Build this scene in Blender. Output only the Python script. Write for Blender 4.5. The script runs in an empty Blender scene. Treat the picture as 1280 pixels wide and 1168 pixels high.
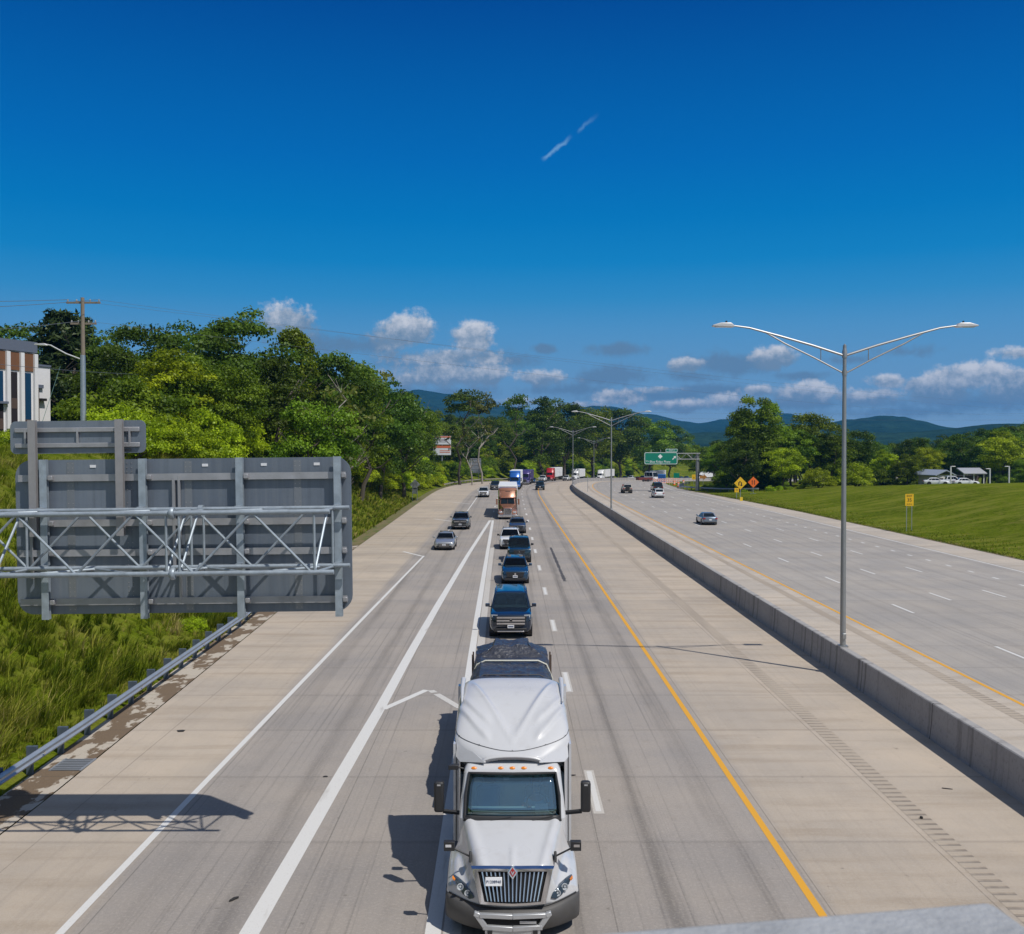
import bpy, bmesh, math, random
import numpy as np
from mathutils import Vector, Matrix, noise as mnoise
R = math.radians
random.seed(7)
scene = bpy.context.scene
COL = scene.collection

# ---------------------------------------------------------------- materials
class NT:
    def __init__(s, name):
        s.m = bpy.data.materials.new(name); s.m.use_nodes = True
        s.t = s.m.node_tree; s.t.nodes.clear()
        s.out = s.t.nodes.new('ShaderNodeOutputMaterial')
    def n(s, typ, **kw):
        nd = s.t.nodes.new(typ)
        for k, v in kw.items(): setattr(nd, k, v)
        return nd
    def link(s, a, b): s.t.links.new(a, b)
    def put(s, sock, v):
        if isinstance(v, bpy.types.NodeSocket): s.link(v, sock)
        elif v is not None:
            if sock.type == 'RGBA' and len(v) == 3: v = (*v, 1)
            sock.default_value = v
    def math(s, op, a, b=None, c=None, clamp=False):
        nd = s.n('ShaderNodeMath', operation=op, use_clamp=clamp)
        s.put(nd.inputs[0], a)
        if b is not None: s.put(nd.inputs[1], b)
        if c is not None: s.put(nd.inputs[2], c)
        return nd.outputs[0]
    def mix(s, f, a, b, blend='MIX'):
        nd = s.n('ShaderNodeMix', data_type='RGBA', blend_type=blend)
        s.put(nd.inputs[0], f); s.put(nd.inputs[6], a); s.put(nd.inputs[7], b)
        return nd.outputs[2]
    def noise(s, vec, scale, detail=4, rough=0.55, dim='3D'):
        nd = s.n('ShaderNodeTexNoise', noise_dimensions=dim)
        if vec is not None: s.link(vec, nd.inputs['Vector'])
        nd.inputs['Scale'].default_value = scale; nd.inputs['Detail'].default_value = detail
        nd.inputs['Roughness'].default_value = rough
        return nd.outputs['Fac']
    def ss(s, v, a, b):
        nd = s.n('ShaderNodeMapRange', interpolation_type='SMOOTHSTEP')
        s.put(nd.inputs[0], v); nd.inputs[1].default_value = a; nd.inputs[2].default_value = b
        return nd.outputs[0]
    def coord(s, w='Object'): return s.n('ShaderNodeTexCoord').outputs[w]
    def scalev(s, v, sc):
        nd = s.n('ShaderNodeMapping'); s.link(v, nd.inputs[0]); nd.inputs['Scale'].default_value = sc
        return nd.outputs[0]
    def principled(s, col, rough=0.5, metal=0.0, **kw):
        p = s.n('ShaderNodeBsdfPrincipled')
        s.put(p.inputs['Base Color'], col); s.put(p.inputs['Roughness'], rough); s.put(p.inputs['Metallic'], metal)
        for k, v in kw.items(): s.put(p.inputs[k.replace('_', ' ')], v)
        s.link(p.outputs[0], s.out.inputs[0]); return p
    def bump(s, p, h, strength=0.3, dist=0.02):
        b = s.n('ShaderNodeBump'); b.inputs['Strength'].default_value = strength; b.inputs['Distance'].default_value = dist
        s.link(h, b.inputs['Height']); s.link(b.outputs[0], p.inputs['Normal'])

MATS = {}
def simple(name, col, rough=0.5, metal=0.0, var=0.12, scale=6.0, bump=0.0, **kw):
    """a plain procedural material: colour broken up by two octaves of noise"""
    if name in MATS: return MATS[name]
    t = NT(name); c = t.coord('Object')
    n = t.noise(c, scale, 5)
    lo = tuple(max(0, v*(1-var)) for v in col); hi = tuple(min(1, v*(1+var)) for v in col)
    colr = t.mix(n, lo, hi)
    rr = t.math('MULTIPLY_ADD', n, 0.15, max(0.02, rough-0.07))
    p = t.principled(colr, rr, metal, **kw)
    if bump: t.bump(p, t.noise(c, scale*6, 3), bump, 0.01)
    MATS[name] = t.m
    return t.m
def paint(name, col, metal=0.0, rough=0.28, coat=1.0):
    if name in MATS: return MATS[name]
    t = NT(name); c = t.coord('Object')
    n = t.noise(c, 3.0, 6, 0.6)
    g = t.noise(c, 0.9, 3)
    dirt = t.ss(n, 0.52, 0.8)
    colr = t.mix(t.math('MULTIPLY', dirt, 0.20 if max(col) > .2 else .05), col, (0.25, 0.22, 0.19))
    p = t.principled(colr, t.math('MULTIPLY_ADD', g, 0.2, rough-0.1), metal, Coat_Weight=coat, Coat_Roughness=0.06)
    MATS[name] = t.m
    return t.m

# ---------------------------------------------------------------- mesh building
class MB:
    def __init__(s): s.v = []; s.f = []; s.mi = []; s.cur = 0
    def add(s, vs, fs):
        o = len(s.v); s.v += [tuple(v) for v in vs]
        s.f += [tuple(i+o for i in f) for f in fs]; s.mi += [s.cur]*len(fs); return s
    def box(s, c, d, rot=None):
        x, y, z = d[0]/2, d[1]/2, d[2]/2
        vs = [Vector(p) for p in ((-x,-y,-z),(x,-y,-z),(x,y,-z),(-x,y,-z),(-x,-y,z),(x,-y,z),(x,y,z),(-x,y,z))]
        if rot is not None: vs = [rot @ v for v in vs]
        c = Vector(c)
        return s.add([v+c for v in vs], [(0,3,2,1),(4,5,6,7),(0,1,5,4),(1,2,6,5),(2,3,7,6),(3,0,4,7)])
    def ring(s, rings, closed=True, cap0=True, cap1=True):
        n = len(rings[0]); o = len(s.v); fs = []
        for r in rings: s.v += [tuple(p) for p in r]
        for k in range(len(rings)-1):
            for i in range(n if closed else n-1):
                j = (i+1) % n
                fs.append((o+k*n+i, o+k*n+j, o+(k+1)*n+j, o+(k+1)*n+i))
        if cap0 and closed: fs.append(tuple(o+i for i in reversed(range(n))))
        if cap1 and closed: fs.append(tuple(o+(len(rings)-1)*n+i for i in range(n)))
        s.f += fs; s.mi += [s.cur]*len(fs); return s
    def tube(s, pts, r, n=8, caps=True):
        pts = [Vector(p) for p in pts]; rings = []
        rs = r if isinstance(r, (list, tuple)) else [r]*len(pts)
        up0 = None
        for i, p in enumerate(pts):
            d = (pts[min(i+1, len(pts)-1)] - pts[max(i-1, 0)]).normalized()
            if up0 is None:
                up0 = Vector((0,0,1)) if abs(d.z) < 0.9 else Vector((1,0,0))
            a = d.cross(up0).normalized(); b = a.cross(d).normalized(); up0 = b
            rings.append([p + (a*math.cos(2*math.pi*k/n) + b*math.sin(2*math.pi*k/n))*rs[i] for k in range(n)])
        return s.ring(rings, True, caps, caps)
    def prism(s, poly, axis, a, b):
        """extrude a 2-D polygon along an axis from a to b (axis 'x': poly is (y,z); 'y': (x,z); 'z': (x,y))"""
        def P(p, t): return {'x': (t, p[0], p[1]), 'y': (p[0], t, p[1]), 'z': (p[0], p[1], t)}[axis]
        return s.ring([[P(p, a) for p in poly], [P(p, b) for p in poly]])
    def lathe(s, prof, n=20, axis='x', c=(0,0,0)):
        rings = []
        for (h, r) in prof:
            ring = []
            for k in range(n):
                a = 2*math.pi*k/n; u, w = r*math.cos(a), r*math.sin(a)
                p = {'x': (h, u, w), 'y': (u, h, w), 'z': (u, w, h)}[axis]
                ring.append((p[0]+c[0], p[1]+c[1], p[2]+c[2]))
            rings.append(ring)
        return s.ring(rings)
    def quad(s, a, b, c, d): return s.add([a, b, c, d], [(0, 1, 2, 3)])
    def build(s, name, mat, parent=None, smooth=35, bevel=0, bseg=2, subsurf=0):
        me = bpy.data.meshes.new(name)
        me.from_pydata(s.v, [], s.f)
        for m in (mat if isinstance(mat, (list, tuple)) else [mat]): me.materials.append(m)
        if isinstance(mat, (list, tuple)) and len(mat) > 1: me.polygons.foreach_set('material_index', s.mi)
        bm = bmesh.new(); bm.from_mesh(me); bmesh.ops.recalc_face_normals(bm, faces=bm.faces); bm.to_mesh(me); bm.free()
        if smooth:
            me.polygons.foreach_set('use_smooth', [True]*len(me.polygons))
            me.set_sharp_from_angle(angle=R(smooth))
        me.update()
        o = bpy.data.objects.new(name, me); COL.objects.link(o)
        if parent is not None: o.parent = parent
        if bevel:
            md = o.modifiers.new('bevel', 'BEVEL'); md.width = bevel; md.segments = bseg; md.limit_method = 'ANGLE'; md.angle_limit = R(40)
        if subsurf:
            md = o.modifiers.new('sub', 'SUBSURF'); md.levels = subsurf; md.render_levels = subsurf
        return o

def tag(o, label, cat, group=None, kind=None):
    o['label'] = label; o['category'] = cat
    if group: o['group'] = group
    if kind: o['kind'] = kind
    return o
def thing(name, label, cat, loc=(0,0,0), rz=0.0, group=None):
    o = bpy.data.objects.new(name, None); COL.objects.link(o)
    o.empty_display_size = 0.3
    o.location = loc; o.rotation_euler = (0, 0, rz)
    return tag(o, label, cat, group)
def struct(o, kind='structure'):
    o['kind'] = kind; return o
def dup(root, loc, rz=0.0, label=None, scale=None, group=None):
    r = root.copy(); COL.objects.link(r); r.location = loc; r.rotation_euler = (0, 0, rz)
    if scale is not None: r.scale = scale
    if label: r['label'] = label
    if group: r['group'] = group
    for ch in root.children:
        c = ch.copy(); COL.objects.link(c); c.parent = r
        for g in ch.children:
            d = g.copy(); COL.objects.link(d); d.parent = c
    return r
def text(txt, size, mat, parent, loc, rot=(R(90),0,0), name='lettering', sx=1.0, align='CENTER'):
    cu = bpy.data.curves.new(name, 'FONT'); cu.body = txt; cu.size = size; cu.extrude = 0.004
    cu.align_x = align; cu.align_y = 'CENTER'; cu.materials.append(mat)
    cu.resolution_u = 3
    c_ = bpy.data.objects.new(name, cu); COL.objects.link(c_)
    me = bpy.data.meshes.new_from_object(c_.evaluated_get(bpy.context.evaluated_depsgraph_get()))
    bpy.data.objects.remove(c_); bpy.data.curves.remove(cu)
    o = bpy.data.objects.new(name, me); COL.objects.link(o)
    o.location = loc; o.rotation_euler = rot; o.scale = (sx, 1, 1)
    o.parent = parent
    return o

# ---------------------------------------------------------------- camera
CAMZ = 9.05; F = 1231.0
cam = bpy.data.cameras.new('camera'); camo = bpy.data.objects.new('camera', cam); COL.objects.link(camo)
cam.sensor_width = 36; cam.sensor_fit = 'HORIZONTAL'; cam.lens = F/1280*36
cam.clip_start = 0.1; cam.clip_end = 30000
camo.location = (0, 0, CAMZ); camo.rotation_euler = (R(90-1.07), 0, R(-0.093))
cam.dof.use_dof = True; cam.dof.focus_distance = 60; cam.dof.aperture_fstop = 9.0
scene.camera = camo

# ---------------------------------------------------------------- road alignment
def sstep(a, b, x):
    t = min(1, max(0, (x-a)/(b-a))); return t*t*(3-2*t)
S0, S1 = -80, 900
_AX, _AY, _AZ, _TH = [], [], [], []
x, y, z, th = 13.1, float(S0), 0.0, 0.0
for i in range(S0, S1+1):
    _AX.append(x); _AY.append(y); _AZ.append(z); _TH.append(th)
    k = 0 if i < 175 else (1/560)*min(1, (i-175)/40)
    if i > 640: k = 0
    th += k; x += math.sin(th); y += math.cos(th)
    z += -0.028*sstep(200, 330, i)*(1-sstep(600, 720, i))
_AX, _AY, _AZ, _TH = map(np.array, (_AX, _AY, _AZ, _TH))
def lerp1(arr, s):
    s = min(max(s-S0, 0), S1-S0-1e-6); i = int(s); f = s-i
    return arr[i]*(1-f)+arr[i+1]*f
def P(s, X, dz=0.0):
    """point on the road: s = distance along the median barrier, X = lateral position (its x where the road is straight)"""
    t = lerp1(_TH, s); o = X-13.1
    return Vector((lerp1(_AX, s)+o*math.cos(t), lerp1(_AY, s)-o*math.sin(t), lerp1(_AZ, s)+dz))
def HEAD(s): return lerp1(_TH, s)
def poly(tab, s): return float(np.interp(s, [p[0] for p in tab], [p[1] for p in tab]))
EDGE_L = [(-80,-11.8),(25,-11.95),(51,-12.8),(90,-14.1),(133,-14.8),(218,-16.3),(900,-16.3)]
EDGE_R = [(-80,41.5),(141,41.5),(177,40.3),(199,39.1),(215,37.8),(260,37.2),(900,37.2)]
# ---------------------------------------------------------------- light
HAZE_D = 1.15e-4
SKY_SAT = .8; SKY_TINT = (1.0, 1.0, 1.0); SKY_STRENGTH = .10; SUN_E = 4.05; EXPOSURE = 0.0
CLOUD_GREY = (1.35, 2.15, 3.2); CLOUD_LO = (1.9, 2.8, 3.9); CLOUD_HI = (7.2, 7.3, 7.7)
# ---------------------------------------------------------------- terrain
_H_L = [(-80,8.5),(85,8.5),(130,6.0),(170,3.4),(240,2.2),(310,2.2),(380,6.5),(480,10.0),(900,12.0)]
_H_R = [(-80,3.9),(150,3.9),(212,0.8),(260,0.0),(900,0.0)]
_W_L = [(-80,15.0),(85,15.0),(130,11.0),(170,8.0),(240,7.0),(900,18.0)]
def terrain_np(X, Y):
    n = X.shape[0]; out = np.zeros(n)
    ax, ay = _AX[::4], _AY[::4]; th = _TH[::4]; az = _AZ[::4]; sv = np.arange(S0, S1+1)[::4]
    for a in range(0, n, 4000):
        b = min(n, a+4000)
        d2 = (X[a:b,None]-ax)**2 + (Y[a:b,None]-ay)**2
        i = d2.argmin(1)
        dx, dy = X[a:b]-ax[i], Y[a:b]-ay[i]
        along = dx*np.sin(th[i]) + dy*np.cos(th[i])
        off = dx*np.cos(th[i]) - dy*np.sin(th[i]) + 13.1
        s = sv[i] + np.clip(along, -4, 4)
        e = np.interp(s, np.arange(S0, S1+1), _AZ)
        el = np.interp(s, *zip(*EDGE_L)); er = np.interp(s, *zip(*EDGE_R))
        hl = np.interp(s, *zip(*_H_L)); wl = np.interp(s, *zip(*_W_L)); hr = np.interp(s, *zip(*_H_R))
        dl = el-1.3-off; dr = off-er
        def S(t): t = np.clip(t, 0, 1); return t*t*(3-2*t)
        z = np.where(dl > 0, e + 0.02 + hl*S(dl/wl) + np.clip(dl-wl, 0, 400)*0.035, e-0.25)
        zr = e + 0.0 + hr*S(dr/30) + np.clip(dr, 0, 0.5)*0.05
        z = np.where(dr > 0, zr, z)
        far = np.sqrt(X[a:b]**2 + Y[a:b]**2)
        back = S((far-750)/1500)
        z = z*(1-back) + 2.0*back
        # a lower shoulder right under the pavement edges
        z = np.where((dl <= 0) & (dr <= 0), e-0.25, z)
        out[a:b] = z
    return out
def T(x, y):
    return float(terrain_np(np.array([float(x)]), np.array([float(y)]))[0])

def axis(dense0, dense1, step, lim0, lim1, g=1.18):
    a = list(np.arange(dense0, dense1+1e-6, step))
    st, v = step, dense1
    while v < lim1: st *= g; v += st; a.append(v)
    st, v = step, dense0
    while v > lim0: st *= g; v -= st; a.insert(0, v)
    return np.array(a)
gx = axis(-75, 110, 1.5, -9000, 9000); gy = axis(-30, 420, 2.5, -400, 11000)
GX, GY = np.meshgrid(gx, gy)
px, py = GX.ravel(), GY.ravel()
pz = terrain_np(px, py)
off_road = np.zeros(px.shape[0])
lump = np.array([mnoise.noise(Vector((a*0.11, b*0.11, 3.3)))*0.35 + mnoise.noise(Vector((a*0.02, b*0.02, 9.1)))*0.9 if abs(a) < 300 and b < 700 else 0.0 for a, b in zip(px, py)])
# keep the verge next to the pavement smooth
ax4, ay4 = _AX[::4], _AY[::4]
near = np.array([min((ax4-a)**2+(ay4-b)**2) if abs(a) < 300 and b < 700 else 1e6 for a, b in zip(px, py)])**0.5
pz = pz + lump*np.clip((near-29.5)/10, 0, 1)*np.where(px > 20, 0.35, 1.0)
nx, ny = len(gx), len(gy)
me = bpy.data.meshes.new('ground')
idx = np.arange(nx*ny).reshape(ny, nx)
quads = np.stack([idx[:-1,:-1], idx[:-1,1:], idx[1:,1:], idx[1:,:-1]], -1).reshape(-1, 4)
me.from_pydata(np.stack([px, py, pz], 1).tolist(), [], quads.tolist())
me.polygons.foreach_set('use_smooth', [True]*len(me.polygons))
ground = bpy.data.objects.new('ground', me); COL.objects.link(ground); struct(ground)

t = NT('grass_ground'); c = t.coord('Object')
n1 = t.noise(c, 0.09, 5); n2 = t.noise(c, 1.4, 6, 0.7); n3 = t.noise(t.scalev(c, (1, .35, 1)), 9.0, 4, 0.7)
g = t.mix(t.ss(n1, .38, .62), (0.060, 0.090, 0.005), (0.096, 0.132, 0.007))
g = t.mix(t.math('MULTIPLY', t.ss(n2, .50, .72), .75), g, (0.18, 0.155, 0.045))
g = t.mix(t.math('MULTIPLY', t.ss(n3, .45, .75), .6), g, (0.030, 0.054, 0.003))
n4 = t.noise(t.scalev(c, (.8, 2.2, 1)), 2.2, 6, .75); g = t.mix(t.math('MULTIPLY', t.ss(n4, .42, .62), .7), g, (0.145, 0.180, 0.016)); g = t.mix(t.math('MULTIPLY', t.math('SUBTRACT', 1.0, t.ss(n4, .34, .50)), .65), g, (0.034, 0.052, 0.003)); n5 = t.noise(c, .35, 4, .7); g = t.mix(t.math('MULTIPLY', t.ss(n5, .56, .72), .55), g, (0.185, 0.165, 0.045))
mow = t.noise(t.scalev(c, (.05, .5, 1)), 1.0, 3)
g = t.mix(t.math('MULTIPLY', t.ss(mow, .46, .62), .65), g, (0.175, 0.185, 0.030))
p = t.principled(g, 0.95, 0.0, Specular_IOR_Level=0.0)
t.bump(p, t.math('ADD', n3, n2), 0.9, 0.12)
me.materials.append(t.m)

# ---------------------------------------------------------------- roads
def sheet(name, mat, s0, s1, xl, xr, cols, dz, step=2.0, kind='structure'):
    """a sheet following the road between two lateral edges (numbers or tables); UV = metres (lateral, along)"""
    fl = (lambda s: poly(xl, s)) if isinstance(xl, list) else (lambda s: xl)
    fr = (lambda s: poly(xr, s)) if isinstance(xr, list) else (lambda s: xr)
    n = max(1, int(math.ceil((s1-s0)/step))); vs, uv, fs = [], [], []
    for i in range(n+1):
        s = s0 + (s1-s0)*i/n; a, b = fl(s), fr(s)
        for k in range(cols+1):
            X = a + (b-a)*k/cols
            vs.append(P(s, X, dz)); uv.append((X, s))
    for i in range(n):
        for k in range(cols):
            q = i*(cols+1)+k; fs.append((q, q+1, q+cols+2, q+cols+1))
    return mesh_uv(name, vs, fs, uv, mat, kind)
def mesh_uv(name, vs, fs, uv, mat, kind='structure'):
    me = bpy.data.meshes.new(name); me.from_pydata([tuple(v) for v in vs], [], fs)
    l = me.uv_layers.new(name='UVMap')
    for lp in me.loops: l.data[lp.index].uv = uv[lp.vertex_index]
    me.materials.append(mat)
    o = bpy.data.objects.new(name, me); COL.objects.link(o)
    if kind: struct(o, kind)
    return o

def road_material(name, tan, lane, u0, u1, dark, joints, tanmask, slab=4.5):
    t = NT(name)
    uvn = t.coord('UV'); sp = t.n('ShaderNodeSeparateXYZ'); t.link(uvn, sp.inputs[0])
    u, v = sp.outputs[0], sp.outputs[1]
    wob = t.noise(uvn, 0.35, 4)
    uw = t.math('MULTIPLY_ADD', t.math('SUBTRACT', wob, .5), 0.5, u)
    # shoulder tone
    m = None
    for (a, b) in tanmask:
        k = t.math('MULTIPLY', t.ss(uw, a-.35, a+.25), t.math('SUBTRACT', 1.0, t.ss(uw, b-.25, b+.35)))
        m = k if m is None else t.math('MAXIMUM', m, k)
    col = t.mix(m, lane, tan)
    # wheel tracks, oil and tyre streaks along the lanes
    rp = t.n('ShaderNodeValToRGB'); el = rp.color_ramp.elements
    stops = sorted(dark)
    el[0].position = 0; el[0].color = (1,1,1,1); el[1].position = 1; el[1].color = (1,1,1,1)
    for (X, d) in stops[:30]:
        e = el.new((X-u0)/(u1-u0)); e.color = (d, d, d, 1)
    t.link(t.math('DIVIDE', t.math('SUBTRACT', uw, u0), u1-u0), rp.inputs[0])
    streak = t.noise(t.scalev(uvn, (2.6, .022, 1)), 1.0, 6, 0.65)
    streak2 = t.noise(t.scalev(uvn, (9.0, .035, 1)), 1.0, 4, 0.6)
    amt = t.math('MULTIPLY', t.ss(streak, .35, .7), 1.0)
    col = t.mix(t.math('MULTIPLY_ADD', amt, .75, .25), col, rp.outputs[0], 'MULTIPLY')
    lanem = t.math('SUBTRACT', 1.0, m)
    col = t.mix(t.math('MULTIPLY', t.math('MULTIPLY', t.ss(streak2, .52, .74), .42), t.math('MULTIPLY_ADD', lanem, .7, .3)), col, (0.09, 0.085, 0.085))
    # blotches and slab-to-slab tone
    bl = t.noise(uvn, 0.22, 6, 0.6)
    col = t.mix(t.ss(bl, .3, .72), col, t.mix(1.0, col, (1.22, 1.18, 1.12), 'MULTIPLY'))
    bl2 = t.noise(uvn, 1.6, 6, .65); col = t.mix(t.math('MULTIPLY', t.ss(bl2, .5, .8), .35), col, t.mix(1.0, col, (.72, .70, .68), 'MULTIPLY'))
    spots = t.noise(uvn, 3.4, 3, .5); col = t.mix(t.math('MULTIPLY', t.ss(spots, .70, .78), .5), col, (.12, .105, .09))
    vs = t.math('DIVIDE', v, slab); fl = t.math('FLOOR', vs); fr = t.math('FRACT', vs)
    wn = t.n('ShaderNodeTexWhiteNoise', noise_dimensions='1D'); t.link(fl, wn.inputs['W'])
    tone = t.math('MULTIPLY_ADD', wn.outputs[0], .10, .95)
    cb = t.n('ShaderNodeCombineXYZ'); [t.link(tone, cb.inputs[i]) for i in range(3)]
    col = t.mix(1.0, col, cb.outputs[0], 'MULTIPLY')
    # cross stains (rust-brown washes across shoulders)
    st = t.noise(t.scalev(uvn, (.12, 1.1, 1)), 1.0, 5, 0.6)
    col = t.mix(t.math('MULTIPLY', t.math('MULTIPLY', t.ss(st, .45, .75), m), .45), col, (0.24, 0.18, 0.12))
    # joints
    j = t.math('LESS_THAN', fr, 0.0045)
    jn = t.math('MULTIPLY', j, .28)
    jw = t.math('MULTIPLY', t.math('SUBTRACT', 1.0, t.ss(t.math('PINGPONG', fr, .5), .0, .03)), .16)
    jn = t.math('MAXIMUM', jn, jw)
    for X in joints:
        d = t.math('LESS_THAN', t.math('ABSOLUTE', t.math('SUBTRACT', u, X)), .014)
        jn = t.math('MAXIMUM', jn, t.math('MULTIPLY', d, t.math('MULTIPLY_ADD', wob, .6, .1)))
    col = t.mix(jn, col, (0.055, 0.05, 0.045))
    # aggregate
    ag = t.noise(uvn, 55, 3, 0.75); ag2 = t.noise(uvn, 14, 4, .7)
    col = t.mix(t.math('MULTIPLY', t.ss(ag, .5, .75), .62), col, (0.09, 0.08, 0.075))
    col = t.mix(t.math('MULTIPLY', t.ss(ag2, .45, .8), .45), col, (0.46, 0.42, 0.37))
    p = t.principled(col, t.math('MULTIPLY_ADD', bl, .2, .72), 0.0, Specular_IOR_Level=0.25)
    t.bump(p, ag, 0.25, 0.006)
    return t.m
TAN = (0.395, 0.342, 0.286); LANE = (0.290, 0.266, 0.248)
dk = []
for c0 in (-6.4, 0.35, 4.15):
    for w in (-.95, .95):
        dk += [(c0+w-.38, .94), (c0+w, .60 if c0 < 3 else .46), (c0+w+.38, .92)]
m_left = road_material('concrete_inbound', TAN, LANE, -20, 14, dk, (-8.05, -4.2, -1.35, 2.02, 6.3, 9.62, -10.9), [(-30, -8.35), (6.35, 14)])
dk = []
for c0 in (20.2, 24.3, 28.3, 32.2, 36.0):
    for w in (-.95, .95):
        dk += [(c0+w-.4, .95), (c0+w, .80), (c0+w+.4, .95)]
dk = dk[:30]
m_right = road_material('concrete_outbound', (0.42, 0.375, 0.325), (0.315, 0.295, 0.276), 12, 44, dk, (18.35, 22.0, 26.1, 30.0, 33.8, 37.9), [(12, 18.0), (37.9, 60)])
sheet('inbound_roadway', m_left, -40, 800, EDGE_L, 13.12, 14, 0.0)
sheet('outbound_roadway', m_right, -40, 800, 13.48, EDGE_R, 14, 0.0)

# gutter beside the guardrail: pale concrete slabs half buried in silt and leaves
t = NT('gutter_concrete'); uvn = t.coord('UV')
na = t.noise(t.scalev(uvn, (1.0, .55, 1)), 1.3, 6, .62); nb = t.noise(uvn, 22, 3, .7)
sp = t.n('ShaderNodeSeparateXYZ'); t.link(uvn, sp.inputs[0])
fr = t.math('FRACT', t.math('DIVIDE', sp.outputs[1], 1.5))
col = t.mix(nb, (0.36, 0.31, 0.25), (0.50, 0.45, 0.38))
dirt = t.mix(nb, (0.06, 0.04, 0.026), (0.24, 0.17, 0.105))
col = t.mix(t.ss(na, .465, .50), col, dirt)
col = t.mix(t.math('MULTIPLY', t.math('LESS_THAN', fr, .02), .8), col, (0.08, 0.065, 0.05))
p = t.principled(col, .9); t.bump(p, t.math('ADD', na, nb), .5, .03)
sheet('gutter', t.m, -20, 92, [(s, X-1.28) for s, X in EDGE_L], [(s, X-.03) for s, X in EDGE_L], 3, 0.012, 1.0)
t = NT('earth_verge'); uvn = t.coord('UV'); nb = t.noise(uvn, 9, 5, .7); na = t.noise(uvn, .8, 4)
col = t.mix(nb, (0.10, 0.085, 0.03), (0.22, 0.17, 0.085)); col = t.mix(t.ss(na, .45, .6), col, (0.085, 0.11, 0.02))
t.principled(col, .95)
sheet('verge_outbound', t.m, -40, 240, [(s, X+.0) for s, X in EDGE_R], [(s, X+.8) for s, X in EDGE_R], 1, 0.02, 3.0)
sheet('verge_inbound', t.m, 92, 330, [(s, X-1.3) for s, X in EDGE_L], [(s, X) for s, X in EDGE_L], 1, 0.03, 3.0)

# ---------------------------------------------------------------- painted markings
def worn(name, col, under, thr=.62, u=18):
    t = NT(name); uvn = t.coord('UV')
    a = t.noise(uvn, u, 5, .7); b = t.noise(t.scalev(uvn, (3, .4, 1)), 1.0, 5, .6)
    w = t.math('MAXIMUM', t.math('MULTIPLY', t.ss(a, thr, thr+.15), .7), t.math('MULTIPLY', t.ss(b, .60, .78), .65))
    t.principled(t.mix(w, col, under), .65)
    return t.m
WHITE = worn('white_road_paint', (0.61, 0.60, 0.58), (0.36, 0.33, 0.30), .56)
YELLOW = worn('yellow_road_paint', (0.66, 0.33, 0.025), (0.36, 0.27, 0.16))
FADED2 = worn('half_worn_paint', (0.55, 0.53, 0.50), (0.34, 0.31, 0.28), .5)
FADED = worn('faded_white_paint', (0.50, 0.47, 0.43), (0.33, 0.30, 0.27), .5)
D = 0.004
def line(name, tab, w, mat, s0, s1, step=2.0, dz=D):
    tl = [(s, X-w/2) for s, X in tab]; tr = [(s, X+w/2) for s, X in tab]
    return sheet(name, mat, s0, s1, tl, tr, 1, dz, step)
RAMP = [(-40,-8.55),(18,-8.42),(50,-7.9),(83,-7.3),(141,-6.25),(182,-6.2),(800,-6.2)]
line('ramp_edge_line', RAMP, .17, WHITE, -40, 83)
line('merge_lane_line', RAMP, .15, WHITE, 96, 118); line('merge_lane_line', RAMP, .15, WHITE, 128, 185)
GORE = [(-40,-5.2),(18,-4.88),(34,-4.55),(43,-4.44),(56.6,-4.2),(84,-3.62),(122,-2.62),(126,-2.5)]
sheet('gore_line', WHITE, -40, 124, [(s, X-(.19 if s < 60 else .16)) for s, X in GORE], [(s, X+(.19 if s < 60 else .16)) for s, X in GORE], 1, D)
GOREB = [(-40,-1.3),(19,-1.45),(41,-1.68),(52,-1.78),(73,-1.92),(122,-2.2),(126,-2.25)]
line('gore_line', GOREB, .30, WHITE, -40, 124)
line('gore_edge_strip', [(s, X+.36) for s, X in GOREB], .34, FADED, -40, 90)
line('inbound_yellow_line', [(-40,6.1),(23,6.05),(41,6.03),(141,5.6),(200,5.6),(800,5.7)], .17, YELLOW, -40, 800)
line('outbound_yellow_line', [(-40,18.1),(800,18.1)], .17, YELLOW, -40, 800)
line('outbound_edge_line', [(-40,37.6),(141,37.6),(215,35.0),(800,34.6)], .17, WHITE, -40, 800)
def dashes(name, X, s0, s1, w=.15, L=3.05, gap=12.19, mat=WHITE, dz=D):
    vs, uv, fs = [], [], []
    s = s0
    while s < s1:
        for k in range(2):
            for X2 in (X-w/2, X+w/2):
                q = s+L*k; vs.append(P(q, X2, dz)); uv.append((X2, q))
        n = len(vs); fs.append((n-4, n-3, n-1, n-2)); s += gap
    return mesh_uv(name, vs, fs, uv, mat)
dashes('lane_dashes', 2.2, 24.4-3*12.19, 640, .14)
# contrast: the near dashes have a pale border
dashes('dash_border', 2.2, 24.25-3*12.19, 140, .27, 3.3, mat=FADED, dz=0.002)
dashes('lane_dashes', 22.2, 66.2-6*12.19, 640)
dashes('lane_dashes', 26.3, 58.6-6*12.19, 640)
dashes('lane_dashes', 30.2, 72-8*12.19, 300)
dashes('short_lane_dashes', 33.9, 20, 212, .2, .95, 3.7)
dashes('merge_lane_dashes', -2.4, 128, 420, .15)
def seg(mb, a, b, w):
    a, b = Vector(a), Vector(b); d = (b-a).normalized(); n = Vector((-d.y, d.x, 0))*w/2
    mb[0] += [a-n, b-n, b+n, a+n]; mb[1] += [(p.x, p.y) for p in (a-n, b-n, b+n, a+n)]
    k = len(mb[0]); mb[2].append((k-4, k-3, k-2, k-1))
mb = [[], [], []]
seg(mb, (-4.42, 34.05, .007), (-3.15, 36.75, .007), .26); mesh_uv('gore_chevron', mb[0], mb[2], mb[1], WHITE)
mb = [[], [], []]
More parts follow.
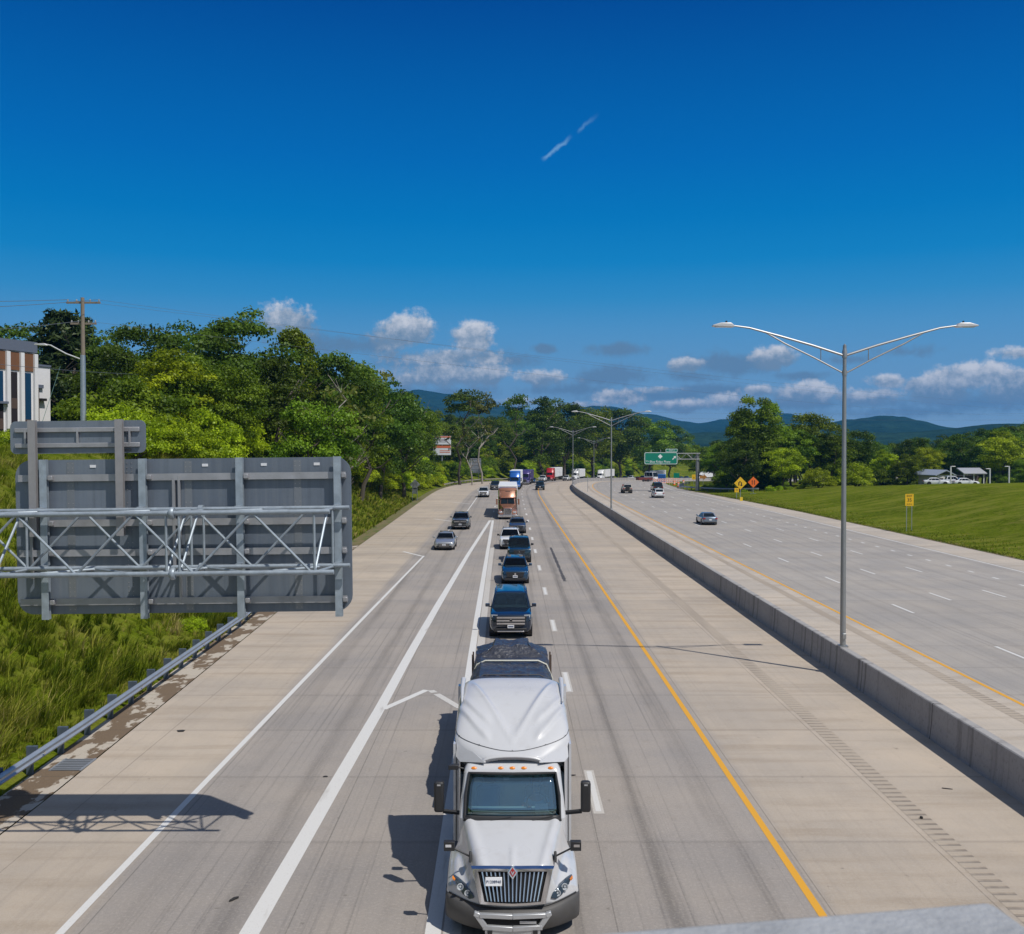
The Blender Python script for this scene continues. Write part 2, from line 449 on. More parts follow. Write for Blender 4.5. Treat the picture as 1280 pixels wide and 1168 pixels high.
seg(mb, (-2.98, 36.7, .007), (-2.82, 36.35, .007), .26); seg(mb, (-2.72, 36.15, .007), (-1.75, 34.2, .007), .26)
mesh_uv('gore_chevron', mb[0], mb[2], mb[1], FADED2)
mb = [[], [], []]
for (a, b) in (((-9.4,86.4),(-7.4,82.6)), ((-9.8,126.6),(-6.9,121.8)), ((-9.8,166),(-6.6,161))):
    seg(mb, (*a, .007), (*b, .007), .26)
mesh_uv('shoulder_hatch', mb[0], mb[2], mb[1], WHITE)

# rumble strips: rows of milled grooves
t = NT('rumble_strip'); uvn = t.coord('UV'); sp = t.n('ShaderNodeSeparateXYZ'); t.link(uvn, sp.inputs[0])
fr = t.math('FRACT', t.math('DIVIDE', sp.outputs[1], .31))
gm = t.ss(t.math('PINGPONG', fr, .5), .12, .24); nz = t.noise(t.scalev(uvn, (1, .12, 1)), 1.5, 5)
sh = t.mix(t.noise(uvn, 20, 4, .7), (0.34, 0.28, 0.22), (0.42, 0.36, 0.29))
col = t.mix(t.math('MULTIPLY', t.math('SUBTRACT', 1.0, gm), t.math('MULTIPLY', t.ss(nz, .33, .65), .8)), sh, (0.20, 0.165, 0.135))
p = t.principled(col, .85); t.bump(p, gm, .8, .03)
sheet('rumble_strip', t.m, -30, 240, 9.78, 10.28, 1, D)
sheet('rumble_strip', t.m, -30, 240, 16.9, 17.4, 1, D)

# tar-sealed cracks, skid marks
TAR = simple('crack_tar', (0.018, 0.017, 0.018), .6)
SKID = simple('tyre_rubber_mark', (0.07, 0.065, 0.065), .8)
def wob_strip(name, pts, w, mat, z, jit=.05):
    vs, uv, fs = [], [], []
    n = 0
    for (a, b) in zip(pts, pts[1:]):
        a, b = Vector((*a, z)), Vector((*b, z)); d = (b-a).normalized(); q = Vector((-d.y, d.x, 0))
        m = max(2, int((b-a).length/.25))
        for i in range(m+1):
            c = a.lerp(b, i/m) + q*random.uniform(-jit, jit); ww = w*random.uniform(.5, 1.2)/2
            vs += [c-q*ww, c+q*ww]; uv += [(0, 0), (0, 0)]
            if i: k = len(vs); fs.append((k-4, k-2, k-1, k-3))
    return mesh_uv(name, vs, fs, uv, mat)
wob_strip('skid_mark', [(3.68, 90), (3.72, 67)], .26, SKID, .003, .0)
# ---------------------------------------------------------------- shared vehicle materials
RUBBER = simple('tyre_rubber', (0.022, 0.021, 0.021), .85)
RIM = simple('alloy_rim', (0.46, 0.46, 0.47), .3, .9)
CHROME = simple('chrome', (0.72, 0.72, 0.74), .12, 1.0, .06)
BLACKP = simple('black_plastic', (0.022, 0.022, 0.024), .5)
GREYP = simple('weathered_bumper_plastic', (0.072, 0.069, 0.068), .6, var=.3, scale=4)
DARK = simple('dark_underbody', (0.008, 0.008, 0.009), .9)
LAMP = simple('headlamp_lens', (0.62, 0.66, 0.70), .08, .35)
LAMPD = simple('smoked_lamp_lens', (0.045, 0.07, 0.10), .06, .2, Coat_Weight=1.0)
RED = simple('tail_lamp_red', (0.30, 0.010, 0.012), .2)
AMBER = simple('amber_marker_lens', (0.75, 0.22, 0.015), .25)
PLATE = simple('number_plate_white', (0.70, 0.71, 0.74), .4)
INK = simple('dark_blue_ink', (0.03, 0.05, 0.12), .6)
t = NT('tinted_window_glass'); c = t.coord('Object'); n = t.noise(c, 1.7, 3)
t.principled(t.mix(n, (0.003, 0.006, 0.009), (0.012, 0.020, 0.026)), .03, 0, IOR=1.45)
GLASS = t.m
t = NT('car_windscreen'); tr = t.n('ShaderNodeBsdfTransparent'); tr.inputs[0].default_value = (.58, .70, .72, 1)
gl = t.n('ShaderNodeBsdfGlossy'); gl.inputs['Roughness'].default_value = .02
fz = t.n('ShaderNodeFresnel'); fz.inputs[0].default_value = 1.5
mx = t.n('ShaderNodeMixShader'); t.link(fz.outputs[0], mx.inputs[0]); t.link(tr.outputs[0], mx.inputs[1]); t.link(gl.outputs[0], mx.inputs[2]); t.link(mx.outputs[0], t.out.inputs[0])
CARGLASS = t.m
CABIN = simple('charcoal_dash', (.05, .052, .055), .7); CABIN2 = simple('light_seat_trim', (.16, .15, .14), .8)
GALV = simple('galvanised_steel', (0.40, 0.44, 0.48), .38, .75, .16, 5)

def lerp3(a, b, t): return tuple(a[i]+(b[i]-a[i])*t for i in range(3))
def patch(mb, A, B, C, Dd, u0, u1, v0, v1, off, nu=1, nv=1):
    """a pane on the bilinear face A(bottom-left) B(bottom-right) C(top-right) D(top-left), pushed out by off"""
    A, B, C, Dd = map(Vector, (A, B, C, Dd)); nrm = (B-A).cross(Dd-A).normalized()*off
    vs = []
    for (u, v) in ((u0, v0), (u1, v0), (u1, v1), (u0, v1)):
        vs.append(A.lerp(B, u).lerp(Dd.lerp(C, u), v)+nrm)
    # thin slab so that the pane has an edge
    back = [p-nrm*.6 for p in vs]
    mb.ring([back, vs])
    return mb

def wheel(parent, x, y, r, w, rim=True, name='wheel'):
    s = 1 if x > 0 else -1
    prof = [(-w/2, r*.62), (-w/2, r*.9), (-w*.36, r), (w*.36, r), (w/2, r*.9), (w/2, r*.62)]
    wo = MB().lathe(prof, 20, 'x', (0,0,0)).build(name, RUBBER, parent); wo.location = (x, y, r)
    if rim:
        m = MB(); m.lathe([(s*w*.30, r*.64), (s*w*.52, r*.62), (s*w*.40, r*.5), (s*w*.44, r*.14), (s*w*.5, 0.01)], 20, 'x')
        m.build('rim', RIM, wo)
    return wo

def car(name, label, cat, loc, rz, body, P_, group=None, detail=2, glass=None):
    """P_ dict: L W H hb0 hb1 belt ws wt rt rb ; vehicle faces -Y with its front at y = 0"""
    g = P_.get
    L, W, H = g('L'), g('W'), g('H'); w = W/2
    root = thing(name, label, cat, loc, rz, group)
    gc = g('gc', .22); hf, hr, belt, deck = g('hf'), g('hr'), g('belt'), g('deck')
    ws, wt, rt, rb = g('ws'), g('wt'), g('rt'), g('rb')
    st = [(0.0, gc+.10, hf-.14, .86), (.05, gc+.03, hf-.05, .92), (.22, gc, hf, .965), (.6, gc-.02, hf+(hr-hf)*.4, .99),
          (ws-.15, gc-.02, hr, 1.0), (ws+.5, gc-.02, belt, 1.0), ((ws+rb)/2, gc-.02, belt, 1.0),
          (rb-.3, gc-.02, belt+(deck-belt)*.7, 1.0), (min(rb+.02, L-.3), gc, deck, .985), (L-.12, gc+.03, deck-.03, .95), (L, gc+.12, deck-.16, .88)]
    st.sort(key=lambda q: q[0])
    m = MB(); rings = []
    for (tt, zb, zt, k) in st:
        ww = w*k; h = zt-zb
        half = [(0, zb), (ww*.82, zb), (ww*.955, zb+.10), (ww, zb+h*.42), (ww*.992, zb+h*.62), (ww*.965, zt-.07), (ww*.90, zt-.015), (ww*.75, zt+.004), (0, zt+.03)]
        full = half + [(-x, z) for (x, z) in reversed(half[1:-1])]
        bow = .16 if tt < .3 else (-.13 if tt > L-.25 else 0)
        rings.append([(x, tt+bow*(abs(x)/w)**2.4, z) for x, z in full])
    m.ring(rings)
    # cabin
    b0, b1 = w*g('cb', .90), w*g('ct', .74)
    zb = belt-.05
    def rr(y0, y1, hw, z, c):
        pts = []
        for (sx, yy, sy) in ((1, y0, 1), (1, y1, -1), (-1, y1, -1), (-1, y0, 1)):
            k = [(sx*hw, yy+sy*c), (sx*(hw-c*.9), yy)]
            if (sx, sy) in ((1, 1), (-1, -1)): k.reverse()
            pts += k
        return [(a, b, z) for a, b in pts]
    zr = H-.07
    R0, R1 = rr(ws, rb, b0, zb, .07), rr(wt, rt, b1, zr, .07)
    Rm = [lerp3(a, b, .55) for a, b in zip(R0, R1)]; bul = 1.02
    Rm = [(a*bul, b, c) for a, b, c in Rm]
    R2 = rr(wt+.10, rt-.10, b1-.10, zr+.05, .09); R3 = rr(wt+.35, rt-.35, b1-.4, H, .10)
    o0 = len(m.v); m.ring([R0, Rm, R1, R2, R3])
    if g('open', 0):   # leave the windscreen opening free
        hole = {frozenset((o0+8*k+7, o0+8*k, o0+8*k+8, o0+8*k+15)) for k in (0, 1)}
        keep = [i for i, q in enumerate(m.f) if frozenset(q) not in hole]
        m.f = [m.f[i] for i in keep]; m.mi = [m.mi[i] for i in keep]
    m.build('body', body, root, 40)
    # glass: windscreen, side panes, back light
    G = glass or GLASS
    def corner(ring, sx, front):
        c_ = [p for p in ring if (p[0] > 0) == (sx > 0)]
        c_.sort(key=lambda p: p[1]); return c_
    fl0 = min((p for p in R0 if p[0] > 0), key=lambda p: p[1]); fl1 = min((p for p in R1 if p[0] > 0), key=lambda p: p[1])
    bl0 = max((p for p in R0 if p[0] > 0), key=lambda p: p[1]); bl1 = max((p for p in R1 if p[0] > 0), key=lambda p: p[1])
    mir = lambda p: (-p[0], p[1], p[2])
    mm = MB(); hx0, hx1 = fl0[0]+.045, fl1[0]+.04
    A, B, C, Dd = (-hx0, fl0[1], zb), (hx0, fl0[1], zb), (hx1, fl1[1], zr), (-hx1, fl1[1], zr)
    for (v0, v1) in ((.10, .56), (.56, .97)):   # follows the bulge of the cabin
        pass
    patch(mm, A, B, C, Dd, .015, .985, .06, .965, .026)
    mm.build('windscreen', CARGLASS if g('open', 0) else G, root)
    if g('open', 0):
        MB().box((0, ws+.42, belt+.02), (b0*1.7, .62, .10)).build('dashboard', CABIN, root, bevel=.03)
        for s in (-1, 1):
            q = MB(); q.box((s*b0*.48, wt+.75, belt+.20), (.50, .14, .5)); q.box((s*b0*.48, wt+.78, belt+.52), (.26, .10, .2)); q.build('seat', CABIN2, root, bevel=.05)
        q = MB(); q.tube([(b0*.48+.19*math.cos(R(24*k)), ws+.86+.08*math.sin(R(24*k)), belt+.13+.17*math.sin(R(24*k))) for k in range(16)], .018); q.build('steering_wheel', CABIN2, root)
        q = MB(); q.box((0, wt-.02, zr-.12), (.22, .04, .07)); q.build('rear_view_mirror', BLACKP, root)
        q = MB(); q.box((0, (wt+rt)/2+.6, belt+.3), (b1*1.9, .08, .5)); q.build('rear_seat', CABIN2, root)
    mm = MB(); A, B, C, Dd = (bl0[0]+.03, bl0[1], zb), (-bl0[0]-.03, bl0[1], zb), (-bl1[0]-.03, bl1[1], zr), (bl1[0]+.03, bl1[1], zr)
    patch(mm, A, B, C, Dd, .05, .95, .22, .93, .02)
    mm.build('rear_window', G, root)
    for s in (-1, 1):
        A = (s*b0, ws+.07, zb); B = (s*b0, rb-.07, zb); C = (s*b1, rt-.07, zr); Dd = (s*b1, wt+.07, zr)
        if s < 0: A, B, C, Dd = B, A, Dd, C
        mm = MB()
        cuts = ((.06, .40), (.43, .72), (.75, .94))
        for (u0, u1) in cuts:
            if s < 0: u0, u1 = 1-u1, 1-u0
            patch(mm, A, B, C, Dd, u0, u1, .16, .90, .030)
        mm.build('side_window', G, root)
    # wheels
    r = g('r', .35)
    for yy in (g('a1', .95), L-g('a2', 1.0)):
        for s in (-1, 1):
            # arch shadow gap
            wheel(root, s*(w-.11+g('flare', 0)), yy, r, .235, detail > 1)
    for yy in (g('a1', .95), L-g('a2', 1.0)):
        for s in (-1, 1):
            MB().lathe([(s*(w*.55), r*1.16), (s*(w+.006), r*1.16), (s*(w+.008), r*1.06)], 18, 'x', (0, yy, r+.02)).build('wheel_arch', BLACKP, root)
    # front
    hl = g('lamp', (.30, .13)); lz = hf-g('lz', .20)
    for s in (-1, 1):
        m = MB(); lw, lh = hl
        m.prism([(s*(w*.93), lz-lh*.3), (s*(w*.93-lw), lz-lh*.5), (s*(w*.93-lw), lz+lh*.3), (s*(w*.95), lz+lh*.6)], 'y', .0, .42)
        o = m.build('headlamp', g('lampmat', LAMP), root, bevel=.02); o.location = (0, g('ly', .015), 0); o.rotation_euler = (0, 0, s*R(14))
        o.location.y = -s*0 + g('ly', .02) - math.sin(R(14))*w*.62 + .10
        if g('drl', 0):
            q = MB(); q.box((s*(w*.93-.16), -.012, lz+.13), (.30, .05, .035)); q.box((s*(w*.93-.05), -.012, lz+.03), (.045, .05, .22)); q.box((s*(w*.93-.16), -.012, lz-.08), (.30, .05, .035)); q.build('running_light', LAMP, o)
    gw, gz0, gz1 = g('grille', (.62, gc+.30, hf-.10))
    m = MB(); m.prism([(-gw, gz1), (gw, gz1), (gw*.86, gz0), (-gw*.86, gz0)], 'y', -.02, .2)
    gr = m.build('grille', BLACKP, root, bevel=.015)
    if g('bars', 0):
        m = MB()
        for k in range(g('bars')):
            z = gz0+(gz1-gz0)*(k+.6)/g('bars'); m.box((0, -.03, z), (gw*1.75, .03, g('barh', .025)))
        m.build('grille_bar', CHROME, gr)
    if detail > 1:
        m = MB(); m.lathe([(-.045, .01), (-.045, .065), (-.02, .07)], 16, 'y', (0, 0, (gz0+gz1)/2+g('ez', .04)))
        m.build('emblem', CHROME, gr)
    m = MB(); m.prism([(-w*.72, gc+.22), (w*.72, gc+.22), (w*.78, gc+.05), (-w*.78, gc+.05)], 'y', -.015, .2)
    m.build('lower_air_intake', BLACKP, root, bevel=.015)
    if g('skid', 0):
        MB().box((0, -.03, gc+.075), (W*.62, .05, .05)).build('skid_trim', CHROME, root, bevel=.01)
    if g('plate', 1):
        pl = MB().box((0, -.045, gc+.31), (.31, .012, .155)).build('number_plate', PLATE, root)
        if detail > 1:
            MB().box((0, -.053, gc+.305), (.24, .006, .05)).build('plate_lettering', INK, pl)
    # rear
    for s in (-1, 1):
        m = MB(); m.box((s*(w*.80), L-.03, deck-.19), (.30, .10, .15)); m.build('tail_lamp', RED, root, bevel=.02)
    rp = MB().box((0, L+.005, deck-.33), (.31, .02, .155)).build('rear_number_plate', PLATE, root)
    m = MB(); m.box((0, L-.03, gc+.16), (W*.80, .12, .16)); m.build('rear_bumper', BLACKP, root, bevel=.03)
    # mirrors
    for s in (-1, 1):
        m = MB(); m.box((s*(w+.12), ws+.42, belt+.10), (.22, .12, .16)); m.box((s*(w-.02), ws+.42, belt+.02), (.16, .05, .05))
        m.build('mirror', g('mirmat', body), root, bevel=.03)
    if g('rails', 0):
        for s in (-1, 1):
            m = MB(); m.tube([(s*(b1-.06), wt+.25, zr+.06), (s*(b1-.05), wt+.35, H+.04), (s*(b1-.05), rt-.35, H+.04), (s*(b1-.06), rt-.2, zr+.06)], .022)
            m.build('roof_rail', CHROME if g('rails') > 1 else BLACKP, root)
    if g('sunroof', 0):
        MB().box((0, wt+.75, H-.005), (b1*1.25, .75, .03)).build('sunroof', GLASS, root, bevel=.01)
    # interior seen through nothing; underbody
    m = MB(); m.box((0, L/2, gc-.02), (W*.8, L*.86, .1)); m.build('underbody', DARK, root)
    return root

BIGSUV = dict(L=5.72, W=2.06, H=1.92, hf=1.16, hr=1.24, belt=1.22, deck=1.22, ws=1.55, wt=2.35, rt=5.35, rb=5.62, gc=.30, r=.40, a1=1.0, a2=1.25, cb=.93, ct=.76,
              grille=(.76, .66, 1.08), bars=3, barh=.075, drl=1, lamp=(.30, .24), lampmat=LAMPD, lz=.17, skid=1, rails=2, ez=.02)
MIDSUV = dict(L=4.57, W=1.84, H=1.66, hf=.93, hr=1.08, belt=1.06, deck=1.05, ws=1.25, wt=2.0, rt=4.15, rb=4.45, gc=.24, r=.36, a1=.92, a2=.95, cb=.92, ct=.72,
              grille=(.62, .50, .84), bars=0, lamp=(.34, .12), lz=.14, rails=1)
SUV2 = dict(MIDSUV, L=4.7, W=1.92, H=1.74, hf=1.0, hr=1.12, belt=1.1, deck=1.1, grille=(.66, .62, .92), bars=2, barh=.03)
SEDAN = dict(L=4.75, W=1.82, H=1.44, hf=.74, hr=.93, belt=.93, deck=.98, ws=1.35, wt=2.25, rt=3.55, rb=4.25, gc=.19, r=.33, a1=.92, a2=1.0, cb=.90, ct=.68,
             grille=(.50, .34, .62), bars=5, barh=.02, lamp=(.36, .11), lz=.13)
PICKUP = dict(L=5.7, W=2.0, H=1.88, hf=1.12, hr=1.20, belt=1.18, deck=1.12, ws=1.55, wt=2.25, rt=3.75, rb=4.0, gc=.33, r=.41, a1=1.0, a2=1.2, cb=.92, ct=.76,
              grille=(.66, .75, 1.04), bars=2, barh=.05, lamp=(.27, .2), lz=.18)
JEEP = dict(L=4.4, W=1.88, H=1.86, hf=1.10, hr=1.14, belt=1.14, deck=1.14, ws=1.55, wt=1.80, rt=4.25, rb=4.38, gc=.42, r=.46, a1=.75, a2=.75, cb=.94, ct=.84, flare=.06,
            grille=(.5, .70, 1.05), bars=0, lamp=(.2, .2), lz=.18)
VAN = dict(L=4.75, W=1.86, H=1.70, hf=.95, hr=1.08, belt=1.08, deck=1.08, ws=1.1, wt=1.8, rt=4.45, rb=4.66, gc=.24, r=.35, a1=.92, a2=.95, cb=.93, ct=.76,
           grille=(.6, .5, .8), lamp=(.3, .14), lz=.15)

def put(s, X, receding=False, L=0):
    """position and heading for a vehicle on the road whose camera-facing end stands at s"""
    if receding: p = P(s+L, X, .004); return p, -HEAD(s+L)+math.pi
    return P(s, X, .004), -HEAD(s)

NAVY = paint('navy_paint', (0.006, 0.018, 0.042), .2, .22)
BLUE = paint('blue_paint', (0.008, 0.055, 0.125), .5, .25)
DGREEN = paint('dark_blue_green_paint', (0.006, 0.030, 0.050), .3, .25)
WHITEP = paint('white_paint', (0.74, 0.75, 0.77), 0, .3)
GREYPT = paint('graphite_paint', (0.085, 0.095, 0.11), .6, .3)
SILVER = paint('silver_paint', (0.42, 0.43, 0.44), .6, .34)
GREYSUV = paint('slate_paint', (0.13, 0.145, 0.155), .6, .3)
DARKPT = paint('black_paint', (0.012, 0.014, 0.018), .2, .25)
BEIGE = paint('beige_paint', (0.52, 0.47, 0.40), 0, .4)

QL = 'vehicles queued in the inbound lanes'
def C_(name, label, cat, s, X, paintm, d, rec=False, detail=2, yaw=0.0, group=QL):
    if s < 112 and not rec: d = dict(d, open=1)
    p, rz = put(s, X, rec, d['L'])
    return car(name, label, cat, p, rz+yaw, paintm, d, group, detail)
C_('suv', 'large navy suv with wide chrome grille and white plate, right behind the white semi truck', 'suv', 46.6, .02, NAVY, BIGSUV)
C_('crossover', 'bright blue crossover with swept headlamps and chevron grille, between two dark suvs in the queue', 'suv', 65.3, .32, BLUE, dict(MIDSUV, H=1.62, skid=0))
C_('boxy_suv', 'dark teal suv with upright windscreen and round lamps behind the blue crossover', 'suv', 77.6, .70, DGREEN, dict(SUV2, H=1.88, L=4.7, ws=1.75, wt=2.05, hf=1.14, hr=1.2, belt=1.2, deck=1.2, ct=.80, W=1.9, gc=.34, r=.42, grille=(.45, .72, 1.02), bars=0, lamp=(.22, .2), rails=0, mirmat=BLACKP))
C_('suv', 'white suv with a sunroof half hidden behind the dark teal suv', 'suv', 88.0, -.02, WHITEP, dict(SUV2, sunroof=1, mirmat=BLACKP))
C_('hatchback', 'dark graphite hatchback in front of the brown semi truck', 'car', 104.5, .75, GREYPT, dict(MIDSUV, H=1.55, rails=0))
C_('sedan', 'silver sedan in the merging lane, nearest the gore', 'car', 87.3, -5.9, SILVER, SEDAN)
C_('suv', 'slate grey suv with wide black grille behind the silver sedan', 'suv', 109.5, -5.6, GREYSUV, dict(BIGSUV, L=5.0, W=2.0, H=1.8, rails=1, ct=.74, lampmat=LAMP, wt=2.2, rt=4.5, rb=4.9, bars=1))
C_('pickup_truck', 'white pickup truck in the merging lane under the tree line', 'pickup', 182, -5.0, WHITEP, PICKUP, detail=1)
C_('suv', 'dark suv behind the white pickup, left of the blue semi truck', 'suv', 214, -3.9, DARKPT, dict(BIGSUV, L=5.1, rt=4.7, rb=5.0), detail=1)
C_('boxy_suv', 'small dark suv alone in the lane beside the yellow line', 'suv', 214, 6.0, DGREEN, dict(JEEP, W=1.9), detail=1)
C_('sedan', 'blue car peeking out behind the blue semi truck', 'car', 268, .8, BLUE, SEDAN, detail=1)
C_('pickup_truck', 'white pickup just ahead of the red semi truck', 'pickup', 288, 1.2, WHITEP, PICKUP, detail=1)
C_('pickup_truck', 'white pickup following behind the red semi truck', 'pickup', 334, 1.0, WHITEP, PICKUP, detail=1)
C_('sedan', 'grey car between the two white box trucks', 'car', 376, 1.2, GREYPT, SEDAN, detail=1)
C_('suv', 'dark suv behind the long white trailer', 'suv', 424, 1.0, DARKPT, MIDSUV, detail=1)
C_('pickup_truck', 'white pickup between dark cars far along the curve', 'pickup', 432, 1.4, WHITEP, PICKUP, detail=1)
C_('sedan', 'far blue car, first of the two blue cars on the curve', 'car', 441, 1.2, BLUE, SEDAN, detail=1)
C_('pickup_truck', 'far blue pickup ahead of the parcel truck', 'pickup', 449, 1.0, BLUE, PICKUP, detail=1)
C_('suv', 'far blue suv behind the parcel truck', 'suv', 500, 1.0, BLUE, MIDSUV, detail=1)
C_('pickup_truck', 'far navy pickup following the blue suv', 'pickup', 507, 1.2, NAVY, PICKUP, detail=1)
OUT = 'vehicles driving away on the outbound lanes'
C_('sedan', 'silver blue sedan driving away alone on the outbound lanes', 'car', 116, 23.6, paint('steel_blue_paint', (0.20, 0.25, 0.32), .6, .3), SEDAN, True, group=OUT)
C_('van', 'white van driving away behind a dark suv', 'van', 180, 27.3, WHITEP, VAN, True, group=OUT)
C_('suv', 'dark suv driving away ahead of the white van', 'suv', 205, 30.6, DARKPT, dict(BIGSUV, H=2.0), True, group=OUT)
jeep = C_('off_road_truck', 'beige lifted off road truck with big tyres and a spare, driving away', 'off-roader', 199, 23.6, BEIGE, JEEP, True, group=OUT)
w_ = MB().lathe([(-.14, .25), (-.14, .38), (-.08, .44), (.08, .44), (.14, .38), (.14, .1)], 18, 'y').build('spare_wheel', RUBBER, jeep); w_.location = (0.0, 4.55, 1.05)
MB().box((0, 4.45, .66), (1.7, .2, .22)).build('steel_bumper', BLACKP, jeep, bevel=.03)

# ---------------------------------------------------------------- generic far semi truck
TRAILW = simple('white_trailer_skin', (0.70, 0.71, 0.72), .45, var=.06)
def semi(label, loc, rz, pm, trailer=TRAILW, tl=14.0, tt=5.9, sleeper=3.9, hoodz=(1.55, 1.85), chrome=True, day=False, boxz=4.05, detail=2, name='semi_truck', roofm=None, front=None):
    root = thing(name, label, 'truck', loc, rz, QL)
    cabT = 2.05
    m = MB()
    # hood: loft narrowing to the grille
    rings = []
    for (t_, hw, zt) in ((.08, .52, hoodz[0]-.18), (.16, .60, hoodz[0]-.04), (.4, .66, hoodz[0]), (cabT, .98, hoodz[1])):
        rings.append([(-hw, t_, .62), (hw, t_, .62), (hw, t_, zt-.25), (hw*.93, t_, zt-.05), (hw*.6, t_, zt+.03), (-hw*.6, t_, zt+.03), (-hw*.93, t_, zt-.05), (-hw, t_, zt-.25)])
    m.ring(rings)
    # fenders
    for s in (-1, 1):
        rings = []
        for (t_, z0, z1, xo) in ((.12, .62, .80, 1.12), (.3, .62, 1.02, 1.19), (.8, .9, 1.22, 1.22), (1.5, .9, 1.20, 1.22), (1.95, .5, .98, 1.22)):
            rings.append([(s*.5, t_, z0), (s*xo, t_, z0), (s*xo, t_, z1-.1), (s*(xo-.1), t_, z1), (s*.5, t_, z1+.05)])
        m.ring(rings)
    # cab with sloped windscreen
    def rr(y0, y1, hw, z, c=.10): return [(hw-c, y0, z), (hw, y0+c, z), (hw, y1, z), (-hw, y1, z), (-hw, y0+c, z), (-hw+c, y0, z)]
    zc0, zc1 = hoodz[1]-.05, hoodz[1]+.78
    m.ring([rr(cabT-.05, tt-.7, 1.03, .55), rr(cabT, tt-.7, 1.03, zc0), rr(cabT+.38, tt-.7, .97, zc1), rr(cabT+.46, tt-.7, .95, zc1+.14)])
    # sleeper and roof fairing
    top = sleeper
    m.ring([rr(cabT+.62, tt-.55, .96, zc1), rr(cabT+.8, tt-.55, 1.18, zc1+.22, .3), rr(cabT+1.35, tt-.5, 1.22, top-.12, .3), rr(cabT+1.7, tt-.6, 1.05, top, .3)])
    m.ring([rr(cabT+1.2, tt-.5, 1.22, .55), rr(cabT+1.2, tt-.5, 1.22, top-.3)])
    m.build('cab', pm, root, 45)
    A, B, C, Dd = (-1.03+.10, cabT, zc0), (1.03-.10, cabT, zc0), (.87, cabT+.38, zc1), (-.87, cabT+.38, zc1)
    mm = MB()
    patch(mm, A, B, C, Dd, .02, .49, .10, .95, .03); patch(mm, A, B, C, Dd, .51, .98, .10, .95, .03)
    mm.build('windscreen', GLASS, root)
    for s in (-1, 1):
        MB().prism([(cabT+.12, zc0+.05), (cabT+1.0, zc0+.05), (cabT+1.0, zc1-.05), (cabT+.45, zc1-.05)], 'x', s*.97, s*1.045).build('side_window', GLASS, root)
    # visor, grille, lamps, bumper
    MB().box((0, cabT+.30, zc1+.02), (1.85, .28, .10), Matrix.Rotation(R(-18), 3, 'X')).build('sun_visor', pm if front is None else front, root, bevel=.02)
    gm = CHROME if chrome else BLACKP
    gr = MB().box((0, .08, hoodz[0]-.58), (1.05, .08, .86)).build('grille', gm, root, bevel=.03)
    m = MB()
    for k in range(6): m.box((0, .035, hoodz[0]-.93+k*.14), (.88, .03, .075))
    m.build('grille_opening', BLACKP, gr)
    for s in (-1, 1):
        MB().box((s*.88, .16, .92), (.40, .12, .20)).build('headlamp', LAMP, root, bevel=.04)
        mi = MB(); mi.box((s*1.42, cabT+.25, 2.15), (.22, .16, .75)); mi.tube([(s*1.0, cabT+.3, 1.85), (s*1.36, cabT+.25, 1.85)], .03); mi.tube([(s*1.0, cabT+.3, 2.45), (s*1.36, cabT+.25, 2.45)], .03)
        mi.build('mirror', pm if chrome else BLACKP, root, bevel=.03)
        if chrome and detail > 1:
            MB().tube([(s*1.16, cabT+1.05, .9), (s*1.16, cabT+1.05, 3.6)], .09).build('exhaust_stack', CHROME, root)
        MB().lathe([(-.75, .05), (-.75, .30), (.75, .30), (.75, .05)], 14, 'y', (s*.98, cabT+1.5, .72)).build('fuel_tank', CHROME if chrome else BLACKP, root)
    MB().prism([(-1.22, .30), (1.22, .30), (1.24, .62), (-1.24, .62)], 'y', -.06, .25).build('bumper', CHROME if chrome else GREYP, root, bevel=.05)
    for s in (-1, 1):
        for k in range(2): MB().box((s*(.62+.22*k), -.075, .47), (.12, .03, .09)).build('fog_lamp', LAMPD, root)
    if detail > 1:
        m = MB()
        for k in (-.7, -.28, 0, .28, .7): m.box((k, cabT+.62, zc1+.17), (.10, .10, .05))
        m.build('marker_lamp', AMBER, root)
        MB().box((0, cabT+1.16, (zc1+top)/2+.15), (.62, .08, .13)).build('roof_vent', BLACKP, root)
    # chassis, wheels
    m = MB(); m.box((0, tt/2+1.8, .85), (.9, tt+3.2, .3)); m.build('chassis', DARK, root)
    for (yy) in (1.2, tt-.1, tt+1.2):
        for s in (-1, 1): wheel(root, s*1.02, yy, .50, .30 if yy < 2 else .55, detail > 1)
    if tl:
        m = MB(); m.box((0, tt+tl/2, (1.15+boxz)/2), (2.58, tl, boxz-1.15))
        tb = m.build('trailer', trailer, root, bevel=.06)
        m = MB()
        for k in range(int(tl/.6)):
            for s in (-1, 1): m.box((s*1.296, tt+.4+k*.6, (1.3+boxz)/2), (.012, .05, boxz-1.5))
        m.build('side_rib', trailer, tb)
        m = MB(); m.box((0, tt+tl-.02, 1.0), (2.3, .1, .25)); m.box((0, tt+tl*.5, 1.08), (2.3, tl*.96, .14)); m.build('trailer_frame', DARK, tb)
        for yy in (tt+tl-1.3, tt+tl-2.6):
            for s in (-1, 1): wheel(root, s*1.0, yy, .50, .55, False)
    return root
BROWN = paint('copper_brown_paint', (0.30, 0.135, 0.078), .25, .35)
p, rz = put(125.5, -.35); semi('copper brown long nosed semi truck with chrome bumper and tall sleeper', p, rz, BROWN, tl=15.5, tt=6.4, sleeper=3.95, boxz=4.1)
p, rz = put(217, .35); semi('bright blue semi truck right behind the copper brown one', p, rz, paint('bright_blue_paint', (0.012, 0.11, 0.42), .2, .3), tl=14, sleeper=4.05, chrome=False, detail=1)
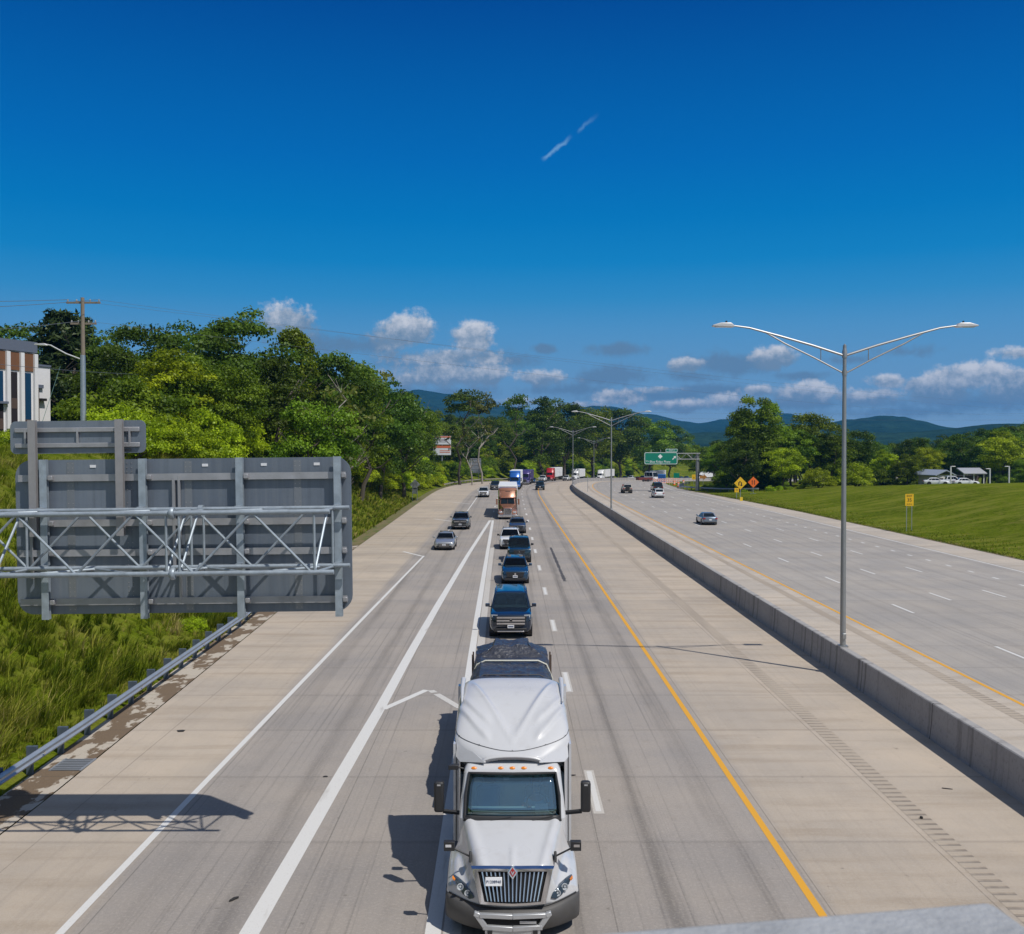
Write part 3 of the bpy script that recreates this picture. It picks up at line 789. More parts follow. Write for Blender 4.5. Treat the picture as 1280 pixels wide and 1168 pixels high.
p, rz = put(250, .7); semi('purple and black semi truck behind the bright blue one', p, rz, paint('purple_paint', (0.055, 0.035, 0.16), .2, .3), simple('purple_trailer_skin', (.06, .045, .15), .5), tl=9, sleeper=3.6, boxz=3.6, chrome=True, detail=1)
p, rz = put(306, .6); semi('red semi truck pulling a white box trailer round the curve', p, rz, paint('red_paint', (0.42, 0.012, 0.016), 0, .3), tl=15.5, sleeper=4.1, chrome=False, detail=1)
p, rz = put(349, .7); semi('white semi truck directly behind the red one with a short trailer', p, rz, WHITEP, tl=9.5, sleeper=4.0, boxz=3.95, chrome=False, detail=1)
p, rz = put(389, .7); semi('white semi truck with a long white trailer behind the second lamp post', p, rz, WHITEP, tl=15.5, sleeper=4.0, chrome=False, detail=1)
p, rz = put(458, .7); semi('white parcel truck with long trailer, under the green exit sign', p, rz, WHITEP, tl=19, sleeper=4.0, chrome=False, detail=1)
p, rz = put(526, .7); semi('white tractor with a pale trailer beside the blue site toilet', p, rz, WHITEP, tl=12, sleeper=4.2, chrome=False, detail=1)
p, rz = put(560, .7); semi('dark nosed truck with a white box, right of the gantry post', p, rz, NAVY, tl=13, sleeper=4.0, chrome=False, detail=1)
# ---------------------------------------------------------------- the white flat-bed semi in the foreground
HT = paint('truck_white_paint', (0.52, 0.525, 0.545), 0, .30)
HZ, HX = 17.75, .04
hero = thing('semi_truck', 'white aerodynamic semi truck with tall roof fairing and chrome bar grille, foremost in the queue', 'truck', (HX, HZ, 0.004), 0)
def ss(a, b, x): return sstep(a, b, x)
def bow(x): return .52*(abs(x)/1.22)**2.6 + .05*abs(x)
def hood_wh(t): return .64+.34*min(1, max(0, (t-.15)/1.5))
def H(x, t):
    ax = abs(x)
    hood = 1.30+.43*(max(0, (t-.2)/1.48))**.85 - .05*(ax/1.0)**2
    # centre spine
    hood += .028*math.exp(-(x/.045)**2)*ss(1.0, .55, t)
    # raised shoulders along the hood edges
    hood += .036*math.exp(-((ax-hood_wh(t)+.13)/.075)**2)
    d = max(0.0, t-bow(x))
    fen = .90+.25*ss(0, .75, d) - .10*ss(1.05, 1.22, ax)
    k = ss(hood_wh(t)+.16, hood_wh(t)-.05, ax)
    return fen*(1-k)+hood*k
m = MB(); NX = 56; rows = []
xs = [-1.22+2.44*i/NX for i in range(NX+1)]
for x in xs:
    col = []
    ax = abs(x); f = bow(x)+.04
    top = .16+f if ax < .72 else f+.06
    ht = H(x, top)
    # front skin: bumper line up to the leading edge
    for k in range(9):
        q = k/8; z = .66+(ht-.66)*q
        tt_ = f + (top-f)*q**1.6
        col.append((x, tt_, z))
    for k in range(1, 33):
        q = k/32; t_ = top + (1.74-top)*q
        col.append((x, t_, H(x, t_)))
    rows.append(col)
# outer fender walls
for s, base in ((-1, rows[0]), (1, rows[-1])):
    pass
side = lambda col, s: [(s*1.235, p[1]+.01, min(p[2]-.05, .88) if p[1] < 9 else p[2]) for p in col]
rows = [[(-1.235, p[1], max(.60, p[2]-.34)) for p in rows[0]]] + [[(-1.243, p[1], p[2]-.08) for p in rows[0]]] + rows + [[(1.243, p[1], p[2]-.08) for p in rows[-1]]] + [[(1.235, p[1], max(.60, p[2]-.34)) for p in rows[-1]]]
m.ring(rows, closed=False, cap0=False, cap1=False)
o = m.build('hood', HT, hero, 60)
md = o.modifiers.new('solid', 'SOLIDIFY'); md.thickness = .03; md.offset = -1
# lower bumper: grey weathered plastic wrapping the corners
m = MB(); cols = []
for x in [-1.26+2.52*i/48 for i in range(49)]:
    f = bow(min(1.22, abs(x))) + (.10 if abs(x) > 1.23 else 0)
    zt = .655 + .055*ss(.5, 1.2, abs(x))
    prof = [(f+.30, zt-.0), (f+.02, zt), (f-.045, zt-.05), (f-.07, .52), (f-.05, .36), (f+.03, .24), (f+.25, .22)]
    cols.append([(x, a, b) for a, b in prof])
m.ring(cols, closed=False, cap0=False, cap1=False)
bum = m.build('bumper', GREYP, hero, 50)
md = bum.modifiers.new('solid', 'SOLIDIFY'); md.thickness = .03; md.offset = -1
# dark recess line between hood and bumper
m = MB()
m.ring([[(x, bow(x)+.035-.012, .648+.055*ss(.5, 1.2, abs(x))), (x, bow(x)+.035-.012, .685+.055*ss(.5, 1.2, abs(x)))] for x in [-1.2+2.4*i/40 for i in range(41)]], closed=False, cap0=False, cap1=False)
o = m.build('bumper_gap', BLACKP, hero); md = o.modifiers.new('solid', 'SOLIDIFY'); md.thickness = .012
# silver centre of the bumper with intake
SILV = simple('silver_bumper_paint', (0.50, 0.51, 0.53), .35, .5)
m = MB()
def bar(pts, w, d=.04):
    for (a, b) in zip(pts, pts[1:]):
        a, b = Vector(a), Vector(b); n = (b-a).normalized(); q = Vector((-n.z, 0, n.x))*w/2
        m.ring([[p+q+Vector((0, dy, 0)) for p in (a, b)] + [p-q+Vector((0, dy, 0)) for p in (b, a)] for dy in (-d, d)])
y0 = -.075
bar([(-.70, y0+.02, .63), (-.60, y0, .60), (0, y0-.02, .585), (.60, y0, .60), (.70, y0+.02, .63)], .085)
bar([(-.66, y0+.02, .63), (-.50, y0, .40)], .10); bar([(.66, y0+.02, .63), (.50, y0, .40)], .10)
bar([(-.54, y0, .385), (0, y0-.02, .36), (.54, y0, .385)], .09); bar([(-.5, y0+.01, .30), (.5, y0+.01, .30)], .09)
m.build('bumper_trim', SILV, bum, bevel=.012)
m = MB(); m.box((0, -.045, .485), (.98, .05, .13)); ii = m.build('bumper_intake', DARK, bum, bevel=.02)
m = MB(); m.box((.28, -.075, .47), (.30, .02, .05)); m.build('toll_tag_bracket', SILV, ii)
for s in (-1, 1): MB().box((s*.41, -.125, .315), (.085, .03, .06)).build('tow_hook_cover', BLACKP, bum)

# grille: chrome surround, dark opening, vertical bars
def gp(u, v, off=0.0):
    """point on the sloping grille face: u -1..1 across, v 0 bottom .. 1 top"""
    hw = .50+.125*v; x = u*hw
    return Vector((x, .035+.155*max(0, v)**1.3+.04*abs(u)**2-off, .80+.50*v))
m = MB()
for i in range(10):
    u0, u1 = -1+.2*i, -.8+.2*i
    m.ring([[gp(u0, 0, .015), gp(u1, 0, .015), gp(u1, 1, .015), gp(u0, 1, .015)], [gp(u0, 0, -.05), gp(u1, 0, -.05), gp(u1, 1, -.05), gp(u0, 1, -.05)]])
gr = m.build('grille', DARK, hero)
m = MB()
for i in range(15):
    u = -.90+1.8*i/14; d = .020
    A = gp(u-d, .02, .045); B = gp(u+d, .02, .045); C = gp(u+d, .97, .045); Dd = gp(u-d, .97, .045)
    bk = [gp(u-d*1.5, .02, .01), gp(u+d*1.5, .02, .01), gp(u+d*1.5, .97, .01), gp(u-d*1.5, .97, .01)]
    m.ring([bk, [A, B, C, Dd]])
m.build('grille_bar', CHROME, gr, 20)
m = MB()
fr_in = [gp(-1, .02), gp(-.5, .0), gp(0, -.015), gp(.5, 0), gp(1, .02), gp(1, .98), gp(.5, 1.0), gp(0, 1.0), gp(-.5, 1.0), gp(-1, .98)]
def grow(p, k): c = Vector((0, .11, 1.05)); d = p-c; return c+Vector((d.x*(1+k), d.y, d.z*(1+k*1.1)))
rings = [[grow(p, 0)-Vector((0, .01, 0)) for p in fr_in], [grow(p, .02)-Vector((0, .065, 0)) for p in fr_in], [grow(p, .19)-Vector((0, .055, 0)) for p in fr_in], [grow(p, .24)+Vector((0, .05, 0)) for p in fr_in]]
m.ring(rings, closed=True, cap0=False, cap1=False)
m.build('grille_surround', CHROME, hero, 30)
m = MB(); m.prism([(-.095, 0), (0, -.125), (.095, 0), (0, .125)], 'y', -.02, .02)
em = m.build('emblem', CHROME, hero, bevel=.008); em.location = (0, .105, 1.305); em.rotation_euler = (R(-14), 0, 0)
m = MB(); m.prism([(-.062, 0), (0, -.085), (.062, 0), (0, .085)], 'y', -.032, -.018)
m.build('emblem_centre', simple('emblem_red', (0.35, 0.03, 0.03), .3), em, bevel=.006)
m = MB(); m.prism([(-.035, .02), (0, -.05), (.035, .02), (.015, .02), (0, -.02), (-.015, .02)], 'y', -.037, -.031); m.build('emblem_mark', CHROME, em)
pl = MB().box((0, 0, 0), (.305, .012, .155)).build('number_plate', PLATE, hero, bevel=.01)
pl.location = (-.345, .055, 1.155); pl.rotation_euler = (R(-17), 0, 0)
text('P1208940', .068, INK, pl, (0, -.010, -.005), name='plate_lettering')
# headlamps
for s in (-1, 1):
    m = MB(); n = 14
    poly_ = [(.70, .79), (.80, .745), (.93, .80), (1.06, .93), (1.13, 1.04), (1.02, 1.02), (.86, .94), (.74, .87)]
    a_ = [(s*x, bow(x)+.015+.10*ss(.8, 1.1, z), z) for x, z in poly_]; b_ = [(s*x*.99, bow(x)+.2, z) for x, z in poly_]
    m.ring([b_, a_])
    hl = m.build('headlamp', LAMPD, hero, bevel=.02)
    for (cx, cz, r_) in ((.83, .85, .058), (.97, .92, .062)):
        q = MB(); q.lathe([(0, r_), (-.025, r_*1.05), (-.025, r_*.8), (.0, r_*.5), (-.02, r_*.25)], 16, 'y'); k = q.build('lamp_projector', LAMP, hl)
        k.location = (s*cx, bow(cx)+.05, cz)
    q = MB(); q.prism([(s*1.09, .99), (s*1.125, 1.035), (s*1.11, 1.035), (s*1.07, 1.01)], 'y', bow(1.08)+.03, bow(1.08)+.15); q.build('turn_signal', AMBER, hl)
# fender mirrors
for s in (-1, 1):
    bz = H(.80, .75)
    m = MB(); m.prism([(-.10, 0), (.0, .17), (.06, .16), (.10, 0)], 'x', -.02, .03)
    mi = m.build('fender_mirror', BLACKP, hero, bevel=.015); mi.location = (s*.80, .62, bz-.05)
    q = MB(); q.tube([(0, 0, .08), (s*.16, -.02, .17), (s*.30, -.02, .24)], .018); q.box((s*.385, -.03, .30), (.20, .12, .17)); q.build('mirror_head', BLACKP, mi, bevel=.03)
    q = MB(); q.box((s*.40, -.092, .315), (.11, .008, .05)); q.build('mirror_glint', CHROME, mi)
# hood joint and wheel housing behind the fender
for s in (-1, 1):
    MB().box((s*1.13, 1.98, .80), (.22, .50, .50)).build('step_fairing', GREYP, hero, bevel=.05)

# ---- cab
def rr(y0, y1, hw, z, c=.12, yc=None):
    pts = []
    for k in range(5):
        a = R(90)*k/4; pts.append((hw-c+c*math.sin(a), y0+c-c*math.cos(a), z))
    right = pts + [(hw, y1, z)]
    return right + [(-x, y, z_) for x, y, z_ in reversed(right)]
ZC0, ZC1 = 1.72, 2.47; TC0, TC1 = 1.70, 2.10
m = MB()
m.ring([rr(TC0-.05, 3.2, 1.07, .50), rr(TC0-.02, 3.2, 1.07, ZC0-.02)], cap1=False)
RA, RB = rr(TC0-.02, 3.2, 1.07, ZC0-.02), rr(TC1, 3.2, .985, ZC1)
# windscreen opening is left in the front; pillars, door and roof are body
n = len(RA)
def strip(i0, i1):
    for i in range(i0, i1): m.quad(RA[i], RA[i+1], RB[i+1], RB[i])
strip(1, n//2-1); strip(n//2, n-2)   # everything but the front
m.quad(RA[0], RA[1], RB[1], RB[0]); m.quad(RA[n-2], RA[n-1], RB[n-1], RB[n-2])
m.quad(RA[n//2-1], RA[n//2], RB[n//2], RB[n//2-1])
m.ring([RB, rr(TC1+.03, 3.2, .975, ZC1+.05), rr(TC1+.10, 3.2, .93, ZC1+.12), rr(TC1+.5, 3.2, .90, ZC1+.22)], cap0=False)
# sleeper walls and side extenders
for s in (-1, 1):
    m.box((s*1.205, 3.72, 1.72), (.05, 2.10, 2.34)); m.box((s*1.20, 4.74, 2.1), (.06, .20, 3.05))
    m.ring([[(s*1.07, 2.35, z) , (s*1.225, 2.85, z), (s*1.225, 3.2, z), (s*1.05, 3.2, z)] for z in (.55, 2.62)] + [[(s*.55, 2.16, 2.66), (s*1.19, 2.86, 2.98), (s*1.19, 3.2, 2.98), (s*.5, 3.2, 2.9)]])
m.box((0, 4.6, 1.9), (2.38, .06, 2.8))
cab = m.build('cab', HT, hero, 40)
# windscreen
t = NT('clear_windscreen'); tr = t.n('ShaderNodeBsdfTransparent'); tr.inputs[0].default_value = (.86, .96, .97, 1)
gl = t.n('ShaderNodeBsdfGlossy'); gl.inputs['Roughness'].default_value = .03; gl.inputs[0].default_value = (.72, .95, 1, 1)
fz = t.n('ShaderNodeFresnel'); fz.inputs[0].default_value = 1.55
fv = t.math('MULTIPLY_ADD', fz.outputs[0], 1.2, .20)
mx = t.n('ShaderNodeMixShader'); t.link(fv, mx.inputs[0]); t.link(tr.outputs[0], mx.inputs[1]); t.link(gl.outputs[0], mx.inputs[2]); t.link(mx.outputs[0], t.out.inputs[0])
CLEAR = t.m
hx0, hx1 = .95, .875
m = MB(); N_ = 12; A_ = []; B_ = []
def wsp(u, v, off=0):
    x = (hx0+(hx1-hx0)*v)*u; y = TC0-.02+(TC1-TC0+.02)*v-.06*(1-u*u)-off*.87; z = ZC0-.02+(ZC1-ZC0+.02)*v+off*.45
    return (x, y, z)
def wsheet(u0, u1, v0, v1, off, nu=12, nv=4):
    mm = MB()
    mm.ring([[wsp(u0+(u1-u0)*i/nu, v0+(v1-v0)*j/nv, off) for j in range(nv+1)] for i in range(nu+1)], closed=False, cap0=False, cap1=False)
    return mm
o = wsheet(-1, 1, .02, .985, .012).build('windscreen', CLEAR, hero); md = o.modifiers.new('solid', 'SOLIDIFY'); md.thickness = .008
# black gasket round the glass
m = MB(); lp = [wsp(-1.0, 0, .018), wsp(-.5, 0, .018), wsp(0, 0, .018), wsp(.5, 0, .018), wsp(1.0, 0, .018), wsp(1.03, .5, .018), wsp(1.0, 1.0, .018), wsp(.5, 1, .018), wsp(0, 1, .018), wsp(-.5, 1, .018), wsp(-1.0, 1.0, .018), wsp(-1.03, .5, .018)]
m.tube(lp+[lp[0]], .030, 8); m.build('windscreen_gasket', BLACKP, hero)
m = wsheet(-1.02, 1.02, -.06, .07, .02); o = m.build('cowl_panel', BLACKP, hero); md = o.modifiers.new('solid', 'SOLIDIFY'); md.thickness = .02
for s in (-.45, .42):
    m = MB(); m.tube([wsp(s, -.02, .05), wsp(s+.42, .05, .045)], .012); m.build('wiper', BLACKP, hero)
# cab interior
INT = simple('grey_cab_interior', (0.34, 0.42, 0.45), .8); SEAT = simple('dark_seat_cloth', (0.06, 0.075, 0.09), .9)
MB().box((0, 2.05, 1.58), (1.85, .62, .28)).build('dashboard', simple('teal_grey_dash', (0.36, 0.47, 0.49), .7), hero, bevel=.06)
MB().box((0, 3.0, 1.9), (1.9, .05, 1.4)).build('sleeper_curtain', INT, hero)
for s in (-1, 1):
    m = MB(); m.box((s*.5, 2.75, 1.62), (.5, .16, .75)); m.box((s*.5, 2.5, 1.22), (.5, .5, .18)); m.box((s*.5, 2.77, 2.12), (.28, .12, .22)); m.build('seat', SEAT, hero, bevel=.06)
for s in (-1, 1):
    MB().box((s*.83, 1.86+.02, 2.02), (.03, .05, .62), Matrix.Rotation(R(-28), 3, 'X')).build('grab_handle', BLACKP, hero)
m = MB(); m.tube([(.5+.21*math.cos(R(20*k)), 2.24+.10*math.sin(R(20*k)), 1.80+.18*math.sin(R(20*k))) for k in range(19)], .016); m.build('steering_wheel', BLACKP, hero)
pa = wsheet(.48, .76, .07, .34, -.015, 2, 2); pp = pa.build('paper_permit', simple('white_paper', (.75, .8, .78), .7), hero); pp.location = (0, .0, 0)
MB().box((-.12, 2.06, 2.37), (.12, .03, .05)).build('toll_transponder', PLATE, hero, bevel=.008)
MB().box((.84, 2.08, 2.42), (.04, .01, .04)).build('window_sticker', PLATE, hero)
# marker lamps on the brow
for k in (-.78, -.235, 0, .235, .78):
    q = MB(); q.lathe([(0, .055), (.03, .045), (.045, .015)], 12, 'z'); e = q.build('marker_lamp', AMBER, hero); e.location = (k, TC1+.055+.02, ZC1+.065); e.rotation_euler = (R(42), 0, 0); e.scale = (1.25, .7, 1)
# side windows and main mirrors
for s in (-1, 1):
    q = MB(); q.prism([(1.90, 1.78), (2.75, 1.78), (2.75, 2.40), (2.25, 2.40)], 'x', s*.985, s*1.06); k = q.build('side_window', GLASS, hero)
    q = MB(); q.tube([(s*1.05, 1.98, 1.72), (s*1.46, 1.93, 1.78)], .028); q.tube([(s*1.05, 2.02, 1.66), (s*1.40, 1.95, 1.72)], .018)
    mi = q.build('mirror_arm', BLACKP, hero)
    q = MB(); q.box((s*1.475, 1.95, 2.05), (.20, .17, .62)); q.build('mirror_head', BLACKP, mi, bevel=.05, bseg=3)
    q = MB(); q.box((s*1.475, 1.87, 2.30), (.07, .02, .03)); q.build('mirror_badge', SILV, mi)
q = MB(); q.tube([(-.99, 2.22, 2.52), (-1.14, 2.22, 2.56)], .02); q.box((-1.20, 2.22, 2.56), (.20, .14, .09)); q.build('look_down_mirror', BLACKP, hero, bevel=.02)

# ---- roof fairing
m = MB(); NV, NU = 90, 110; rings = []
def fair(u, v):
    t_ = 2.26 + 2.54*v
    w_ = .60+.61*math.sin(min(1, v/.26)*math.pi/2)
    top = 2.80 + .98*math.sin(min(1, v/.98)*math.pi/2)**1.05
    base = 2.67 + .36*sstep(0, .42, v)
    n_ = 2.3 + 2.4*v
    a = math.pi*(.5-.5*u)
    c_, s_ = math.cos(a), math.sin(a)
    x = w_*math.copysign(abs(c_)**(2/n_), c_); z = base+(top-base)*abs(s_)**(2/n_)
    ax = abs(x)
    # V-shaped ridge rising from the brow to the rear corners, the panel inside it set slightly back
    vline = .15+.64*(ax/.78)**1.15
    dd = v-vline
    z += -.038*ss(-.02, .10, dd)*ss(1.0, .78, v) + .022*math.exp(-((dd+.02)/.040)**2)*ss(.98, .78, v)*ss(.98, .84, ax)
    # crescent ridges on the flanks
    for k_, am in ((.05, .045), (.21, .034)):
        vl2 = k_+.10+.62*max(0, ax-.42)**1.5
        if ax > .40: z += am*math.exp(-((v-vl2)/(.030 if v < vl2 else .070))**2)*ss(.40, .60, ax)
    return (x, t_, z)
for j in range(NV+1):
    v = (j/NV)**1.15
    rings.append([fair(-1+2*i/NU, v) for i in range(NU+1)])
m.ring(rings, closed=False, cap0=False, cap1=False)
# side skirts down to the sleeper
for s in (0, -1):
    sk = [(r_[s]) for r_ in rings if r_[s][1] > 2.45]
    m.ring([[p, (p[0], p[1], 2.45)] for p in sk], closed=False, cap0=False, cap1=False)
# bulging lip under the leading edge
lip = [r_ for r_ in rings[0]]
m.ring([[(p[0]*k+0, p[1]+dy, p[2]+dz) for (k, dy, dz) in ((1, 0, 0), (1.02, -.02, -.04), (.97, .04, -.10))] for p in lip], closed=False, cap0=False, cap1=False)
fa = m.build('roof_fairing', HT, hero, 50)
md = fa.modifiers.new('solid', 'SOLIDIFY'); md.thickness = .025; md.offset = -1
# rolled rear corners of the fairing and the panel seam near the lip
for s in (-1, 1):
    q = MB(); q.tube([(s*1.10, 3.7, 3.50), (s*1.12, 4.3, 3.66), (s*1.12, 4.80, 3.74)], [.02, .045, .06], 12); q.build('corner_roll', HT, fa)
seam = []
for i in range(41):
    u = -1+2*i/40
    p = Vector(fair(u*.90, .03+.30*abs(u)**2.0)); seam.append(p+Vector((0, -.006, .006)))
q = MB(); q.tube(seam, .006, 5); q.build('panel_seam', simple('seam_shadow_gap', (.06, .06, .065), .8), fa)
q = MB()
for i in (4, 10, 20, 30, 36):
    p = seam[i]+Vector((0, -.005, .012)); q.lathe([(0, .012), (.008, .008)], 8, 'z', p)
q.build('screw', BLACKP, fa)
# ---- chassis and flat-bed trailer
m = MB(); m.box((0, 5.2, .95), (.9, 7.0, .3)); m.box((0, 3.0, .62), (1.7, 5.0, .3)); m.build('chassis', DARK, hero)
for yy in (1.15, 5.3, 6.6):
    for s in (-1, 1): wheel(hero, s*1.03, yy, .51, .30 if yy < 2 else .56)
m = MB(); m.box((0, 10.9, 1.42), (2.50, 9.2, .14)); m.box((0, 10.9, 1.1), (.9, 9.0, .5))
for s in (-1, 1): m.box((s*1.25, 10.9, 1.40), (.05, 9.2, .2))
fb = m.build('flatbed', simple('flatbed_deck', (.12, .09, .07), .8), hero, bevel=.01)
for yy in (13.0, 14.3):
    for s in (-1, 1): wheel(hero, s*1.0, yy, .5, .56, False)
for s in (-1, 1):
    for yy, hh in ((13.9, .95), (14.6, .9)): MB().box((s*1.26, yy, 1.45+hh/2), (.05, .06, hh)).build('stake', simple('rusty_stake', (.10, .07, .055), .8), fb)

# the load is carried, not part of the truck
t = NT('navy_tarpaulin'); c = t.coord('Object')
n1 = t.noise(t.scalev(c, (1, 1, 2)), 2.2, 6, .6); n2 = t.noise(t.scalev(c, (.8, 5, 5)), 1.5, 4, .6)
p = t.principled(t.mix(n1, (0.014, 0.016, 0.026), (0.060, 0.064, 0.082)), t.math('MULTIPLY_ADD', n2, .35, .28), 0, Coat_Weight=.3)
t.bump(p, t.math('ADD', n1, n2), .9, .06); TARP = t.m
load = thing('tarped_load', 'navy tarpaulin covered load with a pale strap on the flatbed behind the white semi truck', 'cargo', (HX, HZ+6.9, 1.495))
secs = []
def lsec(y, wb, wt, h, sag=.1):
    pts = [(-wb, 0), (-wb*1.0, h*.40), (-wb*.985, h*.78), (-wt*1.06, h*.93), (-wt*.97, h*.995), (-wt*.4, h+.012), (0, h-.01), (wt*.4, h+.018), (wt*.97, h*.995), (wt*1.06, h*.93), (wb*.985, h*.78), (wb, h*.40), (wb, 0)]
    return [(x+random.uniform(-.02, .02), y+random.uniform(-.03, .03), max(0, z+(random.uniform(-.025, .025) if z > 0 else 0))) for x, z in pts]
stn = [(0.0, 1.14, .95, .55), (.08, 1.17, .99, .98), (.7, 1.18, .99, 1.04), (1.4, 1.19, .98, 1.07), (2.1, 1.19, .99, 1.08), (2.8, 1.18, .99, 1.09), (3.5, 1.2, .98, 1.08), (4.2, 1.2, .97, 1.09), (4.9, 1.19, .97, 1.09), (5.3, 1.19, .99, 1.09),
       (5.6, 1.19, 1.0, 1.08), (6.0, 1.19, 1.0, 1.05), (6.3, 1.17, .78, 1.22), (6.5, 1.16, .60, 1.34), (7.2, 1.15, .56, 1.36), (7.7, 1.14, .55, 1.30), (7.9, 1.1, .6, .9), (8.0, 1.05, .7, .3)]
m = MB(); m.ring([lsec(*q) for q in stn])
lo = m.build('tarpaulin', TARP, load, 25)
for p_ in lo.data.polygons: p_.use_smooth = True
md = lo.modifiers.new('dense', 'SUBSURF'); md.subdivision_type = 'SIMPLE'; md.levels = md.render_levels = 4
for nm_, sc_, st_ in (('tarp_sag', .55, .11), ('tarp_folds', .16, .05)):
    tx = bpy.data.textures.new(nm_, 'CLOUDS'); tx.noise_scale = sc_; tx.noise_basis = 'VORONOI_F2_F1' if sc_ < .3 else 'BLENDER_ORIGINAL'
    md = lo.modifiers.new(nm_, 'DISPLACE'); md.texture = tx; md.strength = st_; md.mid_level = .5
m = MB(); m.tube([(-1.22, 5.05, .05), (-1.23, 5.05, .6), (-1.05, 5.05, 1.02), (-.80, 5.05, 1.135), (.80, 5.05, 1.135), (1.05, 5.05, 1.02), (1.23, 5.05, .6), (1.22, 5.05, .05)], .030, 6)
m.build('strap', simple('pale_webbing', (.55, .55, .48), .7), load)
m = MB()
for yy in (1.4, 3.3): m.tube([(-1.22, yy, .05), (-1.22, yy, .6), (-1.02, yy, 1.0), (-.78, yy, 1.11), (.78, yy, 1.11), (1.02, yy, 1.0), (1.22, yy, .6), (1.22, yy, .05)], .02, 6)
m.build('strap', simple('dark_webbing', (.06, .06, .07), .7), load)

# ---- driver behind the windscreen
SKIN = simple('skin', (.42, .25, .18), .55); SHIRT = simple('pale_blue_shirt', (.30, .42, .55), .8); HAIR = simple('dark_hair', (.02, .015, .012), .7)
drv = thing('person', 'driver in a pale blue shirt holding the steering wheel of the white semi truck', 'person', (HX+.5, HZ+2.52, 1.32))
def skin_mesh(name, joints, edges, mat, parent, root=0):
    me = bpy.data.meshes.new(name); me.from_pydata([j[0] for j in joints], edges, [])
    o = bpy.data.objects.new(name, me); COL.objects.link(o); o.parent = parent; me.materials.append(mat)
    md = o.modifiers.new('skin', 'SKIN'); md.use_smooth_shade = True
    for i, j in enumerate(joints): me.skin_vertices[0].data[i].radius = (j[1], j[1]*(j[2] if len(j) > 2 else 1)); 
    me.skin_vertices[0].data[root].use_root = True
    o.modifiers.new('sub', 'SUBSURF').render_levels = 2
    return o
J = [((0,0,0), .17), ((0,-.0,.25), .17, .8), ((0,.03,.45), .18, .7), ((0,.02,.56), .06), ((0,-.0,.64), .075), ((0,-.01,.76), .085),
     ((.19,.02,.46), .06), ((.30,-.10,.28), .05), ((.16,-.30,.40), .035), ((.13,-.34,.43), .03),
     ((-.19,.02,.46), .06), ((-.30,-.10,.28), .05), ((-.16,-.30,.40), .035), ((-.13,-.34,.43), .03),
     ((.11,-.30,-.02), .085), ((.12,-.45,-.30), .06), ((-.11,-.30,-.02), .085), ((-.12,-.45,-.30), .06)]
E = [(0,1),(1,2),(2,3),(3,4),(4,5),(2,6),(6,7),(7,8),(8,9),(2,10),(10,11),(11,12),(12,13),(0,14),(14,15),(0,16),(16,17)]
bd = skin_mesh('body', J, E, SKIN, drv)
JS = [((0,0,0), .185), ((0,0,.25), .185, .85), ((0,.03,.45), .195, .75), ((.19,.02,.46), .072), ((.26,-.04,.36), .068), ((-.19,.02,.46), .072), ((-.26,-.04,.36), .068)]
skin_mesh('shirt', JS, [(0,1),(1,2),(2,3),(3,4),(2,5),(5,6)], SHIRT, drv)
for s in (-1, 1):
    for k in range(4):
        x = s*(.13-.012*k)
        skin_mesh('finger', [((x, -.34, .44-.02*k), .010), ((x*.9, -.375, .445-.02*k), .009), ((x*.9, -.385, .42-.02*k), .008)], [(0,1),(1,2)], SKIN, drv)
    skin_mesh('finger', [((s*.12, -.32, .46), .012), ((s*.10, -.35, .475), .010)], [(0,1)], SKIN, drv)
m = MB(); m.lathe([(-.02, .095), (.05, .10), (.09, .08), (.115, .03)], 16, 'z', (0, .005, .78)); m.build('hair', HAIR, drv)
m = MB(); m.prism([(-.095, .70), (-.125, .715), (-.095, .75)], 'x', -.012, .012); m.build('nose', SKIN, drv, bevel=.004)
for s in (-1, 1): MB().box((s*.033, -.088, .755), (.022, .01, .012)).build('eye', BLACKP, drv)
MB().box((0, -.088, .683), (.045, .008, .008)).build('mouth', simple('lips', (.30, .12, .10), .6), drv)
# ---------------------------------------------------------------- median barrier
t = NT('barrier_concrete'); c = t.coord('UV'); n1 = t.noise(t.scalev(c, (.35, 1.2, 1)), 1.0, 6, .65); n2 = t.noise(c, 9, 5, .7); n3 = t.noise(t.scalev(c, (2.5, .15, 1)), 1.0, 4)
col = t.mix(n1, (0.24, 0.23, 0.225), (0.42, 0.405, 0.395)); col = t.mix(t.math('MULTIPLY', t.ss(n2, .5, .75), .5), col, (0.10, 0.09, 0.085))
col = t.mix(t.math('MULTIPLY', t.ss(n3, .5, .7), .65), col, (0.09, 0.08, 0.075))
sp = t.n('ShaderNodeSeparateXYZ'); t.link(c, sp.inputs[0])
spot = t.n('ShaderNodeTexVoronoi'); spot.inputs['Scale'].default_value = .33; t.link(c, spot.inputs['Vector'])
col = t.mix(t.math('MULTIPLY', t.math('SUBTRACT', 1.0, t.ss(spot.outputs['Distance'], .04, .16)), .6), col, (0.5, 0.48, 0.46))
fr = t.math('FRACT', t.math('DIVIDE', sp.outputs[0], 6.1)); col = t.mix(t.math('MULTIPLY', t.math('LESS_THAN', fr, .008), .85), col, (0.04, 0.035, 0.03))
p = t.principled(col, .9); t.bump(p, n2, .3, .02); BARM = t.m
prof = [(X_+.2, z_) for X_, z_ in ((12.86, 0), (12.88, .08), (12.93, .55), (12.95, 1.09), (12.98, 1.12), (13.22, 1.12), (13.25, 1.09), (13.27, .55), (13.32, 0))]
vs, uv, fs = [], [], []
ss_ = [S for S in range(-20, 700, 3)]
for s in ss_:
    for k, (X, z) in enumerate(prof): vs.append(P(s, X, z)); uv.append((s, k*.35))
npf = len(prof)
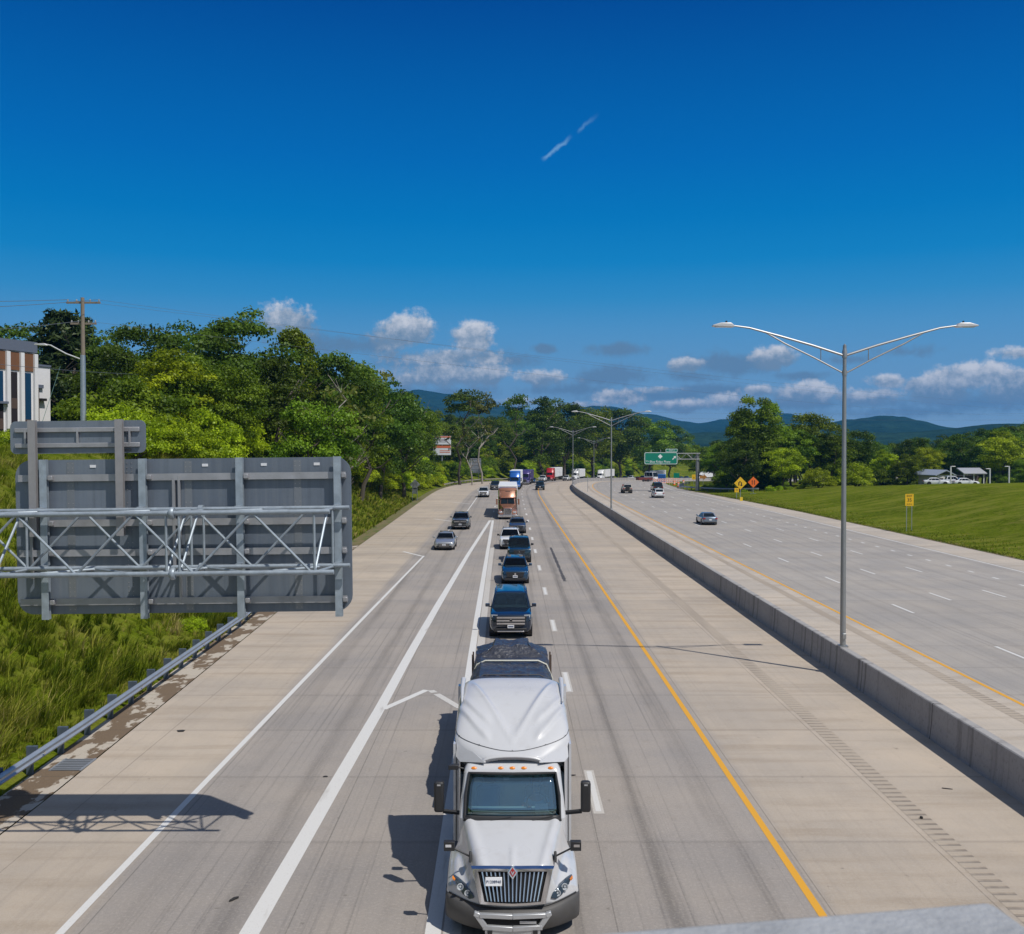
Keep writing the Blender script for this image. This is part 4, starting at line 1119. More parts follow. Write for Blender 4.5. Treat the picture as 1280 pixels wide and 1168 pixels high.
for i in range(len(ss_)-1):
    for k in range(npf-1):
        q = i*npf+k; fs.append((q, q+npf, q+npf+1, q+1))
bar_ = mesh_uv('median_barrier', vs, fs, uv, BARM, None)
tag(bar_, 'long grey concrete barrier wall dividing the two carriageways', 'barrier')

# ---------------------------------------------------------------- lamp posts on the barrier
POLE = simple('lamp_post_aluminium', (0.34, 0.35, 0.36), .42, .7, .1, 3)
HEADM = simple('lamp_head_grey', (0.62, 0.62, 0.63), .4, .3)
def lamp_post(loc, rz, label):
    r = thing('street_lamp', label, 'street lamp', loc, rz, 'double armed lamps on the median barrier')
    m = MB(); m.tube([(0,0,0), (0,0,6), (0,0,12.05)], [.115, .095, .07], 14); m.box((0, 0, .03), (.34, .34, .06)); m.build('pole', POLE, r)
    m = MB(); m.box((-.0, -.14, .45), (.16, .09, .22)); m.build('hand_hole_cover', POLE, r, bevel=.02)
    for s in (-1, 1):
        pts = [(s*.05, 0, 11.65), (s*1.3, 0, 12.05), (s*2.6, 0, 12.42), (s*3.8, 0, 12.74), (s*4.45, 0, 12.83)]
        m = MB(); m.tube(pts, [.05, .048, .045, .04, .035], 8); m.tube([(s*.06, 0, 10.95), (s*1.2, 0, 11.55), (s*2.4, 0, 12.13), (s*3.15, 0, 12.56)], .032, 8); m.tube([(s*.95, 0, 11.94), (s*.95, 0, 11.42)], .018, 6)
        m.build('arm', POLE, r)
        m = MB(); m.prism([(4.35, 12.80), (4.55, 12.93), (5.0, 12.92), (5.25, 12.84), (5.25, 12.79), (4.45, 12.76)], 'y', -.15, .15)
        h = MB()
        h.prism([(s*4.38, 12.79), (s*4.55, 12.94), (s*4.95, 12.94), (s*5.28, 12.85), (s*5.28, 12.80), (s*4.5, 12.76)], 'y', -.15, .15)
        hd = h.build('lamp_head', HEADM, r, bevel=.03)
        q = MB(); q.lathe([(0, .04), (.07, .04), (.085, .02)], 10, 'z', (s*4.72, 0, 12.94)); q.build('photocell', BLACKP, hd)
        q = MB(); q.box((s*4.95, 0, 12.775), (.42, .2, .02)); q.build('lens', LAMP, hd)
    m = MB(); m.lathe([(10.85, .10), (11.05, .10)], 12, 'z'); m.lathe([(11.55, .10), (11.8, .10), (12.1, .03)], 12, 'z'); m.build('arm_clamp', POLE, r)
    return r
LL = ['tall double armed street lamp on the median barrier, nearest and largest of the row', 'double armed street lamp left of the green exit sign, second of the row',
      'double armed street lamp where the barrier begins to bend, third of the row', 'smallest double armed street lamp, beyond the bend of the barrier']
base = None
for i, s in enumerate((39.3, 130, 222, 318)):
    p = P(s, 13.32, 1.115)
    if base is None: base = lamp_post(p, -HEAD(s), LL[0])
    else: dup(base, p, -HEAD(s)*.4, LL[i])
m = MB(); m.tube([(0,0,0), (0,0,3.4)], .045, 8); m.box((0, -.03, 3.2), (.12, .02, .35))
o = m.build('delineator_post', GALV); o.location = P(205, 15.9); tag(o, 'thin grey marker post on the outbound shoulder beside the barrier', 'marker post')

# ---------------------------------------------------------------- guardrails
RAILM = simple('guardrail_zinc', (0.42, 0.46, 0.50), .42, .55, .2, 2)
POSTM = simple('guardrail_post', (0.10, 0.13, 0.17), .6, .3, .3)
WB = [(.0, .0), (.05, .03), (.075, .08), (.03, .125), (.03, .185), (.075, .23), (.05, .28), (.0, .31)]
def guardrail(label, pts, mat, posts=True, every=1.9, face=1, z0=.43, group=None):
    """pts: function of arc parameter list -> Vector on the ground ; face = +1 beam bulges to +x"""
    r = thing('guardrail', label, 'guardrail', pts[0], 0, group)
    o = Vector(pts[0]); m = MB(); rings = []
    for i, p in enumerate(pts):
        d = (pts[min(i+1, len(pts)-1)]-pts[max(0, i-1)]).normalized(); n = Vector((d.y, -d.x, 0))*face
        rings.append([p-o+n*a+Vector((0,0,z0+b)) for a, b in WB])
    m.ring(rings, closed=False, cap0=False, cap1=False)
    b = m.build('rail_beam', mat, r, 25); md = b.modifiers.new('solid', 'SOLIDIFY'); md.thickness = .012
    if posts:
        acc = 0; last = pts[0]; cnt = 0
        for i in range(1, len(pts)):
            acc += (pts[i]-pts[i-1]).length
            if acc >= every and cnt < 95:
                acc = 0; cnt += 1
                d = (pts[i]-pts[i-1]).normalized(); n = Vector((d.y, -d.x, 0))*face
                q = MB(); c = pts[i]-o
                q.box((0,0,.30), (.16, .10, .96)); q.box((.13*face, 0, .60), (.14, .12, .36))
                k = q.build('post', POSTM, r); k.location = c-n*.30; k.rotation_euler = (0, 0, math.atan2(-d.x, d.y))
                if cnt % 4 == 0: MB().box((n.x*.10, 0, z0+.16), (.03, .08, .05)).build('splice_bolt', CHROME, r).location = c
    return r
def GL(s): return poly(EDGE_L, s)
pts = [Vector((np.interp(s, [12, 30, 50, 78], [-12.95, -13.05, -13.5, -15.6]), s, 0.02)) for s in np.arange(12, 78.1, .95)]
guardrail('galvanised guardrail along the grassy bank below the overhead sign', pts, RAILM, every=1.85)
pts = [P(s, -16.9, .02) for s in np.arange(232, 480, 2.0)]
pts[0] += Vector((-.5, -1, 0))
guardrail('weathered pale guardrail round the outside of the inbound curve', pts, simple('weathered_rail', (.34, .31, .25), .7, .2, .2), every=3.8)
m = MB(); m.box((0, 0, .62), (.30, .12, .42)); o = m.build('end_marker', simple('yellow_marker', (.75, .55, .03), .5), bevel=.03); o.location = P(230.5, -17.1); tag(o, 'yellow reflector block on the end of the curved guardrail', 'marker')
pts = [Vector((38.2+9*math.sin(a), 214-4.5*math.cos(a)*1.0, 0.05)) for a in np.linspace(-.0, .02, 2)]
nose = [Vector((x, y, T(x, y)+.02)) for x, y in ((49.5, 196), (46.5, 200), (43.5, 204.5), (41.0, 209.5), (39.2, 214.5), (38.4, 219), (38.4, 224), (39.4, 230), (42, 240), (46, 252))]
fine = []
for a, b in zip(nose, nose[1:]):
    for k in range(5): fine.append(a.lerp(b, k/5))
guardrail('grey guardrail wrapping round the gantry post at the exit nose', fine, RAILM, every=1.9, face=-1)

# ---------------------------------------------------------------- storm grate, debris on the road
GRM = simple('cast_iron_grate', (.26, .28, .31), .6, .3)
gt = thing('storm_grate', 'grey slotted storm drain grate in the gutter beside the guardrail', 'drain grate', (-12.5, 28.0, .016))
m = MB(); 
for k in range(7): m.box((0, -.45+.15*k, .01), (.86, .055, .03))
m.build('grate_bars', GRM, gt); m = MB()
for sx in (-.43, .43): m.box((sx, 0, .01), (.05, 1.05, .034))
m.build('grate_frame', GRM, gt); MB().box((0, 0, -.006), (.86, 1.02, .006)).build('pit', DARK, gt)
def debris(name, label, cat, x, y, d, mat, rz=0, bev=.006):
    r = random.Random(int(x*91+y*17)); v = []
    n = 9
    for k in range(n):
        a = 2*math.pi*k/n; q = r.uniform(.6, 1.1)
        v.append((d[0]/2*q*math.cos(a), d[1]/2*q*math.sin(a)))
    m = MB(); m.prism(v, 'z', 0, d[2]); o = m.build(name, mat, bevel=bev); o.location = (x, y, .006); o.rotation_euler = (0, 0, rz)
    return tag(o, label, cat)
debris('rubber_scrap', 'flat dark rubber scrap lying on the tan shoulder near the drain', 'debris', -10.55, 31.4, (.30, .26, .015), RUBBER)
debris('tyre_scrap', 'small dark tyre scrap beside the wide white gore line', 'debris', -5.55, 19.6, (.24, .08, .03), RUBBER, .9)
debris('tyre_scrap', 'pale scrap of tread halfway up the wide white gore line', 'debris', -5.1, 27.0, (.14, .12, .012), RUBBER, .4)
debris('tread_scrap', 'dark tread scrap on the dashes right of the white truck', 'debris', 1.75, 27.1, (.16, .10, .015), RUBBER, .2)
debris('stick', 'thin dark stick lying on the shoulder near the barrier', 'debris', 11.6, 26.0, (.03, .34, .02), BLACKP, 1.2)
debris('pebble', 'small dark stone on the rumble strip near the barrier', 'debris', 10.05, 23.9, (.10, .10, .05), RUBBER)

# ---------------------------------------------------------------- overhead sign seen from behind
t = NT('sign_back_aluminium'); c = t.coord('Object')
n1 = t.noise(c, .9, 4, .6); n2 = t.noise(t.scalev(c, (7, 7, .25)), 1.0, 5, .65); n3 = t.noise(c, 14, 5, .7)
sp = t.n('ShaderNodeSeparateXYZ'); t.link(c, sp.inputs[0])
pid = t.math('FLOOR', t.math('DIVIDE', sp.outputs[0], 1.22)); wn = t.n('ShaderNodeTexWhiteNoise', noise_dimensions='1D'); t.link(pid, wn.inputs['W'])
col = t.mix(t.math('MULTIPLY_ADD', wn.outputs[0], .6, t.math('MULTIPLY', n1, .5)), (.125, .155, .20), (.26, .30, .36))
col = t.mix(t.math('MULTIPLY', t.ss(n2, .45, .72), .28), col, (.30, .31, .32)); col = t.mix(t.math('MULTIPLY', t.ss(n2, .5, .25), .22), col, (.075, .08, .09))
col = t.mix(t.math('MULTIPLY', t.ss(n3, .55, .8), .35), col, (.09, .085, .08))
t.principled(col, t.math('MULTIPLY_ADD', n3, .3, .32), .4); ALU = t.m
ALUB = simple('extruded_aluminium', (0.40, 0.40, 0.42), .42, .5, .35, 3)
ZINC = simple('bright_zinc_tube', (0.31, 0.36, 0.41), .48, .35, .4, 6)
BLUES = simple('zinc_beam', (0.36, 0.42, 0.48), .45, .4, .38, 6)
gan = thing('overhead_sign', 'back of a big highway sign on a zinc tube truss above the grassy bank', 'overhead sign', (-3.5, 21.8, 5.45), 0)
gan.rotation_euler = (0, R(-.62), 0)
def rrect(x0, x1, z0, z1, r, n=6):
    p = []
    for (cx, cz, a0) in ((x1-r, z0+r, -90), (x1-r, z1-r, 0), (x0+r, z1-r, 90), (x0+r, z0+r, 180)):
        for k in range(n+1): a = R(a0+90*k/n); p.append((cx+r*math.cos(a), cz+r*math.sin(a)))
    return p
PX0, PX1, PZ = -7.42, 0.0, 3.42
m = MB(); m.prism(rrect(PX0, PX1, 0, PZ, .36), 'y', .0, .05); pan = m.build('sign_panel', ALU, gan, 30)
# the face towards oncoming traffic is green
m = MB(); m.prism(rrect(PX0+.02, PX1-.02, .02, PZ-.02, .34), 'y', .052, .058); m.build('sign_face', simple('sign_green', (0.0, .16, .075), .4), pan)
# rivet lines at panel seams
m = MB()
for sx in (-6.2, -4.9, -3.6, -2.5, -1.18):
    for k in range(34):
        for dx in (-.05, .05):
            if abs(k % 9) < 7: m.box((sx+dx, -.006, .1+k*.098), (.016, .012, .016))
m.build('rivet', ALUB, pan, 0)
for sx in (-6.2, -3.6, -1.18): MB().box((sx, -.004, PZ/2), (.17, .006, PZ-.1)).build('panel_seam', simple('seam_aluminium', (.24, .26, .29), .45, .5), pan)
# extruded horizontal bars
for z in (.28, 1.36, 2.02, 3.02):
    m = MB(); m.prism([(-.09, z-.075), (-.085, z+.075), (-.07, z+.075), (-.07, z+.03), (0, z+.03), (0, z-.06), (-.07, z-.06), (-.07, z-.075)], 'x', PX0+.1, PX1-.10)
    m.build('stiffener', ALUB, gan, 30)
    for sx in (-6.72, -4.55, -2.42, -.27):
        MB().box((sx+.13, -.13, z), (.10, .09, .10)).build('clamp', ALUB, gan, bevel=.01)
# vertical beams carrying the panel
for sx in (-6.72, -4.55, -2.42, -.27):
    m = MB(); m.box((sx, -.105, 1.67), (.155, .016, 3.52)); m.box((sx, -.20, 1.67), (.155, .016, 3.52)); m.box((sx, -.15, 1.67), (.018, .09, 3.52))
    m.build('hanger_beam', BLUES, gan)
for sx in (-7.05, -3.9): 
    m = MB(); m.box((sx, -.07, 1.9), (.06, .05, 2.2)); m.build('strut', ALUB, gan)
m = MB(); m.box((-3.78, -.07, 1.65), (.05, .05, 2.8)); m.build('strut', ALUB, gan)
for sx in (-5.7, -3.22, -1.92, -.75): MB().box((sx, -.006, 3.27), (.13, .012, .06)).build('inspection_sticker', PLATE, pan)
m = MB(); m.box((-.55, -.006, .30), (.45, .01, .10)); m.build('date_label', simple('grey_label', (.10, .11, .12), .6), pan)
# exit tab on two posts
m = MB(); m.prism(rrect(-7.5, -4.52, 3.56, 4.28, .13), 'y', -.03, .01); tb = m.build('exit_tab', ALU, gan, 30)
m = MB(); m.prism(rrect(-7.48, -4.54, 3.58, 4.26, .12), 'y', .012, .018); m.build('tab_face', simple('sign_green', (0, .16, .075), .4), tb)
for z in (3.74, 4.08): MB().box((-6.01, -.06, z), (2.75, .05, .10)).build('tab_bar', ALUB, tb, bevel=.01)
for sx in (-7.15, -6.0, -4.85): MB().box((sx, -.07, 3.91), (.04, .04, .42)).build('tab_strut', ALUB, tb)
m = MB(); m.box((-4.98, -.036, 3.625), (.3, .01, .05)); m.build('date_label', simple('grey_label', (.1, .11, .12), .6), tb)
PINK = simple('galvanised_tab_post', (0.36, 0.35, 0.36), .45, .4)
for sx in (-6.92, -5.02):
    m = MB(); m.box((sx, -.27, 3.02), (.16, .014, 2.55)); m.box((sx, -.17, 3.02), (.16, .014, 2.55)); m.box((sx, -.22, 3.02), (.016, .09, 2.55)); m.build('tab_post', PINK, gan)
# tube truss: four chords with bracing
YF, YB, ZT, ZB = -1.40, -.40, 2.30, 1.04
XL = -13.2
m = MB()
for (yy, zz, xe) in ((YF, ZT, -.22), (YF, ZB, -.15), (YB, ZT+.02, .02), (YB, ZB+.02, .02)):
    c = MB(); c.tube([(XL, yy, zz), (xe, yy, zz)], .053 if yy == YF else .047, 12)
    c.build('truss_chord', ZINC, gan)
xs = [-.62-1.22*k for k in range(11)]
tr_ = []
for i in range(len(xs)-1):
    a, b = xs[i], xs[i+1]
    if i % 2 == 0: tr_.append(((a, YF, ZB), (b, YF, ZT)))
    else: tr_.append(((a, YF, ZT), (b, YF, ZB)))
    if i % 2 == 1: tr_.append(((a-.25, YB, ZB), (b-.25, YB, ZT)))
    else: tr_.append(((a-.25, YB, ZT), (b-.25, YB, ZB)))
    if i % 2 == 0: tr_.append(((a, YF, ZT), (b, YB, ZT))); tr_.append(((a, YB, ZB), (b, YF, ZB)))
    else: tr_.append(((a, YB, ZT), (b, YF, ZT))); tr_.append(((a, YF, ZB), (b, YB, ZB)))
for a in (-.55, -3.35, -3.62, -7.2):
    tr_ += [((a, YF, ZB), (a, YF, ZT)), ((a+.2, YB, ZB), (a+.2, YB, ZT)), ((a, YF, ZT), (a+.2, YB, ZT)), ((a, YF, ZB), (a+.2, YB, ZB)), ((a, YF, ZB), (a+.1, YB, ZT))]
for (a, b) in tr_:
    c = MB(); c.tube([a, b], .028, 8); c.build('truss_brace', ZINC, gan)
for zz in (ZT, ZB):
    MB().lathe([(-.05, .11), (-.02, .13), (.02, .13), (.05, .11)], 14, 'x', (-3.49, YF, zz)).build('flange', ZINC, gan); MB().lathe([(-.05, .09), (.05, .09)], 12, 'x', (-3.2, YB, zz+.02)).build('flange', ZINC, gan)
# brackets from the truss to the hangers
for sx in (-6.72, -4.55, -2.42, -.27):
    for zz in (ZT+.02, ZB+.02): MB().box((sx, -.29, zz), (.12, .18, .12)).build('bracket', ZINC, gan)
# cantilever column out of the frame to the left, standing on the bank
cz = -5.45+T(-16.3, 21)
m = MB(); m.tube([(-12.8, -.9, cz-.1), (-12.8, -.9, 3.0)], [.34, .26], 18); m.lathe([(cz-.1, .6), (cz+.15, .6)], 18, 'z', (-12.8, -.9, 0)); m.build('column', ZINC, gan)
for zz in (ZT, ZB):
    MB().box((-12.95, -.9, zz), (.9, 1.2, .16)).build('column_collar', ZINC, gan)

# ---------------------------------------------------------------- green exit gantry on the outbound side
GREEN = simple('highway_sign_green', (0.0, 0.20, 0.13), .4, 0, .08)
SWHITE = simple('sign_white', (.80, .80, .80), .5)
eg = thing('exit_sign', 'green exit sign with a white diamond and arrow on a grey gantry post', 'exit sign', (40.1, 211, T(40.1, 211)), 0)
m = MB(); m.tube([(0,0,-.1), (0,0,8.1)], [.42, .36], 16); m.build('column', POLE, eg)
m = MB()
for yy in (-.5, .5):
    for zz in (6.75, 8.0): m.tube([(.5, yy, zz), (-11.0, yy, zz)], .08, 8)
for k in range(9):
    x = .3-1.3*k
    for yy in (-.5, .5): m.tube([(x, yy, 6.75 if k % 2 else 8.0), (x-1.3, yy, 8.0 if k % 2 else 6.75)], .04, 6)
    m.tube([(x, -.5, 8.0), (x, .5, 8.0)], .04, 6)
m.tube([(-1.3, -.5, 6.75), (-1.3, -.5, 8.0)], .06, 6)
m.build('truss', POLE, eg)
m = MB(); m.prism(rrect(-11.5, -4.4, 5.65, 8.25, .35), 'y', -.72, -.66); sp_ = m.build('sign_panel', GREEN, eg, 30)
m = MB(); o_, i_ = rrect(-11.45, -4.45, 5.70, 8.20, .32), rrect(-11.36, -4.54, 5.79, 8.11, .26)
m.ring([[(x, -.728, z) for x, z in o_], [(x, -.728, z) for x, z in i_]], cap0=False, cap1=False); m.build('sign_border', SWHITE, sp_)
m = MB(); m.prism([(-8.6, 7.35), (-8.1, 6.85+.02), (-7.6, 7.35), (-8.1, 7.83)], 'y', -.735, -.722); m.build('route_diamond', SWHITE, sp_)
text('TO', .46, SWHITE, sp_, (-10.9, -.73, 6.28), sx=1.1)
text('Blue Ridge Pkwy', .66, SWHITE, sp_, (-8.15, -.73, 6.22), sx=1.0)
m = MB(); m.prism([(-5.55, 6.75), (-5.4, 6.62), (-4.98, 7.08), (-4.83, 6.92), (-4.75, 7.42), (-5.27, 7.38), (-5.12, 7.22)], 'y', -.735, -.722); m.build('arrow', SWHITE, sp_)
m = MB(); m.prism(rrect(-6.95, -4.4, 8.28, 8.98, .12), 'y', -.72, -.66); tb2 = m.build('exit_tab', GREEN, eg, 30)
m = MB(); o_, i_ = rrect(-6.92, -4.43, 8.31, 8.95, .11), rrect(-6.85, -4.5, 8.38, 8.88, .08)
m.ring([[(x, -.728, z) for x, z in o_], [(x, -.728, z) for x, z in i_]], cap0=False, cap1=False); m.build('tab_border', SWHITE, tb2)
text('EXIT 2', .42, SWHITE, tb2, (-5.65, -.73, 8.63))
m = MB()
for x in (-10, -8, -6): m.box((x, -.6, 7.2), (.12, .1, 3.2))
m.build('hanger', POLE, eg)

# ---------------------------------------------------------------- small signs
YEL = simple('warning_yellow', (.80, .48, .015), .45, 0, .06); ORA = simple('work_zone_orange', (.85, .16, .02), .45, 0, .06); SBL = simple('sign_black', (.012, .012, .012), .6)
def diamond(mb, cx, cz, r, y0, y1): mb.prism([(cx-r, cz), (cx, cz-r), (cx+r, cz), (cx, cz+r)], 'y', y0, y1)
sg = thing('warning_sign', 'yellow diamond warning sign with a bent arrow on the grass by the exit nose', 'road sign', (41.6, 178, T(41.6, 178)))
m = MB(); m.box((.0, 0, 1.2), (.11, .08, 2.6)); m.build('post', GALV, sg)
m = MB(); diamond(m, 0, 2.75, 1.15, -.07, -.04); pn = m.build('sign_panel', YEL, sg, bevel=.02)
m = MB(); 
for q in ([(-.38, 2.35), (-.2, 2.35), (-.2, 2.85), (.05, 3.0), (.05, 3.15), (-.15, 3.1), (-.38, 2.9)], [(.0, 2.92), (.28, 2.92), (.28, 2.45), (.44, 2.45), (.18, 2.2), (-.08, 2.45), (.1, 2.45), (.1, 2.75)]): m.prism(q, 'y', -.085, -.068)
m.build('arrow_symbol', SBL, pn)
sg = thing('speed_plaque', 'small yellow speed plaque on its own post below the bent arrow diamond', 'road sign', (40.7, 177, T(40.7, 177)))
MB().box((0, 0, .8), (.08, .06, 1.7)).build('post', GALV, sg); pn = MB().box((0, -.05, 1.55), (.78, .03, .78)).build('sign_panel', YEL, sg, bevel=.02)
text('35', .42, SBL, pn, (0, -.07, 1.58))
sg = thing('end_marker', 'short yellow object marker on the grass at the guardrail end', 'marker', (39.9, 170, T(39.9, 170)))
MB().box((0, 0, .3), (.08, .06, .7)).build('post', GALV, sg); MB().box((0, -.05, .55), (.5, .03, .75)).build('marker_panel', simple('marker_yellow', (.70, .50, .03), .5), sg, bevel=.02)
sg = thing('work_sign', 'orange diamond road work sign with black arrows in front of the trees', 'road sign', (46.9, 190, T(46.9, 190)))
m = MB(); m.box((-.0, 0, .9), (.07, .06, 2.0)); m.box((0, .2, .05), (1.2, .06, .06)); m.build('stand', GALV, sg)
m = MB(); diamond(m, 0, 2.25, 1.08, -.07, -.04); pn = m.build('sign_panel', ORA, sg, bevel=.02)
m = MB()
for q in ([(-.28, 1.8), (-.16, 1.8), (-.16, 2.45), (-.08, 2.45), (-.22, 2.7), (-.36, 2.45), (-.28, 2.45)], [(.28, 1.8), (.16, 1.8), (.10, 2.2), (.16, 2.45), (.08, 2.45), (.22, 2.7), (.36, 2.45), (.28, 2.45), (.24, 2.2)]): m.prism(q, 'y', -.085, -.068)
m.build('arrow_symbol', SBL, pn)
sg = thing('exit_speed_sign', 'yellow exit speed sign reading 35 on two posts at the foot of the mown bank', 'road sign', (43.4, 107, T(43.4, 107)))
for s in (-1, 1): MB().box((s*.28, 0, 1.4), (.06, .05, 3.2)).build('post', GALV, sg)
m = MB(); m.prism(rrect(-.45, .45, 2.75, 4.05, .06), 'y', -.06, -.03); pn = m.build('sign_panel', YEL, sg, 30)
text('EXIT', .30, SBL, pn, (0, -.07, 3.83)); text('35', .52, SBL, pn, (0, -.07, 3.38)); text('M P H', .22, SBL, pn, (0, -.07, 2.93))
sg = thing('sign_back', 'grey back of a diamond road sign with a plaque on two posts by the shrubs', 'road sign', (-16.6, 171, T(-16.6, 171)))
for s in (-1, 1): MB().box((s*.42, 0, 1.2), (.10, .08, 2.6)).build('post', GALV, sg)
m = MB(); diamond(m, 0, 3.05, .92, .05, .08); m.build('sign_panel', simple('pale_sign_back', (.46, .48, .5), .45, .4), sg, bevel=.01)
m = MB(); m.box((0, .065, 1.95), (.86, .03, 1.0)); m.build('plaque', simple('pale_sign_back', (.46, .48, .5), .45, .4), sg, bevel=.01)
m = MB(); m.box((0, .03, 3.05), (.75, .04, .62)); m.build('stiffener', ALUB, sg); m = MB(); m.box((0, .03, 2.42), (.9, .05, .10)); m.build('crossbar', BLACKP, sg)
p = P(290, -19.2)
sg = thing('sign_back', 'large grey back of a panel sign with ribs on two posts behind the curved guardrail', 'road sign', (p.x, p.y, T(p.x, p.y)-.3))
for s in (-1, 1): MB().box((s*1.1, 0, 3.4), (.16, .12, 7.2)).build('post', ALUB, sg)
MB().box((0, .1, 4.75), (3.6, .04, 4.4)).build('sign_panel', simple('grey_sign_back', (.27, .29, .33), .45, .45), sg, bevel=.01)
for z in (2.7, 3.9, 5.0, 6.0, 6.8): MB().box((0, .03, z), (3.6, .06, .16)).build('stiffener', ALUB, sg)
# billboards
p = P(296, -31)
bb = thing('billboard', 'white and orange double billboard standing above the shrubs left of the road', 'billboard', (p.x, p.y, T(p.x, p.y)), R(6))
MB().tube([(0, .5, -.5), (0, .5, 11.5)], .3, 12).build('column', POLE, bb)
u = MB().box((0, 0, 10.1), (5.6, .3, 2.6)).build('upper_panel', simple('billboard_white', (.62, .64, .68), .6), bb, bevel=.03)
MB().box((0, -.16, 11.15), (5.4, .04, .4)).build('orange_band', simple('billboard_orange', (.55, .13, .05), .6), u)
m = MB(); [m.box((.2+.1*k, -.16, 10.45-.42*k), (3.0-.5*k, .04, .16)) for k in range(3)]; m.build('print_line', simple('billboard_ink', (.20, .17, .22), .7), u)
MB().box((-2.3, -.16, 10.0), (.6, .04, 1.2)).build('print_block', simple('billboard_ink', (.2, .17, .22), .7), u)
u = MB().box((0, 0, 7.0), (5.6, .3, 2.9)).build('lower_panel', simple('billboard_white', (.62, .64, .68), .6), bb, bevel=.03)
MB().box((0, -.16, 8.1), (5.4, .04, .7)).build('orange_band', simple('billboard_orange', (.55, .13, .05), .6), u)
m = MB(); [m.box((.9, -.16, 6.9-.5*k), (3.2, .04, .2)) for k in range(2)]; m.build('print_line', simple('billboard_orange', (.55, .13, .05), .6), u)
bb = thing('billboard', 'dark red billboard with a white cross shape on the far green bank', 'billboard', (104, 500, T(104, 500)))
bz = 4.6 - bb.location.z
m = MB(); m.tube([(0, .4, -.5), (0, .4, bz+2)], .3, 10); m.build('column', POLE, bb)
u = MB().box((0, 0, bz+1.5), (8.2, .3, 3.0)).build('panel', simple('billboard_maroon', (.10, .018, .03), .6), bb)
m = MB(); 
for s in (-1, 1): m.box((.2, -.18, bz+1.5), (.6, .04, 2.9), Matrix.Rotation(s*R(38), 3, 'Y'))
m.build('cross_mark', SWHITE, u)
MB().box((3.2, -.18, bz+1.5), (1.4, .04, 1.6)).build('print_block', simple('billboard_pink', (.42, .16, .2), .6), u)
MB().box((-2.4, -.18, bz+1.6), (1.6, .04, 1.3)).build('print_block', simple('billboard_pink', (.42, .16, .2), .6), u)

# ---------------------------------------------------------------- work zone behind the exit
def gz(x, y): return T(x, y)
m_or = ORA; whs = SWHITE
brl0 = None
for i, (s, X) in enumerate(((252, 38.6), (262, 41.5), (236, 38.4))):
    p = P(s, X); p.z = max(p.z, T(p.x, p.y))
    if brl0 is None:
        brl0 = thing('traffic_drum', 'orange traffic drum at the left end of the barricade', 'traffic drum', p, 0, 'orange drums by the exit')
        m = MB(); m.lathe([(0, .36), (.1, .34), (.1, .30), (.9, .24), (1.05, .2), (1.05, .05)], 16, 'z'); m.build('drum', ORA, brl0)
        m = MB(); m.lathe([(.35, .295), (.5, .282)], 16, 'z'); m.lathe([(.65, .272), (.8, .26)], 16, 'z'); m.build('reflective_band', SWHITE, brl0)
    else: dup(brl0, p, 0, ['', 'orange traffic drum behind the barricade, nearest the blue toilet', 'orange traffic drum at the nose of the guardrail'][i])
for k in range(3):
    p = P(256+k*2, 34.5+2.4*k); p.z = max(p.z, T(p.x, p.y))
    bc = thing('barricade', ['orange and white striped barricade, left one of three across the ramp', 'orange and white striped barricade, middle one of three across the ramp', 'orange and white striped barricade, right one of three across the ramp'][k], 'barricade', p, 0, 'barricades across the ramp')
    for s in (-1, 1): MB().box((s*.9, 0, .75), (.08, .08, 1.6)).build('leg', SWHITE, bc)
    for z in (.5, .95, 1.4):
        bd_ = MB().box((0, -.05, z), (2.3, .04, .28)).build('board', SWHITE, bc)
        m = MB()
        for q in range(5): m.prism([(-1.05+.45*q, z-.14), (-.83+.45*q, z-.14), (-.65+.45*q, z+.14), (-.87+.45*q, z+.14)], 'y', -.08, -.071)
        m.build('stripe', ORA, bd_)
p = P(296, 36.0); p.z = max(p.z, T(p.x, p.y))
tl_ = thing('site_toilet', 'bright blue portable site toilet beside the ramp', 'portable toilet', p, -.2)
tb_ = MB().box((0, 0, 1.1), (2.2, 2.0, 2.2)).build('cabin', simple('toilet_blue', (.01, .10, .36), .5), tl_, bevel=.06)
MB().box((0, 0, 2.28), (2.25, 2.05, .2)).build('roof', simple('toilet_roof_blue', (.03, .16, .45), .5), tl_, bevel=.06)
MB().box((-.1, -1.03, 1.05), (1.2, .05, 1.9)).build('door', simple('toilet_door_blue', (.012, .085, .30), .5), tl_)
p = P(322, 33.5); p.z = max(p.z, T(p.x, p.y))
car('camper_van', 'white high roofed camper van parked behind the blue site toilet', 'van', p, .5, WHITEP, dict(VAN, L=6.2, W=2.2, H=3.1, belt=1.5, deck=1.5, hf=1.15, hr=1.3, rt=6.0, rb=6.15), None, 1)
p = P(318, 29.5); p.z = max(p.z, T(p.x, p.y))
rt_ = thing('flat_trailer', 'dark red flat trailer left of the blue site toilet', 'trailer', p, .3)
MB().box((0, 0, .9), (5.0, 2.2, .8)).build('bed', simple('dark_red_trailer', (.14, .03, .025), .6), rt_, bevel=.05)
for s in (-1, 1): MB().lathe([(-.12, .1), (-.12, .42), (.12, .42), (.12, .1)], 14, 'y', (s*.8, -1.0, .42)).build('wheel', RUBBER, rt_)
p = P(300, 40.2); p.z = max(p.z, T(p.x, p.y))
sg = thing('guide_sign', 'small green guide sign left of the gantry post', 'road sign', p)
for s in (-1, 1): MB().box((s*.6, 0, 1.2), (.1, .08, 2.6)).build('post', GALV, sg)
MB().box((0, -.07, 2.0), (1.7, .05, 1.5)).build('sign_panel', GREEN, sg, bevel=.02)
p = P(252, 43.5); p.z = max(p.z, T(p.x, p.y))
sg = thing('ramp_speed_sign', 'yellow ramp speed sign just right of the gantry post', 'road sign', (p.x, p.y, p.z))
